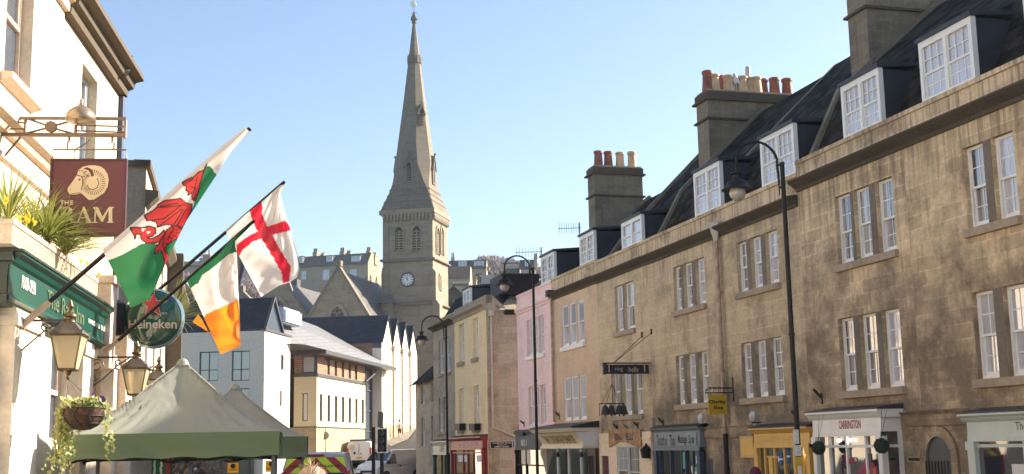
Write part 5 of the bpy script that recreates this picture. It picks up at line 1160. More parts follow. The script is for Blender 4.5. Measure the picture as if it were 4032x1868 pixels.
def leafp(mb, c, r, rd):
    n = Vector((rd.uniform(-1, 1), rd.uniform(.1, 1), rd.uniform(-.3, 1))).normalized(); u_ = n.cross(Vector((rd.uniform(-1, 1), rd.uniform(-1, 1), rd.uniform(-1, 1)))).normalized(); v_ = n.cross(u_)
    pts = [(1, 0), (.45, .3), (.35, .95), (-.2, .55), (-.8, .6), (-.55, 0), (-.8, -.6), (-.2, -.55), (.35, -.95), (.45, -.3)]
    mb.face([Vector(c)+(u_*a+v_*b)*r for a, b in pts])
for i in range(260):
    t = rd.uniform(0, 6.283); r = R0*math.sqrt(rd.random())*1.12; leafp(lf, (bx+r*math.cos(t), bw_+r*math.sin(t), bz+rd.uniform(-.01, .13)), rd.uniform(.025, .042), rd)
lf.build('planting', M['leaf_i'], rt)
lf = MB()
for i in range(80): t = rd.uniform(0, 6.283); r = R0*math.sqrt(rd.random()); leafp(lf, (bx+r*math.cos(t), bw_+r*math.sin(t), bz+rd.uniform(0, .08)), .03, rd)
lf.build('greenery', M['leaf_d'], rt)
tr = MB()
trails = [(-.95, 0, 1.0), (-1.02, .1, .95), (-.9, -.2, 1.15), (-1.0, .3, .7), (-.8, .3, .62), (-.6, .5, .5), (-.7, -.4, 1.05), (-.5, .7, .42), (-.95, -.1, .8), (.85, .3, .72), (.95, .1, .45), (.7, .5, .95), (1.0, -.1, .62), (-.85, .15, 1.2)]
for k, (a, b, L) in enumerate(trails):
    for rep in range(3 if a < 0 else 1):
        p = Vector((bx+R0*b*.8+rd.uniform(-.04, .04), bw_+R0*a*1.05+rd.uniform(-.05, .05), bz+.03)); n = int(L*21); sx_, sy_ = rd.uniform(-.004, .004), rd.uniform(-.006, .004) if a < 0 else rd.uniform(0, .008)
        for i in range(n):
            p = p+Vector((sx_+rd.uniform(-.012, .012), sy_+rd.uniform(-.012, .012), -L*.82/n*rd.uniform(.6, 1.2)*(.9 if rep else 1))); leafp(tr, tuple(p+Vector((rd.uniform(-.03, .03), rd.uniform(-.03, .03), 0))), rd.uniform(.022, .038), rd)
tr.build('trailing_ivy', M['leaf_i'], rt)
def bk(p): q = pxx(p, bx-.1); return (bx-.1, q[0], q[1])
mb = MB()
for p, r in ((p5(915, 345), .05), (p5(1100, 275), .042), (p5(1195, 308), .052), (p5(905, 360), .04), (p5(1215, 318), .04)):
    c = Vector(bk(p))
    for k in range(7):
        t = k*.9; d = Vector((-.4, math.cos(t), math.sin(t))).normalized(); s = d.cross(Vector((1, 0, 0))).normalized()*r*.45; mb.face([c, c+d*r*.7-s, c+d*r, c+d*r*.7+s])
mb.build('pansies', M['violet'], rt)

# ---- round illuminated beer sign ----
c = at(605, 1255, 21.3); xx, ww, zz = P.loc(c); Rr = 119/FPX*21.3
rt = root('round_sign', 'round domed green beer sign with a red star', 'sign', P, (xx, ww, zz))
def beer():
    mt, nt, bs = newmat('beer_sign_face'); bs.inputs['Base Color'].default_value = (.012, .065, .04, 1); bs.inputs['Roughness'].default_value = .06; bs.inputs['Coat Weight'].default_value = .8; return mt
AX = (Vector((-1, 0, 0)), Vector((0, 1, 0)), Vector((0, 0, 1)))
MB().lathe((xx, ww, zz), [(Rr*.93, -.06), (Rr*.93, .02)]+[(Rr*.93*math.cos(t), .02+.13*math.sin(t)) for t in [i*math.pi/2/10 for i in range(1, 10)]]+[(.01, .15)], 48, AX).build('dome', beer(), rt, smooth=2)
MB().lathe((xx, ww, zz), [(Rr*.92, -.08), (Rr, -.06), (Rr, .02), (Rr*.925, .05), (Rr*.92, .03)], 48, AX).build('rim', plain('steel_blue_rim', (.35, .45, .50), .18, metal=.6, var=.05), rt, smooth=True)
def dome(dy, dz, e=.004):
    r = min(.999, math.hypot(dy, dz)/(Rr*.93)); return (xx-.02-.13*math.sqrt(1-r*r)-e, ww+dy, zz+dz)
st = pxx(p6(610, 605), xx-.1); sy, sz = st[0]-ww, st[1]-zz
def star(R1, e):
    pts = []
    for k in range(10):
        r = R1 if k % 2 == 0 else R1*.40; t = math.pi/2+k*math.pi/5; pts.append((sy+r*math.cos(t), sz+r*math.sin(t)))
    mb = MB()
    for k in range(10):
        a, b = pts[k], pts[(k+1) % 10]; n = 4
        for i in range(n):
            def L(t, s): return (sy+(a[0]+(b[0]-a[0])*s-sy)*t, sz+(a[1]+(b[1]-a[1])*s-sz)*t)
            mb.face([dome(*L(i/n, 0), e), dome(*L((i+1)/n, 0), e), dome(*L((i+1)/n, 1), e), dome(*L(i/n, 1), e)])
    return mb
star(.46*Rr*1.05, .004).build('star_outline', M['pipe_w'], rt); star(.43*Rr, .008).build('red_star', plain('red_star_paint', (.42, .01, .02), .3), rt)
tz = pxx(p6(600, 828), xx-.1); MB().text('Heineken', lambda a, b: dome(tz[0]-ww+a, tz[1]-zz+b, .008), Rr*1.56, Rr*.30, .02).build('lettering', M['pipe_w'], rt)
tz2 = pxx(p6(740, 705), xx-.1); MB().text('1873', lambda a, b: dome(tz2[0]-ww+a, tz2[1]-zz+b, .008), Rr*.2, Rr*.07, .01).build('date', M['pipe_w'], rt)
bz_ = MB(); bz_.box(xx-.03, xx+.03, gw_, ww-Rr*.93, zz+.15, zz+.2).box(xx-.03, xx+.03, gw_, ww-Rr*.93, zz-.25, zz-.2)
bz_.lathe((xx, ww-Rr-.1, zz), [(.08, -.28), (.15, -.2), (.18, 0), (.15, .25), (.06, .32)], 10); bz_.build('bracket', M['black'], rt)

# ================= flags =================
def inpoly(x, y, P_):
    c = False; j = len(P_)-1
    for i in range(len(P_)):
        xi, yi = P_[i]; xj, yj = P_[j]
        if (yi > y) != (yj > y) and x < (xj-xi)*(y-yi)/(yj-yi)+xi: c = not c
        j = i
    return c
def dseg(x, y, pl):
    best = 1e9
    for (a, b), (c, d) in zip(pl, pl[1:]):
        L2 = (c-a)**2+(d-b)**2; t = max(0, min(1, ((x-a)*(c-a)+(y-b)*(d-b))/L2)) if L2 else 0
        best = min(best, math.hypot(x-a-t*(c-a), y-b-t*(d-b)))
    return best
def curve(pts, n):
    """resample a polyline evenly"""
    L = [0]
    for (a, b), (c, d) in zip(pts, pts[1:]): L.append(L[-1]+math.hypot(c-a, d-b))
    out = []
    for i in range(n):
        s = L[-1]*i/(n-1); k = 0
        while k < len(L)-2 and L[k+1] < s: k += 1
        t = (s-L[k])/(L[k+1]-L[k]); out.append((pts[k][0]+(pts[k+1][0]-pts[k][0])*t, pts[k][1]+(pts[k+1][1]-pts[k][1])*t))
    return out
def flagcloth(A, B, nu, nv, base, tip, fold, colour, mats, name, parent, hang=0.0):
    """A: edge along the pole, B: outer edge (photo coordinates, same direction). The cloth hangs in the upright plane of its pole, rippled."""
    A, B = curve(A, nu), curve(B, nu); mb = MB(); bw3, tw3 = P.world(*base), P.world(*tip)
    ab = tw3-bw3; nrm = ab.cross(Vector((0, 0, 1))).normalized()
    V = []
    for i in range(nu):
        row = []
        for j in range(nv):
            t = j/(nv-1); px_, py_ = A[i][0]+(B[i][0]-A[i][0])*t, A[i][1]+(B[i][1]-A[i][1])*t
            r_ = ray(px_, py_); tt = (bw3-EYE).dot(nrm)/r_.dot(nrm); q = EYE+r_*tt
            q = q + r_*(fold(i/(nu-1), t)+hang*t-.045); row.append((q, px_, py_))
        V.append(row)
    for i in range(nu):
        for j in range(nv): mb.v.append(P.loc(V[i][j][0]))
    for i in range(nu-1):
        for j in range(nv-1):
            a = i*nv+j; cx = (V[i][j][1]+V[i+1][j+1][1])/2; cy = (V[i][j][2]+V[i+1][j+1][2])/2
            mb.f.append((a, a+1, a+nv+1, a+nv)); mb.mi.append(colour(cx, cy, (i+.5)/(nu-1), (j+.5)/(nv-1)))
    o = mb.build(name, mats, parent, smooth=2); return o
M['f_white'] = cloth('flag_white', (.74, .69, .66), .42); M['f_green'] = cloth('flag_green', (.01, .17, .055), .38); M['f_red'] = cloth('flag_red', (.52, .022, .022), .38); M['f_dark'] = cloth('flag_black_line', (.045, .012, .015), .2)
M['f_or'] = cloth('flag_orange', (.92, .26, .012), .5); M['f_eng'] = cloth('flag_bright_red', (.72, .012, .04), .5); M['f_lw'] = cloth('flag_light_white', (.80, .75, .70), .55)
def pole(rt, base, tip, sock=.12, r=.029):
    b, t = Vector(base), Vector(tip); d = (t-b)
    MB().tube([tuple(b+d*sock), tuple(t)], r, 10).build('pole', M['black'], rt, smooth=True)
    MB().tube([tuple(b), tuple(b+d*(sock+.012))], [.05, .038], 8).build('socket', M['wood_old'] if False else plain('bleached_wood_socket', (.42, .32, .24), .7, var=.2), rt)
# poles: base on the pub front, tips reaching out over the pavement at the same distance
def polepts(pb, pt, w):
    bx_, bz_ = P.hit(*pb, w); tw_, tz_ = P.hitx(*pt, bx_); return (bx_, w, bz_), (bx_, tw_, tz_)
b, t = polepts((86, 1283), (978, 513), -.1)
t = (t[0], t[1]+(t[1]-b[1])*.008, t[2]+(t[2]-b[2])*.008)
rt = root('flag_on_pole', 'Welsh flag with a red dragon, furled along the highest black pole', 'flag', P, b); W1 = (b, t)
sd = (Vector(t)-Vector(b)); pole(rt, b, t, .105)
DR = {  # dragon shapes, traced on the cloth (tile coordinates r1)
 'wing': [(283, 330), (330, 300), (460, 282), (500, 315), (550, 330), (545, 370), (520, 430), (490, 490), (470, 520), (430, 500), (400, 495), (370, 490), (340, 488), (280, 508), (270, 470), (230, 455), (195, 455), (175, 415), (240, 380), (270, 355)],
 'head': [(475, 155), (520, 130), (560, 115), (600, 78), (640, 60), (665, 15), (640, 75), (625, 120), (610, 175), (600, 230), (575, 305), (550, 290), (545, 240), (520, 258), (515, 225), (500, 222), (505, 190), (480, 178)],
 'body': [(400, 495), (470, 505), (465, 560), (430, 600), (380, 625), (350, 650), (345, 690), (375, 740), (350, 800), (315, 845), (335, 770), (310, 700), (290, 690), (252, 722), (262, 670), (290, 640), (310, 600), (330, 570), (350, 530)],
 'tail': [(65, 510), (160, 510), (215, 500), (262, 515), (265, 550), (240, 580), (195, 590), (230, 600), (290, 570), (330, 530), (340, 560), (300, 620), (250, 635), (190, 632), (150, 600), (145, 565), (110, 560), (105, 600), (85, 555)],
}
HOLE = [[(190, 545), (215, 535), (225, 545), (205, 560)], [(160, 515), (190, 520), (165, 545), (150, 530)]]
LN = [[(283, 330), (330, 300), (460, 282), (500, 315), (550, 330)], [(500, 330), (400, 345), (270, 355)], [(460, 340), (330, 440), (230, 455)], [(470, 365), (280, 508)], [(480, 370), (400, 495)], [(500, 370), (430, 500)], [(440, 320), (300, 345)], [(380, 500), (410, 520), (380, 560), (360, 600)],
      [(350, 530), (330, 590), (320, 650), (345, 720)], [(455, 520), (430, 530)], [(450, 550), (420, 555)], [(430, 580), (400, 575)], [(400, 600), (375, 590)], [(365, 640), (340, 630)], [(355, 670), (325, 665)], [(365, 700), (330, 700)], [(520, 150), (560, 130)], [(540, 190), (580, 205)], [(590, 120), (560, 240)], [(580, 250), (560, 300)], [(160, 510), (215, 500), (262, 515), (265, 550), (240, 580), (195, 590)], [(190, 632), (290, 625), (330, 570)]]
S_ = lambda pl: [r1(*p) for p in pl]
DR = {k: S_(v) for k, v in DR.items()}; HOLE = [S_(h) for h in HOLE]; LN = [S_(l) for l in LN]
GB = S_([(-160, 790), (0, 725), (160, 635), (250, 640), (300, 640), (390, 610), (450, 560), (500, 470), (560, 340), (600, 200), (640, 80), (660, 30), (690, 28), (742, 100), (1000, -200), (1000, 1300), (-200, 1300)])
def wcol(x, y, u, v):
    for l in LN:
        if dseg(x, y, l) < 2.3 and any(inpoly(x, y, p) for p in DR.values()): return 3
    for p in DR.values():
        e = dseg(x, y, p+[p[0]])
        if e < 2.6: return 3
    if any(inpoly(x, y, h) for h in HOLE): return 0
    for p in DR.values():
        if inpoly(x, y, p): return 2
    return 1 if inpoly(x, y, GB) else 0
Aw = [(403, 984), (511, 891), (626, 791), (750, 681), (841, 603), (903, 552), (963, 503)]
Bw = [(519, 1212), (581, 1184), (614, 1127), (668, 1003), (735, 869), (790, 785), (852, 691), (880, 645), (919, 586), (955, 548), (984, 519)]
def fw_(u, v): return .07*math.sin(9*v*(1-.6*u)+2.2*u)*v*(1-u*.5)+.035*math.sin(14*u+4*v)*v + (.05 if False else 0)-.12*max(0, v-.55)*(1-u)
flagcloth(Aw, Bw, 190, 80, b, t, fw_, wcol, [M['f_white'], M['f_green'], M['f_red'], M['f_dark']], 'cloth', rt)
# England
b, t = polepts((478, 1268), (1121, 716), -.1)
rt = root('flag_on_pole', 'white flag with a red cross, hanging from the second black pole', 'flag', P, b); pole(rt, b, t, .03)
Ae = S2 = [r2(90, 548), r2(200, 455), r2(318, 362), r2(428, 278), r2(520, 195), r2(600, 125), r2(652, 108)]
Be = [r2(425, 1168), r2(600, 1060), r2(700, 1030), r2(762, 985), r2(782, 900), r2(770, 780), r2(720, 600), r2(680, 470), r2(640, 340), r2(600, 200), r2(652, 112)]
C1 = S_e = [r2(318, 362), r2(428, 278), r2(440, 330), r2(430, 380), r2(480, 500), r2(600, 720), r2(705, 885), r2(690, 1020), r2(655, 1040), r2(625, 1030), r2(620, 950), r2(540, 800), r2(440, 640), r2(375, 520), r2(340, 440)]
C2 = [r2(190, 740), r2(215, 800), r2(250, 725), r2(350, 650), r2(430, 620), r2(540, 580), r2(705, 545), r2(680, 480), r2(650, 450), r2(500, 505), r2(420, 540), r2(280, 610), r2(200, 670), r2(150, 720)]
def ecol(x, y, u, v): return 1 if inpoly(x, y, C1) or inpoly(x, y, C2) else 0
def fe(u, v): return .09*math.sin(7*u+5*v)*v+.05*math.sin(16*u-3*v)*v+.012*math.sin(40*v+9*u)
flagcloth(Ae, Be, 90, 80, b, t, fe, ecol, [M['f_lw'], M['f_eng']], 'cloth', rt)
MB().tube([P.loc(at(*r2(695, 1030), P.world(*b).y)), P.loc(at(*r2(722, 1110), P.world(*b).y))], .006, 4).build('cord', M['paper'], rt)
# Ireland
b, t = polepts((412, 1388), (1003, 868), -.1)
rt = root('flag_on_pole', 'green, white and orange tricolour hanging lowest, in front of the red-cross flag', 'flag', P, b); pole(rt, b, t, .075)
Ai = [p6(1005, 315), p6(1180, 170), p6(1400, 0), r2(0, 745), r2(80, 650), r2(200, 540), r2(330, 470), r2(372, 450)]
Ai = [p6(1005, 318), p6(1180, 165), p6(1385, 0), (905, 950), (960, 905), (985, 885)]
Bi = [p6(1400, 1180), p6(1520, 1130), p6(1635, 1080), p6(1620, 700), p6(1600, 300), p6(1590, 60), r2(195, 720), r2(180, 660), r2(250, 580), r2(330, 500), r2(365, 470)]
GI = [p6(980, 280), p6(1400, -100), (1010, 850), (1010, 890), r2(330, 510), r2(180, 640), r2(180, 690), p6(1590, -20), p6(1500, 0), p6(1350, 130), p6(1250, 205), p6(1180, 250), p6(1140, 340), p6(1030, 412)]
OI = [p6(1180, 770), p6(1230, 710), p6(1380, 640), p6(1605, 535), p6(1700, 520), p6(1700, 1300), p6(1200, 1300)]
def icol(x, y, u, v): return 1 if inpoly(x, y, GI) else (2 if inpoly(x, y, OI) else 0)
def fi(u, v): return .07*math.sin(8*u+3*v)*v+.03*math.sin(22*u+9*v)*v+.02*math.sin(30*v-14*u)*v
flagcloth(Ai, Bi, 120, 100, b, t, fi, icol, [M['f_lw'], M['f_green'], M['f_or']], 'cloth', rt)
bk_ = MB(); q0 = P.world(*b).y+.15
bk_.face([P.loc(at(*p, q0)) for p in (p6(1135, 712), p6(1180, 775), p6(1400, 1180), p6(1330, 1050), p6(1240, 910), p6(1070, 800))]).build('back_fold', M['f_or'], rt)
# furled navy flag behind
mb = MB(); nv = at(948, 1060, 22.5); x_, w_, z_ = P.loc(nv)
mb.tube([P.loc(at(*p, 22.5)) for p in ((935, 985), (944, 1020), (948, 1060), (941, 1100), (938, 1135))], [.05, .1, .10, .055, .02], 8)
mb.build('furled_flag', M['navy'], None, P, (x_, w_, z_), smooth=True, label='furled navy-blue flag glimpsed between the tricolour and the red-cross flag', cat='flag')
# ================= market tents =================
M['tent'] = cloth('tent_sage_canvas', (.46, .47, .40), .45, rough=.7, sc=4, bmp=.12); M['tentd'] = cloth('tent_valance_canvas', (.12, .17, .085), .12, sc=4)
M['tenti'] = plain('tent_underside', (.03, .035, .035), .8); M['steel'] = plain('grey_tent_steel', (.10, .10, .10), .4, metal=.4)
def tent(label, peak, zc, half, zeave, val, az=0.0, seed=0):
    pk = at(*peak, zc); fr = Fr((pk.x, pk.y), math.pi/2-az); g = gz(zc); rt = root('market_tent', label, 'tent', fr, (0, 0, g), group='green market tents')
    N = 64; mb = MB(); H = pk.z-zeave; rd = random.Random(seed)
    def hgt(x, y):
        a, b = abs(x)/half, abs(y)/half; m_ = max(a, b); d = 1-m_
        base = H*(d**1.28*.80+.20*max(0, 1-m_*5)**.5*1.0) if False else H*(.62*d**1.7+.38*d**.9)
        sag = -.14*math.sin(math.pi*m_)*(1-min(a, b)/(m_+1e-6))          # cloth sags between the ridge poles
        k_ = min(a, b)/(m_+1e-6); wr = (.030*math.sin(38*k_+5*m_+seed)*k_+.022*math.sin(61*k_-9*m_+x))*m_*(1-m_)*4*(.3+.7*k_)
        return zeave+max(0, base+sag*.9+wr)
    for i in range(N+1):
        for j in range(N+1):
            x = half*(2*i/N-1); y = half*(2*j/N-1); mb.v.append((x, y, hgt(x, y)))
    for i in range(N):
        for j in range(N):
            a = i*(N+1)+j; mb.f.append((a, a+1, a+N+2, a+N+1)); mb.mi.append(0)
    # little cap on the centre pole
    mb.build('canopy', M['tent'], rt, smooth=2)
    MB().lathe((0, 0, pk.z-.09), [(.10, 0), (.085, .05), (.06, .09), (.03, .11)], 12).build('cap', M['tent'], rt, smooth=True)
    for sx, sy in ((-1, -1), (1, -1), (1, 1), (-1, 1)): MB().tube([(sx*half*t, sy*half*t, hgt(sx*half*t, sy*half*t)+.002) for t in [i/20 for i in range(1, 21)]], .009, 5).build('ridge_seam', M['tent'], rt)
    vb = MB(); n = 40
    for s_ in range(4):
        for i in range(n):
            t0, t1 = 2*i/n-1, 2*(i+1)/n-1
            def q(t, z, k):
                off = half+.012+.014*math.sin(t*7+s_+z*9)+ (.01 if k else 0); zz = z+(.012*math.sin(t*15+s_) if k else 0)
                c = {0: (t*half, -off), 1: (off, t*half), 2: (t*half, off), 3: (-off, t*half)}[s_]; return (c[0], c[1], zz)
            for k in range(4):
                z0, z1 = zeave+.02-val*k/4, zeave+.02-val*(k+1)/4; vb.face([q(t0, z0, 0), q(t1, z0, 0), q(t1, z1, k == 3), q(t0, z1, k == 3)])
    vb.build('valance', M['tentd'], rt, smooth=2)
    lg = MB()
    for sx in (-1, 1):
        for sy in (-1, 1):
            o = MB().box(sx*(half-.08)-.025, sx*(half-.08)+.025, sy*(half-.08)-.025, sy*(half-.08)+.025, g-zc*0, zeave); o.build('leg', M['steel'], rt)
    tr = MB(); h_ = half-.08; zz = zeave-val*.9
    for k in range(4):
        c = [(-h_, -h_), (h_, -h_), (h_, h_), (-h_, h_)]; a, b = c[k], c[(k+1) % 4]; m_ = ((a[0]+b[0])/2, (a[1]+b[1])/2)
        tr.tube([(a[0], a[1], zeave-.05), (m_[0], m_[1], zz-.08), (b[0], b[1], zeave-.05)], .016, 5); tr.tube([(a[0], a[1], zz-.06), (m_[0], m_[1], zeave-.05), (b[0], b[1], zz-.06)], .016, 5)
        tr.tube([(m_[0], m_[1], zz-.05), (0, 0, zz+.1)], .016, 5)
    tr.tube([(0, 0, zz), (0, 0, pk.z-.1)], .02, 6); tr.build('truss', M['black'], rt)
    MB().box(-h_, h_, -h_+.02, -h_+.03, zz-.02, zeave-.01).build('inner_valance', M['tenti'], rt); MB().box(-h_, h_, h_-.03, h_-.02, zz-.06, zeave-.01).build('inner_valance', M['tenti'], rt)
    return rt, fr
ze = at(1090, 1703, 17.0).z
tent('nearest sage-green market tent beside the pub, its peak below the tricolour', (720, 1418), 18.4, 1.42, ze, .33, az=R(10), seed=1)
ze2 = at(1200, 1722, 24.0).z
tent('second sage-green market tent, seen behind the right corner of the nearest tent', (928, 1517), 25.5, 1.42, ze2, .40, az=R(10), seed=4)

# ================= white modern buildings =================
def frame_az(pt, zc, vx, vy=1745, out=1):
    """frame whose origin is at the photo point pt at distance zc, x running towards the vanishing point"""
    d = ray(vx, vy); az = math.atan2(d.x, d.y); q = at(*pt, zc); return Fr((q.x, q.y), az, out)
M['mw'] = stone('modern_white_render', (.84, .73, .59), dark=(.6, .56, .5), joint=0, var=0, streak=.3, blotch=.2, seed=31, bmp=.02)
M['mc'] = stone('modern_cream_render', (.76, .62, .40), dark=(.5, .4, .25), joint=0, var=0, streak=.3, blotch=.2, seed=32, bmp=.02)
M['mst'] = stone('modern_stone_base', (.46, .36, .22), joint=.6, streak=.2, blotch=.3, seed=33, bw=.6, bh=.3)
M['larch'] = slate('larch_cladding', (.34, .19, .11), bw=3.0, bh=.14, var=.18, rough=.8, mo=0)
M['mgrey'] = plain('dark_grey_metal', (.07, .075, .08), .4, var=.1)
B = frame_az((1040, 1500), 81.0, 2700)          # out=+1: local +w is to the left, so the lit face looks to -w
def bh(p, w=0): return B.hit(p[0], p[1], w)
def bxh(p, x): return B.hitx(p[0], p[1], x)
# -- gabled block behind the tents
zt_f = bxh((1040, 1302), 0)[1]; rt = root('white_building', 'white modern block with a slate gable and square dark windows, behind the tents', 'building', B, (2.5, 3, 0)); g0 = -.5
L = bh((1143, 1330))[0]; W0 = 14.0
def fwin(p, q):
    a = bxh(p, 0); b = bxh(q, 0); return (b[0], a[0], b[1], a[1])
wl = [fwin(q4(195, 912), q7t) for q7t in [p7(1362, 605)]]; wl = [(bxh(p7(1362, 600), 0)[0], bxh(p7(1150, 255), 0)[0], bxh(p7(1250, 602), 0)[1], bxh(p7(1250, 255), 0)[1]), (bxh(q1(840, 95), 0)[0], bxh(p7(1530, 245), 0)[0], bxh(q1(740, 95), 0)[1], bxh(p7(1600, 245), 0)[1]), (bxh(q1(838, 300), 0)[0], bxh(q1(628, 300), 0)[0], bxh(q1(740, 185), 0)[1]-2.2, bxh(q1(740, 185), 0)[1])]
mb = MB()
mb.wall(0, W0, g0, zt_f, wl, 0, -.0, ax='y') if False else None
def wallx(mb, x, w0, w1, z0, z1, holes, depth):
    """wall in the plane x=const (facing the camera), openings (wa,wb,za,zb)"""
    sub = MB(); sub.wall(w0, w1, z0, z1, holes, 0, depth)
    mb.add([(x-p[1], p[0], p[2]) for p in sub.v], sub.f)
wallx(mb, 0, 0, W0, g0, zt_f, wl, .25)
sw = [bh(q4(1150, 945)), bh(q4(1185, 1130)), bh(q1(1200, 210)), bh(q1(1222, 395))]
lw_ = [(sw[0][0], sw[1][0], sw[1][1], sw[0][1]), (sw[2][0], sw[3][0], sw[3][1], sw[2][1])]
mb.wall(0, L, g0, zt_f, lw_, 0, -.2); mb.face([(L, 0, g0), (L, W0, g0), (L, W0, zt_f), (L, 0, zt_f)]).face([(0, 0, zt_f), (L, 0, zt_f), (L, W0, zt_f), (0, W0, zt_f)])
mb.build('wall', M['mw'], rt)
def gwin(rt, pts, x=None, w=None, fr_='mgrey', gm='glass_b', n=2, tr=None):
    """dark framed window in plane x=const or w=const: pts=(a,b,z0,z1)"""
    a, b, z0, z1 = pts; a, b = sorted((a, b)); z0, z1 = sorted((z0, z1)); t = .06; mb = MB()
    def bb(a0, a1, c0, c1):
        if x is not None: mb.box(x, x+.06, a0, a1, c0, c1)
        else: mb.box(a0, a1, w, w+.06, c0, c1)
    bb(a, a+t, z0, z1); bb(b-t, b, z0, z1); bb(a+t, b-t, z0, z0+t); bb(a+t, b-t, z1-t, z1)
    for i in range(1, n): c = a+(b-a)*i/n; bb(c-.03, c+.03, z0+t, z1-t)
    if tr: c = z0+(z1-z0)*tr; bb(a+t, b-t, c-.025, c+.025)
    o = mb.build('window', M[fr_], rt)
    g = MB(); g.face([(x+.03, a, z0), (x+.03, b, z0), (x+.03, b, z1), (x+.03, a, z1)] if x is not None else [(a, w+.03, z0), (b, w+.03, z0), (b, w+.03, z1), (a, w+.03, z1)]); g.build('pane', M[gm], o)
    return o
for p in wl: gwin(rt, p, x=.12, tr=.38)
for p in lw_: gwin(rt, p, w=.08, n=1)
MB().box(-.1, L+.1, -.12, .25, zt_f+.001, zt_f+.12).build('coping', M['mgrey'], rt)
# slate roof with a glazed gable looking right
ap = bh((1075, 1172), .35); ft0 = bh((1036, 1302), .35); x0_, x1_ = ft0[0], bh((1112, 1318), .35)[0]
MB().pw([(x0_, zt_f-.0), (ap[0], ap[1]), (x1_+.1, zt_f-.0)], .36, W0).build('roof', M['slate_b'], rt)
mb = MB(); t = .16
mb.pw([(x0_-.08, zt_f), (ap[0], ap[1]+.1), (ap[0], ap[1]-.12), (x0_+.10, zt_f)], .18, .355); mb.pw([(x1_+.2, zt_f), (ap[0]+.001, ap[1]+.1), (ap[0]+.001, ap[1]-.12), (x1_+.02, zt_f)], .18, .355)
mb.build('barge_board', M['steel'], rt); MB().face([(x0_+.1, .33, zt_f+.02), (x1_, .33, zt_f+.02), (ap[0], .33, ap[1]-.1)]).build('gable_glazing', M['glass_b'], rt)
# ground floor shop wall seen under the tents
MB().box(-.2, -.05, .6, W0, g0, 2.6).build('shop_window', M['glass_s'], rt)
for k in range(7): MB().box(-.28, -.2, .8+k*1.9, .95+k*1.9, g0, 2.7).build('shop_post', M['steel'], rt)

# -- cream building with bay, larch band and long pale roof
xc0 = bh((1247, 1600))[0]; xc1 = bh((1440, 1600))[0]; rt = root('cream_building', 'cream modern building with a larch-clad top storey and seven tall slit windows', 'building', B, ((xc0+xc1)/2, 4, 1)); CB = rt
zg = bh(q2(400, 585))[1]; zbase = bh(q2(400, 640))[1]; zl0 = bh(q5(400, 890))[1]; zl1 = bh(q5(400, 650))[1]; zea = bh(q5(400, 630), -.9)[1]
slits = []
for a, b in ((175, 208), (265, 300), (351, 385), (434, 468), (514, 546), (592, 622), (667, 697)):
    slits.append((bh(q2(a, 400))[0], bh(q2(b, 400))[0], bh(q2(170, 572))[1], bh(q2(175, 250))[1]))
mb = MB(); mb.wall(xc0, xc1, zbase, zl0, slits, 0, -.25); 
WB = bxh((1157, 1600), xc0-.0)[0]
# camera-facing bay wall, with its tall window
q = bxh(q1(1465, 242), xc0); q_ = bxh(q1(1525, 568), xc0)
wallx(mb, xc0, 0, WB, zbase, zl0, [(q_[0], q[0], q_[1], q[1])], .2)
mb.build('wall', M['mc'], rt)
gwin(rt, (q_[0], q[0], q_[1], q[1]), x=xc0+.05, n=1)
for s_ in slits: gwin(rt, s_, w=.1, n=1)
MB().box(xc0+.02, xc1-.02, .02, 9, -.5, zbase-.08).box(xc0+.5, xc1, 3, 12, zbase, zl1).build('base_wall', M['mst'], rt)
MB().box(xc0-.04, xc1+.02, -.05, WB+.05, zbase-.08, zbase-.001).box(xc0-.08, xc1+.1, -.1, WB+.05, zl0, zl0+.22).build('grey_band', M['mgrey'], rt)
la = MB(); pan = []
for a in (270, 355, 438, 518, 592): pan.append((bh(q5(a, 800))[0], bh(q5(a+28, 800))[0], zl0+.3, zl1-.02))
la.wall(xc0, xc1, zl0+.22, zl1, pan, .03, -.12)
qa = bxh(q4(1410, 950), xc0+.02); qb = bxh(q4(1540, 1180), xc0+.02)
wallx(la, xc0+.02, .03, WB, zl0+.22, zl1, [(bxh(q4(1560, 1000), xc0)[0], bxh(q4(1405, 1000), xc0)[0], zl0+.3, zl1-.1)], .15)
la.build('larch_storey', M['larch'], rt)
for s_ in pan: gwin(rt, s_, w=.1, n=1)
gwin(rt, (bxh(q4(1560, 1000), xc0)[0], bxh(q4(1405, 1000), xc0)[0], zl0+.3, zl1-.1), x=xc0+.05, n=1, gm='glass_c')
MB().box(xc0-.05, xc0+.12, -.04, .2, zl0+.22, zl1).box(xc1-.15, xc1+.02, -.03, .12, -.3, zl1).build('corner_post', M['mgrey'], rt)
MB().box(xc0-.9, xc1+7.4, -.95, WB+.3, zl1+.0, zl1+.28).build('eaves', M['mgrey'], rt)
r0p = bh((1312, 1307), 6.5); 
zr_ = r0p[1]; xr1 = r0p[0]
MB().face([(xc0-6, -.9, zl1+.29), (xc1+7.3, -.9, zl1+.29), (xr1, 6.5, zr_), (xc0-10, 6.5, zr_+.4), (xc0-10, 2, zl1+.29)]).face([(xc1+7.3, -.9, zl1+.29), (xc1+7.3, 13, zl1+.29), (xr1, 6.5, zr_)]).build('roof', M['slate_g'], rt)
MB().tube([B.loc(at(*q5(840, 770), 108)), B.loc(at(*q5(825, 810), 108)), B.loc(at(*q5(722, 900), 106)), B.loc(at(*q5(722, 1190), 106))], .07, 6).build('downpipe', M['mgrey'], rt)
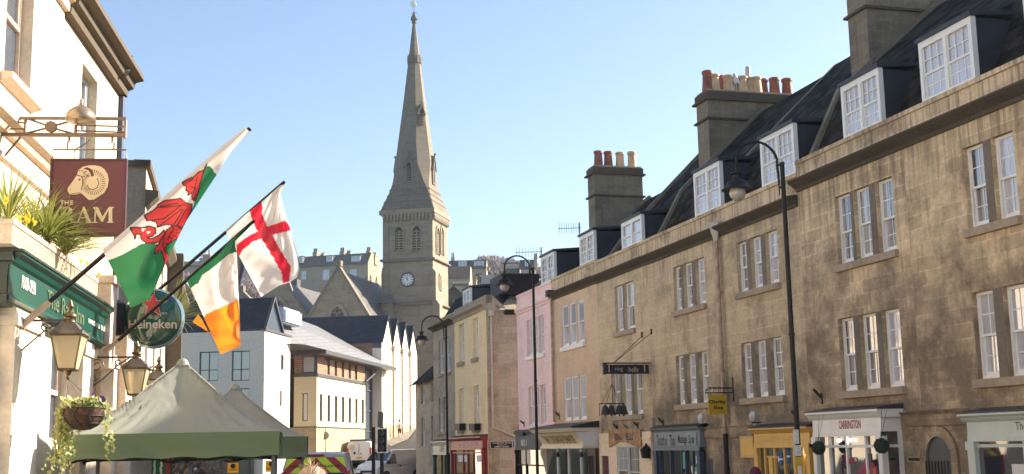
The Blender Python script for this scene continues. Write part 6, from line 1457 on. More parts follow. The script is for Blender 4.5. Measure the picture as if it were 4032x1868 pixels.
# rooftop louvre unit
v0 = B.loc(at(1090, 1240, 92)); v = root('roof_unit', 'white louvred plant box on the pale roof', 'roof unit', B, v0)
a = B.loc(at(*q3(350, 830), 92)); h_ = at(*q3(350, 745), 92).z-at(*q3(350, 835), 92).z
MB().box(a[0], a[0]+4.0, a[1], a[1]+2.0, a[2]-.6, a[2]+h_).build('box', plain('plant_box_grey', (.30, .34, .42), .4, metal=.3), v)
for k in range(5): MB().box(a[0]+.1, a[0]+4.0, a[1]-.14, a[1]-.03, a[2]-.5+k*(h_+.4)/5, a[2]-.5+k*(h_+.4)/5+(h_+.4)/5*.6).build('louvre', M['bluewhite'], v)
# link with glazed stair
xl0, xl1 = xc1, bh((1503, 1500))[0]
rt = root('glazed_link', 'dark glazed link between the cream building and the white gables', 'building', B, ((xl0+xl1)/2, 2, 1))
mb = MB(); mb.box(xl0+.02, xl1-.02, 1.0, 1.1, -.5, zl1-.02); mb.build('glazing', M['glass_b'], rt)
mb = MB()
for k in range(5): z_ = .5+k*(zl1-.6)/5; mb.box(xl0+.02, xl1-.03, .9, .98, z_, z_+.1)
for xx in (xl0+.05, (xl0+xl1)/2, ): mb.box(xx, xx+.12, .88, .99, -.5, zl1-.03)
mb.build('frame', M['mgrey'], rt)

# -- row of four white gables
xg = [bh(p)[0] for p in (q5(905, 600), q5(1025, 600), q5(1130, 600), q5(1222, 600), q5(1318, 700))]
zv = bh(q5(1025, 482))[1]; za_ = [bh(p)[1] for p in (q5(975, 140), q5(1080, 178), q5(1180, 220), q5(1270, 265))]
zap = sum(za_)/4; zba = -.5
rt = root('gabled_building', 'row of four sharp white sunlit gables with a long dark slate roof', 'building', B, (xg[2], 4, 3)); GB_ = rt
sl_ = []
def slw(a, b, y0, y1): p, q = bh(q5(a, y0)) if y0 > 0 else None, bh(q5(b, y1)); return (p[0], q[0], q[1], p[1])
for a, b, y0, y1 in ((948, 957, 685, 950), (966, 976, 685, 950), (1052, 1061, 715, 975), (1070, 1080, 715, 975), (1148, 1156, 742, 995), (1166, 1176, 742, 995), (1046, 1056, 1142, 1390), (1066, 1077, 1142, 1390), (1146, 1154, 1160, 1400), (1165, 1175, 1160, 1400)):
    sl_.append(slw(a, b, y0, y1))
mb = MB(); mb.wall(xg[0], xg[4], zba, zv, sl_, 0, -.15)
for k in range(4): c = xg[k]+(xg[k+1]-xg[k])*(.58 if k == 0 else .5); mb.face([(xg[k], 0, zv), (xg[k+1], 0, zv), (c, 0, zap)])
wf_ = bxh(q5(795, 600), xg[0])[0]
mb.face([(xg[0], 0, zba), (xg[0], wf_, zba), (xg[0], wf_, zv), (xg[0], 0, zv)]); mb.face([(xg[4], 0, zba), (xg[4], 20, zba), (xg[4], 20, zv), (xg[4], 0, zv)])
mb.build('wall', M['mw'], rt)
for s_ in sl_: gwin(rt, s_, w=.06, n=1)
MB().box(xg[0]+.003, xg[0]+.05, wf_, 22, zba, zv).build('larch_wall', M['larch'], rt)
MB().box(xg[0]-.01, xg[0]+.002, .003, wf_, zv-.5, zv).build('eaves_board', M['mgrey'], rt)
for k in range(4):
    c = xg[k]+(xg[k+1]-xg[k])*(.58 if k == 0 else .5); MB().pw([(xg[k]-.05, zv-.04), (c, zap+.12), (xg[k+1]+.02, zv-.04), (c, zap-.06)], -.12, 24).build('roof', M['slate_b'], rt)
for k in range(1, 4): MB().tube([(xg[k], -.12, zv-.15), (xg[k], -.12, zba)], .09, 8).box(xg[k]-.2, xg[k]+.2, -.3, -.02, zv-.45, zv).build('downpipe', M['rust'], rt)
MB().box(xg[0], xg[4], -.05, -.01, zba, bh(q2(1000, 612))[1]).build('plinth', M['mst'], rt)
# slim lamp column by the cream building
q = at(*q2(240, 950), 95); rt = root('lamp_column', 'slim modern lamp column with a flat arm, in front of the cream building', 'street lamp', FW, (q.x, q.y, gz(95)))
tp = at(*q5(240, 650), 95); ar = at(*q5(325, 650), 95)
MB().tube([(q.x, q.y, gz(95)), (tp.x, tp.y, tp.z)], [.08, .05], 8).build('column', M['rust'], rt); MB().box(tp.x-.1, ar.x, tp.y-.1, tp.y+.1, tp.z-.02, tp.z+.1).build('arm', M['mgrey'], rt)
s_ = at(*q2(240, 738), 94.8); MB().lathe((s_.x, s_.y, s_.z), [(.3, 0), (.3, .04)], 16, (Vector((0, -1, 0)), Vector((1, 0, 0)), Vector((0, 0, 1)))).build('round_sign', plain('faded_sign', (.4, .36, .34), .6), rt)

# ================= church =================
CH = frame_az((1707, 1300), 150.0, 3230)
def ch(p, x): return CH.hitx(p[0], p[1], x)       # on planes facing the camera
S = -ch((1505, 1000), 0)[0]*-1; S = ch((1507, 900), 0)[0]
church = root('church_tower', 'tall stone church tower with a clock and an octagonal spire', 'church', CH, (S/2, S/2, 8)); TW = church
z_e = ch((1600, 830), 0)[1]; z_s1 = ch((1600, 1022), 0)[1]; z_s2 = ch((1600, 1196), 0)[1]; zg_ = 5
louv = []
for a, b in ((232, 292), (367, 432)): p = ch(q8(a, 400), 0); q = ch(q8(b, 575), 0); louv.append((q[0], p[0], q[1], p[1]))
mb = MB(); mb.box(0, S, 0, S, zg_, z_e); mb.build('tower_wall', M['tower'], church)
mb = MB()
for z in (z_s1, z_s2): mb.px([(S+.02, z-.25), (S+.32, z-.12), (S+.32, z+.02), (S+.02, z+.12), (-.02, z+.12), (-.32, z+.02), (-.32, z-.12), (-.02, z-.25)], -.32, S+.32)
mb.build('string_course', M['spire_d'], church)
e = .35; zz0, zz1 = ch((1600, 858), 0)[1], ch((1600, 838), 0)[1]
mb = MB(); mb.box(-e, S+e, -e, S+e, zz1-.15, zz1+.35)
n = 14
for i in range(n):
    c = S*(i+.5)/n; r = S/n*.45
    for (fx) in (0, 1):
        pts = [(c-r, zz1-.15), (c-r*.9, zz1-.6), (c, zz1-1.15), (c+r*.9, zz1-.6), (c+r, zz1-.15)]
        if fx == 0: mb.hexa([(-.28, pts[0][0], pts[0][1]), (-.28, pts[4][0], pts[4][1]), (-.28, c+.08, zz1-1.0), (-.28, c-.08, zz1-1.0)], [(-.002, pts[0][0], pts[0][1]), (-.002, pts[4][0], pts[4][1]), (-.002, c+.08, zz1-1.0), (-.002, c-.08, zz1-1.0)])
        else: mb.hexa([(pts[0][0], -.28, pts[0][1]), (pts[4][0], -.28, pts[4][1]), (c+.08, -.28, zz1-1.0), (c-.08, -.28, zz1-1.0)], [(pts[0][0], -.002, pts[0][1]), (pts[4][0], -.002, pts[4][1]), (c+.08, -.002, zz1-1.0), (c-.08, -.002, zz1-1.0)])
mb.build('corbel_table', M['tower'], church)
def lancet(c, hw, z0, z1, n=7):
    zs_ = z1-hw*1.7; L = [(c-hw, z0), (c-hw, zs_)]
    for i in range(1, n): t = i/n*math.radians(58); L.append((c+hw-2*hw*math.cos(t), zs_+2*hw*math.sin(t)))
    return L+[(c, z1)]+[(2*c-a, b) for a, b in reversed(L)]
def cwin(face, c, hw, z0, z1, name='louvred_window', tr=True):
    """pointed window on the camera-facing side (face 'f') or on the sunlit side (face 's')"""
    P3 = (lambda a, b, d: (-d, a, b)) if face == 'f' else (lambda a, b, d: (a, -d, b))
    o = MB().face([P3(a, b, .02) for a, b in lancet(c, hw, z0, z1)]).build(name, plain('dark_opening', (.02, .02, .018), .8), church)
    f = MB(); outr = lancet(c, hw+.18, z0-.15, z1+.3); inn = lancet(c, hw, z0, z1)
    for i in range(len(outr)-1): f.hexa([P3(*inn[i], .03), P3(*inn[i+1], .03), P3(*outr[i+1], .03), P3(*outr[i], .03)], [P3(*inn[i], .16), P3(*inn[i+1], .16), P3(*outr[i+1], .12), P3(*outr[i], .12)])
    a_, b_ = c-.07, c+.07
    f.hexa([P3(a_, z0, .03), P3(b_, z0, .03), P3(b_, z1-hw*1.0, .03), P3(a_, z1-hw*1.0, .03)], [P3(a_, z0, .12), P3(b_, z0, .12), P3(b_, z1-hw*1.0, .12), P3(a_, z1-hw*1.0, .12)])
    if tr: f.hexa([P3(c-hw, z1-hw*1.9, .04), P3(c-hw, z1-hw*1.6, .04), P3(c+.05, z1-hw*.9, .04), P3(c, z1-hw*1.15, .04)], [P3(c-hw, z1-hw*1.9, .1), P3(c-hw, z1-hw*1.6, .1), P3(c+.05, z1-hw*.9, .1), P3(c, z1-hw*1.15, .1)]); f.hexa([P3(c+hw, z1-hw*1.9, .04), P3(c+hw, z1-hw*1.6, .04), P3(c-.05, z1-hw*.9, .04), P3(c, z1-hw*1.15, .04)], [P3(c+hw, z1-hw*1.9, .1), P3(c+hw, z1-hw*1.6, .1), P3(c-.05, z1-hw*.9, .1), P3(c, z1-hw*1.15, .1)])
    f.build('surround', M['tower'], o)
    l = MB(); k = 0; zz = z0+.1
    while zz < z1-hw*1.7:
        l.hexa([P3(c-hw, zz, .03), P3(c+hw, zz, .03), P3(c+hw, zz+.12, .03), P3(c-hw, zz+.12, .03)], [P3(c-hw, zz-.05, .09), P3(c+hw, zz-.05, .09), P3(c+hw, zz+.05, .09), P3(c-hw, zz+.05, .09)]); zz += .32
    if l.v: l.build('louvre', M['tower'], o)
for a, b, z0, z1 in louv: cwin('f', (a+b)/2, abs(b-a)/2, z0, ch(q8(262, 385), 0)[1])
def csd(p): return CH.hit(p[0], p[1], 0)
for a in (560, 594): p = csd(q8(a, 500)); cwin('s', p[0], .52, csd(q8(a, 600))[1], csd(q8(a, 390))[1], tr=False)
p = csd(q8(578, 800)); cwin('s', p[0], .28, csd(q8(578, 880))[1], csd(q8(578, 765))[1], 'slit_window', tr=False)
# clock
cw_, cz_ = ch(q8(327, 800), -.1); o = MB().lathe((-.03, cw_, cz_), [(.92, 0), (.92, .12), (.80, .2), (.78, .1), (.5, .09)], 40, AX).build('clock_surround', M['spire_d'], church)
ck = MB().lathe((-.05, cw_, cz_), [(.79, .05), (.79, .12)], 40, AX).build('clock_face', M['bluewhite'], o)
mk = MB()
for k in range(12):
    t = k*math.pi/6; d = Vector((0, math.sin(t), math.cos(t))); s_ = Vector((0, math.cos(t), -math.sin(t)))*.045; c = Vector((-.19, cw_, cz_)); mk.face([c+d*.50-s_, c+d*.50+s_, c+d*.71+s_, c+d*.71-s_])
for ang, L_, wd in ((math.radians(-28+28), .46, .055), (math.radians(28), .64, .045)):
    d = Vector((0, math.sin(ang), math.cos(ang))); s_ = Vector((0, math.cos(ang), -math.sin(ang)))*wd; c = Vector((-.2, cw_, cz_)); mk.face([c-s_-d*.1, c+s_-d*.1, c+d*L_])
for k in range(40):
    t0, t1 = k*math.pi/20, (k+1)*math.pi/20; c = Vector((-.19, cw_, cz_)); f_ = lambda t, r: c+Vector((0, math.sin(t), math.cos(t)))*r; mk.face([f_(t0, .74), f_(t1, .74), f_(t1, .79), f_(t0, .79)])
mk.build('clock_marks', M['black'], ck)
# buttress on the sunlit corner, stair roof, lightning strip
pb0, pb1 = csd(q8(512, 700)), csd(q8(545, 700))
MB().px([(-.9, zg_), (-.9, z_s2-.3), (-.45, z_s2+.3), (-.45, ch(q8(525, 740), 0)[1]), (.02, ch(q8(525, 705), 0)[1]), (.02, zg_)], -.35, .8).build('buttress', M['tower'], church)
MB().px([(.3+S, zg_), (.3+S, z_s2-.3), (.1+S, z_s2+.5), (.1+S, ch(q8(118, 760), 0)[1]), (S-.02, ch(q8(118, 710), 0)[1]), (S-.02, zg_)], -.3, .8).build('buttress', M['tower'], church)
ww0 = ch(q8(235, 990), -1)[0]; ww1 = ch(q8(90, 990), -1)[0]; zst = ch(q8(180, 985), -1)[1]; zsp = ch(q8(180, 912), -.2)[1]
MB().box(-1.4, 0.01, ww0+.5, ww1-.6, zg_, zst).build('stair_turret', M['tower'], church); wm = (ww0+ww1)/2
MB().add([(-1.7, ww0+.1, zst), (-1.7, ww1-.1, zst), (0, ww1-.1, zst), (0, ww0+.1, zst), (-.05, wm, zsp)], [(0, 1, 4), (1, 2, 4), (2, 3, 4), (3, 0, 4), (0, 3, 2, 1)]).build('turret_roof', M['spire_d'], church)
lw2 = ch(q8(182, 700), 0)[0]; MB().box(-.04, -.005, lw2-.03, lw2+.03, zst, z_e).build('lightning_strip', M['spire_d'], church)
# spire: square flared foot turning to an octagon
cxs = S/2; zt_s = at(1632, 58, 150).z; zsp0 = zz1+.35
def pxr(y, xl, xr): return (xr-xl)/2*((150+S/2)/FPX)
lv = [(zsp0, S/2+.62, 0.0)]
rows = [(q9(0, 985)[1], 462, 783), (q9(0, 960)[1], 478, 760), (q9(0, 930)[1], 492, 744), (q9(0, 900)[1], 505, 733), (q9(0, 870)[1], 517, 724), (q9(0, 830)[1], 526, 716), (q9(0, 780)[1], 533, 710), (q9(0, 700)[1], 545, 700), (q9(0, 500)[1], 572, 676), (q9(0, 290)[1], 597, 652), (q9(0, 95)[1], 621, 632)]
def sect(h, k):
    """half width h, k: 0 = square, 1 = regular octagon"""
    c = h*(1-(1-math.tan(math.pi/8))*k) if k > 0 else h
    c = h*((1-k)+k*math.tan(math.pi/8)); pts = []
    for sx, sy, o_ in ((1, -1, 0), (1, 1, 1), (-1, 1, 0), (-1, -1, 1)):
        a, b = (h*sx, c*sy), (c*sx, h*sy); pts += [b, a] if o_ == 0 else [a, b]
    return pts
ks = [0.02, .04, .08, .16, .34, .62, .92, 1, 1, 1, 1]
vsx = []; mbS = MB(); zz = []
for (y, xl, xr), k in zip(rows, ks):
    d = 150+S/2; z = at(1632, y, d).z; f = 1/ (math.cos(R(14.5))+ (1-k)*math.sin(R(14.5))) ; h = (xr-xl)*.8379/2/FPX*d*f
    vsx.append((z, h, k))
vsx[0] = (zsp0, vsx[0][1], .02)
for z, h, k in vsx: mbS.v += [(cxs+a, cxs+b, z) for a, b in sect(h, k)]
for i in range(len(vsx)-1):
    for j in range(8): a = i*8+j; b = i*8+(j+1) % 8; mbS.f.append((a, b, b+8, a+8)); mbS.mi.append(0 if i < 4 else 1)
mbS.build('spire', [M['spire_d'], M['spire']], church)
cr = MB()
for z, h, k in vsx[:4]:
    cr.pz([(cxs+a*1.0, cxs+b*1.0) for a, b in sect(h+.10, k)], z-.12, z+.02)
cr.build('spire_courses', M['spire_d'], church)
def lucarne(side, y0, y1, hw, zc_=None):
    """gabled louvred dormer on a spire face: side f, s, l or b"""
    z0, z1 = at(1632, y0, 150+S/2).z, at(1632, y1, 150+S/2).z
    def hat(z):
        for (za, ha, _), (zb, hb, _) in zip(vsx, vsx[1:]):
            if za <= z <= zb: return ha+(hb-ha)*(z-za)/(zb-za)
        return .5
    h0 = hat(z0)
    P3 = {'f': lambda a, z, d: (cxs-d, cxs+a, z), 's': lambda a, z, d: (cxs+a, cxs-d, z), 'l': lambda a, z, d: (cxs+a, cxs+d, z), 'd': lambda a, z, d: (cxs-(d+a)*.7071, cxs-(d-a)*.7071, z)}[side]
    zg1 = z0+(z1-z0)*.62; o = MB(); D1 = h0+.15
    pr = [(-hw, z0), (hw, z0), (hw, zg1), (0, z1-.2), (-hw, zg1)]
    o.add([P3(a, z, D1) for a, z in pr]+[P3(a, z, hat(z1)*.5) for a, z in pr], [(0, 1, 2, 3, 4), (0, 5, 6, 1), (1, 6, 7, 2), (2, 7, 8, 3), (3, 8, 9, 4), (4, 9, 5, 0)])
    ob = o.build('lucarne', M['spire'], church)
    g = MB()
    for s_ in (-1, 1): g.hexa([P3(s_*(hw+.22), zg1-.35, D1+.12), P3(0, z1+.1, D1+.12), P3(0, z1-.2, D1+.12), P3(s_*(hw+.1), zg1-.5, D1+.12)], [P3(s_*(hw+.22), zg1-.35, hat(z1)*.5), P3(0, z1+.1, hat(z1)*.5), P3(0, z1-.2, hat(z1)*.5), P3(s_*(hw+.1), zg1-.5, hat(z1)*.5)])
    g.ball(P3(0, z1+.25, D1+.1), .16, 6); g.build('gable', M['spire'], ob)
    MB().face([P3(a, z, D1+.02) for a, z in lancet(0, hw*.55, z0+.2, zg1+.3)]).build('opening', plain('lucarne_dark', (.03, .028, .025), .9), ob)
    l = MB(); zz = z0+.35
    while zz < zg1-.3: l.hexa([P3(-hw*.5, zz, D1+.03), P3(hw*.5, zz, D1+.03), P3(hw*.5, zz+.1, D1+.03), P3(-hw*.5, zz+.1, D1+.03)], [P3(-hw*.5, zz, D1+.07), P3(hw*.5, zz, D1+.07), P3(hw*.5, zz+.1, D1+.07), P3(-hw*.5, zz+.1, D1+.07)]); zz += .3
    l.build('louvre', M['spire'], ob)
for s_ in ('f', 's', 'l'): lucarne(s_, r4(0, 800)[1], r4(0, 545)[1], .52)
lucarne('d', r4(0, 268)[1], r4(0, 90)[1], .36)
zc0_, zc1_ = at(1632, 243, 153).z, at(1632, 214, 153).z
MB().pz([(cxs+a, cxs+b) for a, b in sect(.62+.22, 1)], zc0_, zc1_).build('crown_band', M['spire'], church)
for j in range(8):
    t = j*math.pi/4; c = (cxs+.8*math.cos(t), cxs+.8*math.sin(t)); MB().lathe((c[0], c[1], zc0_-.1), [(.16, 0), (.16, .7), (.02, 1.25)], 5).build('pinnacle', M['spire'], church)
MB().lathe((cxs, cxs, at(1632, 84, 153).z), [(.30, 0), (.34, .1), (.26, .25), (.50, .55), (.40, .8), (.14, 1.3), (.05, 1.7)], 8).build('finial', M['spire_d'], church)
vz = at(1632, 56, 153).z; v = MB(); v.tube([(cxs, cxs, vz), (cxs, cxs, at(1632, 18, 153).z)], .045, 6); v.tube([(cxs, cxs-.45, at(1632, 43, 153).z), (cxs, cxs+.45, at(1632, 43, 153).z)], .035, 6)
v.build('vane_rod', M['mgrey'], church); zv_ = at(1632, 20, 153).z
MB().pw([(-.0, 0), (.35, .25), (.15, .45), (.2, .8), (-.15, .95), (-.45, .7), (-.4, .3)], -.03, .03).build('weathercock', plain('gilded_cock', (.9, .8, .5), .25, metal=.7, var=.05), church) if False else \
 MB().extr([(0, 0), (.3, .2), (.4, .6), (.15, .5), (.2, .95), (-.15, 1.0), (-.45, .7), (-.35, .25)], lambda a, b: (cxs-.04, cxs+.05-a, zv_-.1+b), lambda a, b: (cxs+.04, cxs+.05-a, zv_-.1+b)).build('weathercock', plain('gilded_cock', (.9, .82, .6), .3, metal=.3, var=.05), church)

# nave and aisle gables
def gable(lb, apex, fl, fr_, x, L, zc, win=None, extra=None):
    """gabled roof: apex, left foot, right foot in the photo, on the plane x (camera-facing)"""
    A, Lf, Rf = ch(apex, x), ch(fl, x), ch(fr_, x); rt = root('church_gable', lb, 'church', CH, (x, A[0], 6)); zl = min(Lf[1], Rf[1])-6
    def ext(p, q, z): t = (z-p[1])/(q[1]-p[1]); return p[0]+(q[0]-p[0])*t
    z_ea = Rf[1]-.5; wl_, wr_ = ext(A, Lf, z_ea), ext(A, Rf, z_ea)
    MB().add([(x, wl_, 4), (x, wr_, 4), (x, wr_, z_ea), (x, A[0], A[1]), (x, wl_, z_ea)]+[(x+.5, wl_, 4), (x+.5, wr_, 4), (x+.5, wr_, z_ea), (x+.5, A[0], A[1]), (x+.5, wl_, z_ea)], [(0, 1, 2, 3, 4), (5, 9, 8, 7, 6), (0, 5, 6, 1), (1, 6, 7, 2), (4, 9, 5, 0)]).box(x+.5, x+L, wr_, wl_, 4, z_ea).build('wall', M['tower'], rt)
    MB().add([(x+.5, wl_+.3, z_ea-.3), (x+.5, A[0], A[1]-.35), (x+.5, wr_-.3, z_ea-.3), (x+L, wl_+.3, z_ea-.3), (x+L, A[0], A[1]-.35), (x+L, wr_-.3, z_ea-.3)], [(0, 1, 4, 3), (1, 2, 5, 4), (0, 2, 1), (3, 4, 5)]).build('roof', M['slate_c'], rt)
    c = MB()
    for e_ in (wl_, wr_): c.hexa([(x-.12, e_, z_ea-.15), (x-.12, A[0], A[1]-.02), (x-.12, A[0], A[1]+.32), (x-.12, e_+(.35 if e_ == wl_ else -.35), z_ea+.05)], [(x+.65, e_, z_ea-.15), (x+.65, A[0], A[1]-.02), (x+.65, A[0], A[1]+.32), (x+.65, e_+(.35 if e_ == wl_ else -.35), z_ea+.05)])
    c.box(x-.1, x+.6, A[0]-.3, A[0]+.3, A[1]+.1, A[1]+.75); c.build('coping', M['spire'], rt)
    if win:
        a, b, zt_, zb_ = win; p = ch(a, x); q = ch(b, x); c_ = (p[0]+q[0])/2; hw = abs(p[0]-q[0])/2; z1 = ch(zt_, x)[1]; z0 = z1-4.5
        w_ = MB().face([(x-.03, a_, z_) for a_, z_ in lancet(c_, hw, z0, z1)]).build('window', plain('church_glass', (.03, .032, .035), .3), rt)
        f = MB(); o_, i_ = lancet(c_, hw+.4, z0-.1, z1+.6), lancet(c_, hw, z0, z1)
        for i in range(len(o_)-1): f.hexa([(x-.05, *i_[i]), (x-.05, *i_[i+1]), (x-.05, *o_[i+1]), (x-.05, *o_[i])], [(x-.3, *i_[i]), (x-.3, *i_[i+1]), (x-.25, *o_[i+1]), (x-.25, *o_[i])])
        for k in (-.5, 0, .5): f.box(x-.2, x-.05, c_+k*hw-.06, c_+k*hw+.06, z0, z1-hw*1.3)
        for k in (-.5, .5):
            pts = [(x-.15, c_+k*hw+hw*.42*math.cos(t), z1-hw*1.05+hw*.42*math.sin(t)) for t in [i*math.pi/5 for i in range(11)]]; f.tube(pts, .07, 4)
        pts = [(x-.15, c_+hw*.3*math.cos(t), z1-hw*.5+hw*.3*math.sin(t)) for t in [i*math.pi/5 for i in range(11)]]; f.tube(pts, .07, 4)
        f.build('tracery', M['tower'], w_)
    return rt
gable('stone church gable with a traceried window, left of the tower', (1333, 1052), (1238, 1215), (1447, 1245), -9, 30, 140, (q3(895, 850), q3(1075, 850), q3(985, 745), None))
gable('second stone church gable partly hidden by the red-cross flag', (1115, 1100), (1020, 1190), (1236, 1290), -6, 30, 140, (q3(225, 740), q3(385, 740), q3(290, 675), None))
a = ch(q3(470, 430), 4); b = ch(q3(540, 570), 4); MB().box(3.0, 4.2, b[0], a[0], b[1]-3, a[1]).build('church_chimney', M['mgrey'], None, CH, (4, a[0], b[1]), label='dark square chimney rising from the second church gable', cat='chimney')
gable('far church roof ridge showing between the tricolour and the red-cross flag', (950, 1150), (800, 1250), (1060, 1260), -2, 26, 140)
# ================= street beyond the pub =================
LB = None
d_ = ray(910, 1762); q = at(577, 657, 30.0); LB = Fr((q.x, q.y), math.atan2(d_.x, d_.y), -1)
zt = q.z; rt = root('street_house', 'tall house beyond the pub, its end wall grey and its street front sunlit', 'house', LB, (8, -3, 0))
MB().wall(0, 24, -.5, zt, [(1.2+3.2*i, 2.2+3.2*i, z, z+1.9) for i in range(7) for z in (3.9, 6.9)], 0, .2).face([(24, 0, -.5), (24, -9, -.5), (24, -9, zt), (24, 0, zt)]).face([(0, 0, zt), (24, 0, zt), (24, -9, zt), (0, -9, zt)]).build('wall', M['pubw'], rt)
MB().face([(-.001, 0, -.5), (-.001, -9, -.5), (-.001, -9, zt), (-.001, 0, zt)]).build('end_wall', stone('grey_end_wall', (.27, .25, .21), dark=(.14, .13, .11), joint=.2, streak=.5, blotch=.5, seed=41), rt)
for i in range(7):
    for z in (3.9, 6.9): frm_ = MB().box(1.2+3.2*i, 2.2+3.2*i, -.15, -.1, z+.9, z+.96).face([(1.2+3.2*i, -.16, z), (2.2+3.2*i, -.16, z), (2.2+3.2*i, -.16, z+1.9), (1.2+3.2*i, -.16, z+1.9)]).build('window', M['glass'], rt)
MB().px([(0, zt-1.0), (.1, zt-.95), (.3, zt-.75), (.3, zt-.62), (0, zt-.58)], -.1, 24).px([(-.3, zt-.02), (.1, zt-.02), (.1, zt+.16), (-.3, zt+.16)], -.08, 24).build('cornice', M['pubcorn'], rt)
MB().box(-.08, .9, -9, .08, zt+.001, zt+.14).build('coping', M['pubcorn'], rt)
q = LB.loc(at(674, 1060, 41)); MB().box(q[0]-.4, q[0]+.4, .02, .5, 2, at(674, 1005, 41).z).build('chimney_breast', M['corn'], rt)

# ================= people =================
M['skin'] = plain('skin', (.55, .32, .23), .55, var=.08); M['hair_g'] = plain('greying_blond_hair', (.42, .30, .21), .8, var=.35, vs=30); M['hair_d'] = plain('dark_hair', (.06, .04, .03), .8)
M['coat_m'] = plain('plum_hood_coat', (.12, .012, .05), .8); M['cloth_w'] = plain('white_shirt', (.72, .68, .65), .8); M['cloth_k'] = plain('black_cloth', (.02, .02, .022), .8); M['denim'] = plain('denim', (.06, .08, .14), .8); M['tan'] = plain('tan_coat', (.40, .30, .2), .8)
def person(label, pos, H, az, top, bottom, hair, hood=False, walk=0.0, shorts=False, bald=False, pack=False, sleeves=True):
    """body grown as one continuous skin over a skeleton; az = heading"""
    fr = Fr((pos[0], pos[1]), az, 1); s = H/1.75; rt = root('person', label, 'person', fr, (0, 0, pos[2]))
    V = []; E_ = []; Rr_ = []
    def v(x, y, z, r): V.append((x*s, y*s, z*s)); Rr_.append(r*s); return len(V)-1
    pel = v(0, 0, .93, .15); ab = v(.01, 0, 1.08, .14); ch_ = v(.0, 0, 1.27, .165); nk0 = v(-.01, 0, 1.42, .10); nk = v(0, 0, 1.50, .055); hd0 = v(.015, 0, 1.58, .07); hd = v(.02, 0, 1.66, .088)
    E_ += [(pel, ab), (ab, ch_), (ch_, nk0), (nk0, nk), (nk, hd0), (hd0, hd)]
    for sd_ in (-1, 1):
        k = walk*sd_; hp = v(0, .09*sd_, .90, .11); kn = v(.06+.22*k, .1*sd_, .50+.02*abs(k), .065); an = v(-.02+.30*k-(.12 if k < 0 else 0), .1*sd_, .09+(.05 if k < 0 else 0), .042); ft = v(.14+.30*k-(.10 if k < 0 else 0), .11*sd_, .04+(.01 if k < 0 else 0), .04)
        E_ += [(pel, hp), (hp, kn), (kn, an), (an, ft)]
        sh = v(-.01, .18*sd_, 1.39, .075); el = v(-.03-.12*k, .24*sd_, 1.12, .048); wr = v(.08-.22*k, .24*sd_, .90, .034); pm = v(.10-.24*k, .235*sd_, .84, .038)
        E_ += [(nk0, sh), (sh, el), (el, wr), (wr, pm)]
        for f in range(4):
            a = v(.115-.24*k+.012*f, (.235+.0)*sd_, .80, .012); b = v(.13-.24*k+.012*f, .225*sd_, .765+(.004*f), .010); E_ += [(pm, a), (a, b)]
        th = v(.13-.24*k, .215*sd_, .825, .012); E_.append((pm, th))
    me = bpy.data.meshes.new('body'); me.from_pydata(V, E_, []); o = bpy.data.objects.new('tmp', me); COL.objects.link(o)
    md = o.modifiers.new('s', 'SKIN')
    for i, r in enumerate(Rr_): me.skin_vertices[0].data[i].radius = (r, r*(1.0))
    me.skin_vertices[0].data[0].use_root = True
    sb = o.modifiers.new('d', 'SUBSURF'); sb.levels = 1; sb.render_levels = 1
    dg = bpy.context.evaluated_depsgraph_get(); dg.update(); m2 = bpy.data.meshes.new_from_object(o.evaluated_get(dg)); bpy.data.objects.remove(o)
    mats = [M['skin'], M[top], M[bottom], M['black']]
    for mt in mats: m2.materials.append(mt)
    for p in m2.polygons:
        c = p.center/s; i = 0
        if c.z < .10: i = 3
        elif c.z < (.55 if shorts else .1): i = 0 if shorts else 2
        elif c.z < .97 and abs(c.y) < .2: i = 2
        elif c.z < 1.47 and not (c.z < .88 and abs(c.y) > .18): i = 1
        if not sleeves and abs(c.y) > .21 and c.z < 1.2: i = 0
        p.material_index = i; p.use_smooth = True
    b = bpy.data.objects.new('body', m2); COL.objects.link(b); b.parent = rt; OFF[b.name] = OFF[rt.name]
    z0 = pos[2]; hc = (.02*s, 0, z0+1.66*s)
    if hood: MB().ball((0, 0, z0+1.66*s), .135*s, 12, (1.05, .95, 1.2)).lathe((-.02, 0, z0+1.42*s), [(.2*s, 0), (.15*s, .1*s), (.1*s, .16*s)], 12).build('hood', M[top], rt, smooth=True)
    else:
        if not bald:
            h = MB(); h.ball((hc[0]-.018*s, 0, hc[2]+.025*s), .108*s, 12, (1.02, .95, 1.08)); rd = random.Random(3)
            for i in range(700):
                u = rd.uniform(-.25, 1); t = rd.uniform(0, 6.283); q_ = math.sqrt(max(0, 1-u*u)); n_ = Vector((q_*math.cos(t)*1.02, q_*math.sin(t)*.95, u*1.08)); c = Vector((hc[0]-.018*s, 0, hc[2]+.025*s))+n_*.100*s; tn = Vector((-n_.y, n_.x, 0)); dn = Vector((0, 0, -1))-n_*(-n_.z); dn = (dn+tn*rd.uniform(-.8, .8)).normalized(); sd2 = dn.cross(n_).normalized()*.006*s
                h.face([c-sd2, c+sd2, c+dn*.06*s+n_*.002*s])
            h.build('hair', M[hair], rt)
    f = MB()
    for sy in (-1, 1): f.ball((hc[0]+.082*s, sy*.032*s, hc[2]+.005), .011*s, 6)
    f.build('eyes', M['hair_d'], rt, smooth=True)
    f = MB().lathe((hc[0]+.082*s, 0, hc[2]-.04*s), [(.018*s, 0), (.014*s, .03*s), (.006*s, .05*s)], 6)
    for sy in (-1, 1): f.ball((hc[0]-.01, sy*.088*s, hc[2]-.005), .022*s, 6, (1, .5, 1.3))
    f.box(hc[0]+.075*s, hc[0]+.088*s, -.022*s, .022*s, hc[2]-.062*s, hc[2]-.055*s); f.build('face', M['skin'], rt, smooth=True)
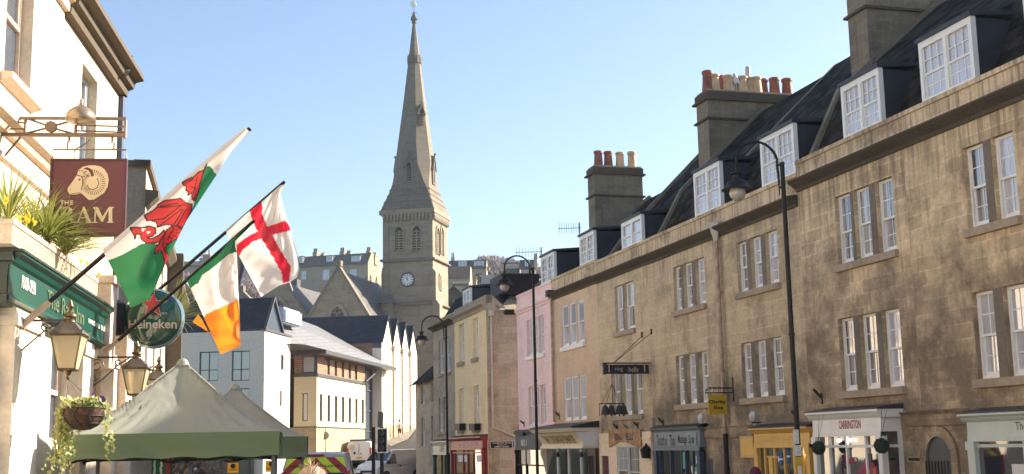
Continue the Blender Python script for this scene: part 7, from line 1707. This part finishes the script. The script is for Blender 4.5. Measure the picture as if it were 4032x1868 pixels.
    if pack: MB().ball((-.2*s, 0, z0+1.22*s), .17*s, 10, (.6, .9, 1.25)).build('backpack', M['pipe_w'], rt, smooth=True)
    return rt
p = at(1573, 1731, 116); person('person in a white top and black shorts walking up the hill away from the camera', (p.x, p.y, p.z), 1.78, R(2), 'cloth_w', 'cloth_k', 'hair_d', walk=.8, shorts=True, sleeves=False, pack=True)
p = at(1228, 1838, 8.3); person('person with greying fair hair, only the head top showing at the bottom edge', (p.x, p.y, p.z-1.76), 1.72, R(-25), 'tan', 'denim', 'hair_g')
p = at(2972, 1838, 30); person('person in a plum hooded coat beside the yellow shopfront', (p.x, p.y, .12), (p.z-.12)/1.04, R(160), 'coat_m', 'denim', 'hair_d', hood=True)
p = at(751, 1855, 27); person('bald person under the near market tent', (p.x, p.y, gz(27)), (p.z-gz(27)), R(170), 'cloth_k', 'denim', 'hair_d', bald=True)
p = at(793, 1862, 29); person('dark-haired person just right of the bald person under the tent', (p.x, p.y, gz(29)), (p.z-gz(29)), R(190), 'denim', 'cloth_k', 'hair_d')

# ================= vans =================
M['vanw'] = plain('white_van_paint', (.68, .68, .68), .25, var=.03); M['vang'] = plain('silver_van_paint', (.36, .37, .40), .25, metal=.3, var=.03); M['tyre'] = plain('tyre_rubber', (.02, .02, .02), .8)
M['tlred'] = plain('red_light_lens', (.40, .01, .01), .2); M['hi_y'] = plain('fluorescent_yellow', (.48, .68, .02), .5, var=.03); M['hi_r'] = plain('reflective_red', (.30, .012, .03), .5, var=.03); M['vnavy'] = plain('navy_panel', (.015, .02, .05), .3)
def van(label, pt, zc, az, paint='vanw', roofz=None, L=4.9, Wd=1.92, H=1.97, kind='plain'):
    c = at(*pt, zc); g = roofz-H if roofz is not None else gz(zc); fr = Fr((c.x, c.y), az, 1); rt = root('parked_van', label, 'van', fr, (0, 0, g), group='vans at the junction')
    h2 = Wd/2
    # side outline: rear at -L/2, front at +L/2
    sec = [(-L/2, .35, 1), (-L/2, 1.0, 1), (-L/2+.06, 1.55, .97), (-L/2+.16, H-.06, .86), (-L/2+.35, H, .82), (L/2-1.95, H, .82), (L/2-1.70, H-.04, .83), (L/2-.95, 1.22, .94), (L/2-.30, 1.02, .93), (L/2-.05, .82, .9), (L/2, .55, .88), (L/2-.02, .30, .88)]
    mb = MB(); n = len(sec)
    rows_ = []
    for x, z, k in sec:
        rows_.append([(x, -h2*k, g+z), (x, -h2*k*.6, g+z+.02), (x, 0, g+z+.03), (x, h2*k*.6, g+z+.02), (x, h2*k, g+z)])
    for i in range(n-1):
        for j in range(4): mb.face([rows_[i][j], rows_[i+1][j], rows_[i+1][j+1], rows_[i][j+1]])
    for sd_ in (0, 4):
        sgn = -1 if sd_ == 0 else 1
        mid = [(x, sgn*h2, g+min(z, 1.05)) for x, z, k in sec]; top_ = [rows_[i][sd_] for i in range(n)]
        low = [(-L/2, sgn*h2, g+.35)]+[(x, sgn*h2, g+.30) for x in (-L/2+.6, -L/2+1.4, L/2-1.3, L/2-.5)]+[(L/2-.02, sgn*h2*.88, g+.30)]
        # belt line polygon then upper panel
        belt = [(-L/2, sgn*h2, g+1.05), (L/2-.6, sgn*h2*.985, g+1.05)]
        mb.face([(-L/2, sgn*h2, g+.30), (L/2-.02, sgn*h2*.90, g+.30), rows_[10][sd_], rows_[9][sd_], (L/2-.55, sgn*h2*.97, g+1.03), (-L/2, sgn*h2, g+1.03)])
        mb.face([(-L/2, sgn*h2, g+1.03), (L/2-.55, sgn*h2*.97, g+1.03), rows_[8][sd_] if False else rows_[7][sd_], rows_[6][sd_], rows_[5][sd_], rows_[4][sd_], rows_[3][sd_], rows_[2][sd_]])
        mb.face([(L/2-.55, sgn*h2*.97, g+1.03), rows_[9][sd_], rows_[8][sd_], rows_[7][sd_]])
    mb.face([(-L/2, -h2, g+.3), (L/2, -h2*.88, g+.3), (L/2, h2*.88, g+.3), (-L/2, h2, g+.3)])
    mb.build('body', M[paint], rt, smooth=False)
    gl = MB(); a, b = rows_[6], rows_[7]
    def lerp(p_, q_, t): return tuple(p_[i]+(q_[i]-p_[i])*t for i in range(3))
    gl.face([tuple(Vector(lerp(a[0], b[0], .08))+Vector((.02, .06, .012))), tuple(Vector(lerp(a[0], b[0], .92))+Vector((.02, .06, .012))), tuple(Vector(lerp(a[2], b[2], .92))+Vector((.02, 0, .02))), tuple(Vector(lerp(a[4], b[4], .92))+Vector((.02, -.06, .012))), tuple(Vector(lerp(a[4], b[4], .08))+Vector((.02, -.06, .012))), tuple(Vector(lerp(a[2], b[2], .08))+Vector((.02, 0, .02)))])
    gl.build('windscreen', M['glass_s'], rt)
    for sgn in (-1, 1):
        MB().face([(L/2-1.05, sgn*(h2*.97+.012), g+1.10), (L/2-1.95, sgn*(h2+.008), g+1.08), (L/2-1.95, sgn*(h2*.86+.02), g+1.72), (L/2-1.62, sgn*(h2*.86+.02), g+1.72)]).build('side_window', M['glass_s'], rt)
        MB().box(L/2-2.2, L/2-2.05, sgn*(h2), sgn*(h2+.025), g+.98, g+1.02).box(L/2-2.4, L/2-2.28, sgn*h2, sgn*(h2+.025), g+.9, g+1.0).build('door_handle', M['black'], rt)
        MB().box(L/2-1.02, L/2-.9, sgn*(h2), sgn*(h2+.2), g+1.08, g+1.32).build('wing_mirror', M['black'], rt)
        for xx in (-L/2+.85, L/2-.9):
            w_ = MB().lathe((xx, sgn*(h2-.2), g+.33), [(.33, 0), (.33, .215)], 18, (Vector((0, sgn, 0)), Vector((1, 0, 0)), Vector((0, 0, 1)))).build('wheel', M['tyre'], rt)
            MB().lathe((xx, sgn*(h2+.016), g+.33), [(.2, 0), (.17, .012)], 14, (Vector((0, sgn, 0)), Vector((1, 0, 0)), Vector((0, 0, 1)))).build('rim', M['steel'], w_)
        MB().box(-L/2-.03, -L/2+.04, sgn*(h2-.13), sgn*(h2+.01), g+.85, g+1.45).build('tail_light', M['tlred'], rt)
        MB().add([(L/2-.04, sgn*.55, g+.62), (L/2-.14, sgn*.86, g+.62), (L/2-.32, sgn*.84, g+.95), (L/2-.22, sgn*.55, g+.84), (L/2-.0, sgn*.55, g+.66)], [(0, 1, 2, 3)]).box(L/2-.2, L/2-.03, sgn*.52, sgn*.82, g+.64, g+.80).build('headlight', M['lamp'], rt)
    MB().box(-L/2-.09, -L/2, -h2*.97, h2*.97, g+.30, g+.50).build('rear_bumper', M['black'], rt); MB().box(L/2-.06, L/2+.07, -h2*.85, h2*.85, g+.28, g+.48).box(L/2-.04, L/2+.02, -.5, .5, g+.56, g+.70).build('front_bumper', M['black'], rt)
    MB().box(-L/2-.012, -L/2+.02, -.26, .26, g+.62, g+.74).build('number_plate', M['mustard'], rt)
    d2 = MB(); d2.box(-L/2-.006, -L/2+.01, -.012, .012, g+.5, g+1.8).box(-L/2-.03, -L/2, -.22, -.08, g+.98, g+1.03); d2.build('rear_door_seam', M['black'], rt)
    if kind == 'chev':
        # chevron panel across the rear doors: alternating slanting bands meeting at the middle
        X = -L/2-.013; z0, z1 = g+1.42, g+1.85; XZ = lambda z: -L/2-.02+(.06*max(0, z-g-1)/.55 if z < g+1.55 else .06+.10*(z-g-1.55)/.36)
        bands = {0: MB(), 1: MB()}
        for sgn in (-1, 1):
            n_ = 7; st = .30
            for k in range(-3, n_):
                y0 = .0+k*st; pts = []
                q0 = [(y0, z1), (y0+st, z1), (y0+st+.42, z0), (y0+.42, z0)]
                # clip to 0..0.92
                def clip(pl, lim, keep):
                    out = []
                    for i in range(len(pl)):
                        p_, r_ = pl[i], pl[(i+1) % len(pl)]; ip, ir = keep(p_[0]), keep(r_[0])
                        if ip: out.append(p_)
                        if ip != ir: t = (lim-p_[0])/(r_[0]-p_[0]); out.append((lim, p_[1]+(r_[1]-p_[1])*t))
                    return out
                pl = clip(q0, .0, lambda v_: v_ >= .0); pl = clip(pl, .90, lambda v_: v_ <= .90) if pl else []
                if len(pl) > 2: bands[k % 2].face([(XZ(b_), sgn*a_*(1-.12*(b_-z0)/(z1-z0)), b_) for a_, b_ in pl])
        bands[0].build('yellow_chevrons', M['hi_y'], rt); bands[1].build('red_chevrons', M['hi_r'], rt)
        MB().box(X-.0, -L/2+.01, -.92, .92, g+.52, g+1.41).build('lower_panel', M['vnavy'], rt)
        MB().box(-L/2+.10, -L/2+.2, -.22, .22, g+H-.09, g+H-.03).build('brake_light', M['hi_r'], rt)
        MB().text('www.deliveries.co.uk', lambda a_, b_: (XZ(g+1.6+b_)-.01, -a_, g+1.62+b_), 1.4, .10, .01).build('lettering', M['black'], rt)
    if kind == 'tree':
        MB().lathe((-L/2-.02, .52, g+1.5), [(.2, 0), (.2, .004)], 9, (Vector((-1, 0, 0)), Vector((0, 1, 0)), Vector((0, 0, 1)))).box(-L/2-.026, -L/2-.01, .50, .54, g+1.18, g+1.4).build('tree_logo', M['pipe_w'], rt)
        MB().box(-L/2-.026, -L/2-.01, .26, .42, g+.95, g+1.15).build('sticker', M['black'], rt)
        MB().box(-L/2+.3, L/2-2.2, -.75, .75, g+H+.12, g+H+.15).box(-L/2+.4, -L/2+.45, -.75, .75, g+H-.02, g+H+.12).box(L/2-2.4, L/2-2.35, -.75, .75, g+H-.02, g+H+.12).build('roof_rack', M['steel'], rt)
rz = at(1290, 1784, 37).z; van('silver van with red and yellow chevrons across its rear doors', (1268, 1790), 38.6, R(-4.5), 'vang', roofz=rz, kind='chev')
rz = at(1420, 1738, 100).z; van('white van seen from behind with a small tree emblem, parked below the cream building', (1424, 1800), 102, R(-2.0), 'vanw', roofz=rz, kind='tree')
rz = at(1560, 1772, 84).z; van('white van facing the camera at an angle, right of the traffic light', (1535, 1840), 84, R(212), 'vanw', roofz=rz)

# ================= traffic light =================
def fwp(p, y): a = at(p[0], p[1], y); return (a.x, y, a.z)
Y = 55.0
a = fwp(q2(805, 700), Y); rt = root('traffic_light', 'traffic light seen from behind its black white-edged board, in front of the white vans', 'traffic light', FW, (a[0], Y, gz(Y)))
h0, h1 = fwp(q2(845, 945), Y), fwp(q2(972, 650), Y)
MB().box(a[0]-.075, a[0]+.075, Y-.02, Y+.13, gz(Y), fwp(q2(805, 640), Y)[2]).build('post', M['black'], rt)
MB().box(h0[0], h1[0], Y-.05, Y-.02, h0[2], h1[2]).build('white_border', M['white'], rt); MB().box(h0[0]+.05, h1[0]-.05, Y-.075, Y-.051, h0[2]+.05, h1[2]-.05).build('backing_board', M['black'], rt)
cx = (h0[0]+h1[0])/2; hh = h1[2]-h0[2]
for k in range(3):
    MB().lathe((cx, Y-.08, h0[2]+hh*(.2+.3*k)), [(.11, 0), (.12, .12), (.10, .12), (.09, .02)], 14, (Vector((0, -1, 0)), Vector((1, 0, 0)), Vector((0, 0, 1)))).build('lens_hood', M['grey_d'], rt, smooth=True)
b0, b1 = fwp(q2(800, 960), Y), fwp(q2(845, 930), Y); MB().box(a[0], h0[0]+.1, Y+.0, Y+.06, b0[2], b1[2]).build('bracket', M['black'], rt)
a2 = fwp(q2(908, 950), Y+3); rt = root('traffic_light', 'side-turned dark traffic light head on the second post, above the white-edged one', 'traffic light', FW, (a2[0], Y+3, gz(Y)))
MB().box(a2[0]-.09, a2[0]+.07, Y+3-.08, Y+3+.08, gz(Y), fwp(q2(900, 640), Y+3)[2]).build('post', M['black'], rt)
c0, c1, c2, c3 = [fwp(q2(*p), Y+3) for p in ((858, 640), (912, 650), (922, 465), (868, 455))]
MB().hexa([(*c0[:1], Y+2.8, c0[2]), (c1[0], Y+2.8, c1[2]), (c2[0], Y+2.8, c2[2]), (c3[0], Y+2.8, c3[2])], [(c0[0], Y+3.2, c0[2]), (c1[0], Y+3.2, c1[2]), (c2[0], Y+3.2, c2[2]), (c3[0], Y+3.2, c3[2])]).build('signal_head', M['grey_d'], rt)
d0 = fwp(q2(965, 890), Y+3); MB().lathe((d0[0], Y+2.9, d0[2]), [(.2, 0), (.2, .02)], 16, (Vector((0, -1, 0)), Vector((1, 0, 0)), Vector((0, 0, 1)))).build('round_plate', M['pipe_w'], rt)
# signs under the tents
for i, (p, q, lb) in enumerate(((q1(588, 1062), q1(712, 1175), 'left of two yellow notice boards under the tents'), (q1(1030, 1035), q1(1165, 1165), 'right of two yellow notice boards under the tents'))):
    a, b = fwp(p, 40), fwp(q, 40); rt = root('yellow_notice', lb, 'sign', FW, ((a[0]+b[0])/2, 40, gz(40)), group='yellow notice boards')
    MB().box(a[0], b[0], 39.98, 40.0, b[2], a[2]).build('board', plain('notice_amber', (.75, .36, .01), .5), rt); MB().box((a[0]+b[0])/2-.03, (a[0]+b[0])/2+.03, 40.02, 40.06, gz(40), a[2]).build('post', M['steel'], rt)
    mk = MB().lathe(((a[0]+b[0])/2, 39.97, a[2]-(a[2]-b[2])*.3), [(.08, 0), (.08, .005)], 10, (Vector((0, -1, 0)), Vector((1, 0, 0)), Vector((0, 0, 1))))
    mk.build('emblem', M['black'], rt)
    mk = MB().text('PARKING', lambda u_, v_: ((a[0]+b[0])/2+u_, 39.96, a[2]-(a[2]-b[2])*.68+v_), (b[0]-a[0])*.7, .06).build('lettering', M['black'], rt)
a = fwp(q1(210, 1130), 36); rt = root('round_road_sign', 'small round blue and white sign under the near tent', 'sign', FW, (a[0], 36, gz(36)))
AY = (Vector((0, -1, 0)), Vector((1, 0, 0)), Vector((0, 0, 1)))
MB().lathe(a, [(.085, 0), (.085, .01)], 16, AY).build('disc', M['navy'], rt); MB().lathe((a[0], 35.985, a[2]), [(.055, 0), (.055, .005)], 16, AY).build('white_centre', M['white'], rt); MB().tube([(a[0], 36.03, gz(36)), (a[0], 36.03, a[2])], .025, 6).build('post', M['navy'], rt)
cols = ['f_green', 'f_lw', 'f_green', 'f_green', 'f_lw', 'f_green', 'f_red']
rt = root('scarf_rail', 'rail of hanging green, white and red scarves inside the near tent', 'scarves', FW, fwp((620, 1805), 19.6))
for k, c in enumerate(cols):
    p_ = fwp((597+k*8.5+(10 if k == 6 else 0), 1800), 19.6); mb = MB()
    for i in range(6):
        z0, z1 = p_[2]-i*.15, p_[2]-(i+1)*.15; o_ = .01*math.sin(i+k); mb.face([(p_[0]+o_, 19.6, z0), (p_[0]+.03+o_, 19.62, z0), (p_[0]+.03-o_, 19.62, z1), (p_[0]-o_, 19.6, z1)])
    mb.build('scarf', M[c], rt)

# ================= hill houses =================
def hh(label, zc, xl, xr, ye, yr, yb, wm='hillstone', rm='slate_c', wins=(), dorms=(), chim=(), depth=8, side=0, gable=False, lit=True, roofin=.25):
    """camera-facing house on the hill; all corners given in photograph pixels at the distance zc"""
    A = at(xl, ye, zc); Bq = at(xr, ye, zc); g = at((xl+xr)/2, yb, zc).z-3; ze_ = (A.z+Bq.z)/2; zr_ = at((xl+xr)/2, yr, zc+depth/2).z
    fr = Fr((Bq.x, Bq.y), R(14 if side else 2)); Lw = (Bq.x-A.x)/math.cos(fr.az)
    rt = root('hill_house', label, 'house', fr, (0, Lw/2, g))
    U = lambda px_, py_: fr.hitx(px_, py_, 0)
    hol = []
    for (a, b, c, d) in wins: p_, q_ = U(a, c), U(b, d); hol.append((q_[0], p_[0], q_[1], p_[1]))
    mb = MB(); sub = MB(); sub.wall(0, Lw, g, ze_, hol, 0, .2); mb.add([(-p[1], p[0], p[2]) for p in sub.v], sub.f)
    mb.face([(0, 0, g), (depth, 0, g), (depth, 0, ze_), (0, 0, ze_)]); mb.face([(0, Lw, g), (depth, Lw, g), (depth, Lw, ze_), (0, Lw, ze_)]); mb.face([(depth, 0, g), (depth, Lw, g), (depth, Lw, ze_), (depth, 0, ze_)])
    if not gable:
        for e_ in (0, Lw): mb.face([(0, e_, ze_), (depth, e_, ze_), (depth*(1-roofin), e_, zr_), (depth*roofin, e_, zr_)])
    mb.build('wall', M[wm], rt)
    if gable: MB().add([(-.3, -.3, ze_-.1), (-.3, Lw+.3, ze_-.1), (-.3, Lw/2, zr_), (depth, -.3, ze_-.1), (depth, Lw+.3, ze_-.1), (depth, Lw/2, zr_)], [(0, 2, 5, 3), (1, 4, 5, 2)]).build('roof', M[rm], rt); MB().face([(0, 0, ze_), (0, Lw, ze_), (0, Lw/2, zr_-.2)]).build('gable_wall', M[wm], rt)
    else: MB().add([(-.2, .15, ze_), (-.2, Lw-.15, ze_), (depth*roofin, Lw-.15, zr_), (depth*roofin, .15, zr_), (depth*(1-roofin), Lw-.15, zr_), (depth*(1-roofin), .15, zr_), (depth+.2, Lw-.15, ze_), (depth+.2, .15, ze_)], [(0, 1, 2, 3), (3, 2, 4, 5), (5, 4, 6, 7)]).box(-.35, .05, -.05, Lw+.05, ze_-.35, ze_-.02).build('roof', M[rm], rt)
    for h in hol:
        a, b = sorted(h[:2]); c, d = sorted(h[2:]); f = MB(); x = .1
        for q0 in ((a, a+.12, c, d), (b-.12, b, c, d), (a, b, c, c+.12), (a, b, d-.12, d), ((a+b)/2-.05, (a+b)/2+.05, c, d), (a, b, (c+d)/2-.07, (c+d)/2+.07)): f.box(x, x+.1-.01*(q0[1]-q0[0] > .5), *q0)
        o = f.build('window', M['bluewhite'], rt); MB().face([(x+.06, a, c), (x+.06, b, c), (x+.06, b, d), (x+.06, a, d)]).build('pane', M['glass_b'], o)
    for (a, b, c, d) in dorms:
        p_, q_ = U(a, c), U(b, d); w0_, w1_, z0_, z1_ = q_[0], p_[0], q_[1], p_[1]; o = MB().box(.3, depth*.5, w0_, w1_, z0_, z1_).box(.1, depth*.5, w0_-.15, w1_+.15, z1_+.001, z1_+.15).build('dormer', M['lead'], rt)
        f = MB(); t = .16
        for q0 in ((w0_, w0_+t, z0_, z1_), (w1_-t, w1_, z0_, z1_), (w0_+t, w1_-t, z0_, z0_+t), (w0_+t, w1_-t, z1_-t, z1_), ((w0_+w1_)/2-.07, (w0_+w1_)/2+.07, z0_+t, z1_-t)): f.box(.16, .29, *q0)
        f.build('window_frame', M['bluewhite'], o); MB().face([(.25, w0_, z0_), (.25, w1_, z0_), (.25, w1_, z1_), (.25, w0_, z1_)]).build('pane', M['glass_b'], o)
    for (a, b, c, d, n_) in chim:
        p_, q_ = fr.hitx(a, c, depth/2), fr.hitx(b, d, depth/2); ww_ = p_[0]-q_[0]; zt_ = q_[1]+(p_[1]-q_[1])*.66
        cm = MB().box(depth/2-.5, depth/2+1.5, q_[0], p_[0], min(q_[1], ze_), zt_).box(depth/2-.62, depth/2+1.62, q_[0]-.12, p_[0]+.12, zt_-.35, zt_-.12).build('chimney', M['hillstone'], rt)
        pt = MB()
        for k in range(n_): pt = MB(); pt.lathe((depth/2, q_[0]+ww_*(k+.5)/n_, zt_), [(.2, 0), (.17, (p_[1]-zt_)*.8), (.2, (p_[1]-zt_)*.85), (.15, p_[1]-zt_)], 8); pt.build('chimney_pot', M['terra_l'] if k % 2 else M['terra'], cm)
    return rt
Q = lambda a, b, c, d: (*q3(a, c), *q3(b, d)); QQ = lambda t, a, b, c, d: (t(a, 0)[0], t(b, 0)[0], t(0, c)[1], t(0, d)[1])
hh('long hillside terrace with dormers and chimneys between the red-cross flag and the tower', 300, 750, 1449, 1041, 1009, 1200, wins=[QQ(q3, 552, 612, 322, 420), QQ(q3, 802, 885, 308, 424), QQ(q3, 1125, 1205, 305, 400), (1010, 1035, 1066, 1102)],
   dorms=[QQ(q3, 530, 572, 152, 222), QQ(q3, 848, 920, 148, 208), QQ(q3, 1142, 1245, 146, 214), (1030, 1050, 1012, 1032)], chim=[QQ(q3, 700, 745, 58, 200)+(3,), QQ(q3, 792, 826, 104, 170)+(2,), QQ(q3, 1016, 1062, 48, 190)+(3,), QQ(q3, 1092, 1136, 82, 170)+(3,), QQ(q3, 1326, 1368, 42, 180)+(3,), QQ(q3, 1386, 1432, 105, 180)+(4,), (855, 880, 990, 1040, 3), (802, 830, 985, 1040, 2)], depth=9.5, side=1)
hh('grey hill house behind the green end of the tricolour pole', 330, 700, 800, 1046, 1034, 1180, chim=[(706, 726, 1010, 1050, 2), (808-20, 826-10, 1006, 1040, 2)], rm='slate_c')
r5q = lambda a, b, c, d: QQ(r5, a, b, c, d)
hh('dark-roofed hill house with two white dormers, right of the tower', 340, r5(105, 0)[0], r5(745, 0)[0], r5(0, 405)[1], r5(0, 292)[1], r5(0, 640)[1], rm='slate_b', dorms=[r5q(275, 410, 292, 385), r5q(540, 700, 296, 385)], chim=[r5q(155, 215, 150, 400)+(2,), r5q(760, 800, 360, 440)+(1,)], depth=7)
hh('brown-tiled gabled hill house right of the tower', 280, r5(60, 0)[0], r5(470, 0)[0], r5(0, 560)[1], r5(0, 402)[1], r5(0, 660)[1], rm='tile_r', chim=[r5q(215, 242, 430, 560)+(1,), r5q(365, 388, 560, 640)+(1,)], depth=8)
hh('low grey hill house with a narrow lit chimney, below the brown-tiled one', 240, r5(180, 0)[0], r5(450, 0)[0], r5(0, 672)[1], r5(0, 655)[1], r5(0, 820)[1], wm='ash_f', chim=[r5q(222, 245, 640, 800)+(1,), r5q(545, 580, 545, 680)+(1,)], depth=7)
hh('dark brick gabled house tight against the right side of the tower', 190, r5(60, 0)[0], r5(335, 0)[0], r5(0, 850)[1], r5(0, 765)[1], r5(0, 1060)[1], wm='corn', rm='slate_c', gable=True, dorms=(), wins=[r5q(185, 218, 945, 1035)], depth=8)
hh('house with a long pale slate roof above the cream corner house', 210, r5(640, 0)[0], r5(1080, 0)[0], r5(0, 672)[1], r5(0, 545)[1], r5(0, 760)[1], wm='hillstone', rm='slate_g', depth=7)
hh('flat-topped buff hill block with two dark windows, above the middle lamp', 330, r5(1000, 0)[0], r5(1300, 0)[0], r5(0, 318)[1], r5(0, 300)[1], r5(0, 520)[1], wins=[r5q(1090, 1180, 322, 368), r5q(1200, 1260, 322, 368)], chim=[r5q(1000, 1040, 350, 420)+(1,), r5q(1180, 1190, 280, 300)+(1,)], depth=7)
hh('blue-slated hill house with one tall white dormer, above the middle lamp', 300, r5(1290, 0)[0], r5(1560, 0)[0], r5(0, 410)[1], r5(0, 288)[1], r5(0, 620)[1], rm='slate_b', dorms=[r5q(1390, 1475, 278, 402)], chim=[r5q(1545, 1600, 165, 330)+(2,)], depth=7)
hh('dark-roofed house under the curve of the middle lamp', 200, r5(1020, 0)[0], r5(1310, 0)[0], r5(0, 640)[1], r5(0, 440)[1], r5(0, 700)[1], wm='hillstone', rm='slate_c', chim=[r5q(960, 1000, 430, 520)+(1,), r5q(885, 905, 500, 560)+(1,), r5q(1230, 1250, 450, 480)+(1,)], depth=7)
hh('pale grey rendered house between the middle lamp and the pink house', 170, r5(1300, 0)[0], r5(1470, 0)[0], r5(0, 500)[1], r5(0, 470)[1], r5(0, 800)[1], wm='ash_f', rm='slate_c', depth=6)

# ================= trees =================
M['bark'] = plain('bare_bark', (.17, .135, .115), .9, var=.3, vs=4); M['bark_f'] = plain('far_hazed_twigs', (.30, .25, .245), .9, var=.25, vs=.5); M['conif'] = plain('conifer_green', (.03, .05, .025), .9, var=.5, vs=3); M['ivyc'] = plain('ivy_green', (.07, .09, .035), .9, var=.5, vs=3)  # far twigs: distance haze is mixed into their paler bark colour
def bare_tree(seed, H=10, depth=6, spread=.55, tw=.012, nb=3, mat='bark_f'):
    rd = random.Random(seed); tk = MB(); cr = MB()
    def grow(p, d, L, r, k):
        e = p+d*L; md = p+d*L*.5+Vector((rd.uniform(-1, 1), rd.uniform(-1, 1), 0))*L*.05
        if k <= 1: tk.tube([p, md, e], [r, r*.85, r*.7], 6, False)
        else:
            rr = max(r, tw)
            cr.tube([p, md, e], [rr, rr*.85, rr*.65], 3, False)
        if k >= depth: return
        n_ = nb if k else nb+2
        for i in range(n_):
            t = rd.uniform(0, 6.283); sp_ = spread*rd.uniform(.5, 1.25); a = d.cross(Vector((math.cos(t), math.sin(t), .3))).normalized(); nd_ = (d+a*sp_+Vector((0, 0, .10))).normalized()
            grow(p+(e-p)*rd.uniform(.55, 1.0), nd_, L*rd.uniform(.62, .82), r*.62, k+1)
    grow(Vector((0, 0, 0)), Vector((0, 0, 1)), H*.28, H*.022, 0)
    return tk, cr
def place_tree(protos, k, label, pos, sc, rz, group):
    if isinstance(protos[k], tuple):
        tk, cr = protos[k]; rt = root('bare_tree', label, 'tree', FW, (0, 0, 0), group=group); tk.build('trunk', M[mat_t], rt, smooth=True); cr.build('crown', M[mat_t], rt); protos[k] = rt
        r_ = rt
    else:
        src = protos[k]; r_ = src.copy(); COL.objects.link(r_); r_['label'] = label; r_['group'] = group
        for ch_ in list(src.children): c_ = ch_.copy(); COL.objects.link(c_); c_.parent = r_
    r_.location = pos; r_.scale = (sc, sc, sc); r_.rotation_euler = (0, 0, rz); return r_
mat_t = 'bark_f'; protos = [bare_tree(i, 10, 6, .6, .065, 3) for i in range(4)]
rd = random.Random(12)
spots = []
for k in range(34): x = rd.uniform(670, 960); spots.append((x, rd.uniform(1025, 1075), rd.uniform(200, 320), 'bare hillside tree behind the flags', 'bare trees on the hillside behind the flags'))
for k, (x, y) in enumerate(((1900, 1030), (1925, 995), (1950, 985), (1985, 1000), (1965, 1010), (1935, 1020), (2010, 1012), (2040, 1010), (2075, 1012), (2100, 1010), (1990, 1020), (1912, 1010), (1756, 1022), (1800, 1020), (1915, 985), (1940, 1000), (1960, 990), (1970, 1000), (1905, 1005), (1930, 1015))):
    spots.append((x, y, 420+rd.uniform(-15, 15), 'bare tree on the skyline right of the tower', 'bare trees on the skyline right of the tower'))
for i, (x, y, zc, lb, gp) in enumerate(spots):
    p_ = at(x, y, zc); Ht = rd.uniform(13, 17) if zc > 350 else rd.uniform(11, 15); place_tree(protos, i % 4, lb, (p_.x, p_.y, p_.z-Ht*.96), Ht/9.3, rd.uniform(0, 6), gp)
mat_t = 'bark'; pr2 = [bare_tree(31, 6, 6, .7, .006, 3)]
p_ = at(660, 1420, 33); place_tree(pr2, 0, 'twiggy bare tree with brown tips behind the round green sign', (p_.x, p_.y, 1.2), .62, 1.0, 'small bare trees beyond the pub')
p_ = at(730, 1440, 36); place_tree(pr2, 0, 'twiggy bare tree in front of the grey wall left of the dark windows', (p_.x, p_.y, .8), .6, 2.6, 'small bare trees beyond the pub')
rt_ = cordyline('cordyline', 'green spiky palm beyond the round beer sign', P.loc(at(668, 1290, 27)), 130, 1.25, 8, 1.0, .3, wd=.035, lean=(.2, .3, 0))
rt_['group'] = ''
del rt_['group']
def bushy(name, label, px_, ytop, ybot, zc, wpx_, mat, n=900, seed=1, cone=True):
    a, b = at(px_, ytop, zc), at(px_, ybot, zc); H = a.z-b.z; Rw = wpx_/2/FPX*zc; rd = random.Random(seed); rt = root(name, label, 'tree', FW, (b.x, b.y, b.z)); mb = MB()
    for i in range(n):
        t = rd.random(); ang = rd.uniform(0, 6.283); rr = Rw*((1-t)**.6*(.5+.5*min(1, t*5)) if cone else math.sqrt(max(0, 1-(2*t-1)**2)))*rd.uniform(.5, 1.05); c = Vector((b.x+rr*math.cos(ang), b.y+rr*math.sin(ang), b.z+H*t)); s = Rw*.28*rd.uniform(.5, 1)
        u_ = Vector((rd.uniform(-1, 1), rd.uniform(-1, 1), rd.uniform(-1, 1))).normalized(); v_ = u_.cross(Vector((rd.uniform(-1, 1), rd.uniform(-1, 1), 1))).normalized(); mb.face([c-u_*s*.5, c+v_*s*.4, c+u_*s*.5+Vector((0, 0, s*.6)), c-v_*s*.4])
    mb.build('crown', M[mat], rt); MB().tube([(b.x, b.y, b.z-2), (b.x, b.y, b.z+H*.5)], [.2, .1], 6).build('trunk', M['bark'], rt); return rt
for k, (x, y, w_, lb) in enumerate(((1429, 1092, 13, 'leftmost'), (1441, 1087, 15, 'second'), (1459, 1082, 19, 'third, broadest'), (1482, 1090, 17, 'rightmost'))):
    bushy('conifer', '%s of four dark conifers left of the church tower' % lb, x, y, 1140, 240, w_, 'conif', 700, k)['group'] = 'dark conifers left of the tower'
bushy('ivy_tree', 'rounded green tree among the hill roofs right of the tower', r5(620, 0)[0], r5(0, 500)[1], r5(0, 660)[1], 250, 34, 'ivyc', 900, 9, False)

# ================= air =================
def haze():
    mt = bpy.data.materials.new('haze'); mt.use_nodes = True; nt = mt.node_tree; nt.nodes.clear(); o = nt.nodes.new('ShaderNodeOutputMaterial'); v = nt.nodes.new('ShaderNodeVolumePrincipled')
    v.inputs['Color'].default_value = (.72, .84, 1, 1); v.inputs['Density'].default_value = .00022; v.inputs['Anisotropy'].default_value = .2; nt.links.new(v.outputs[0], o.inputs['Volume']); return mt
MB().box(-520, 520, -70, 700, -1.5, 105).build('haze', haze(), kind='stuff')
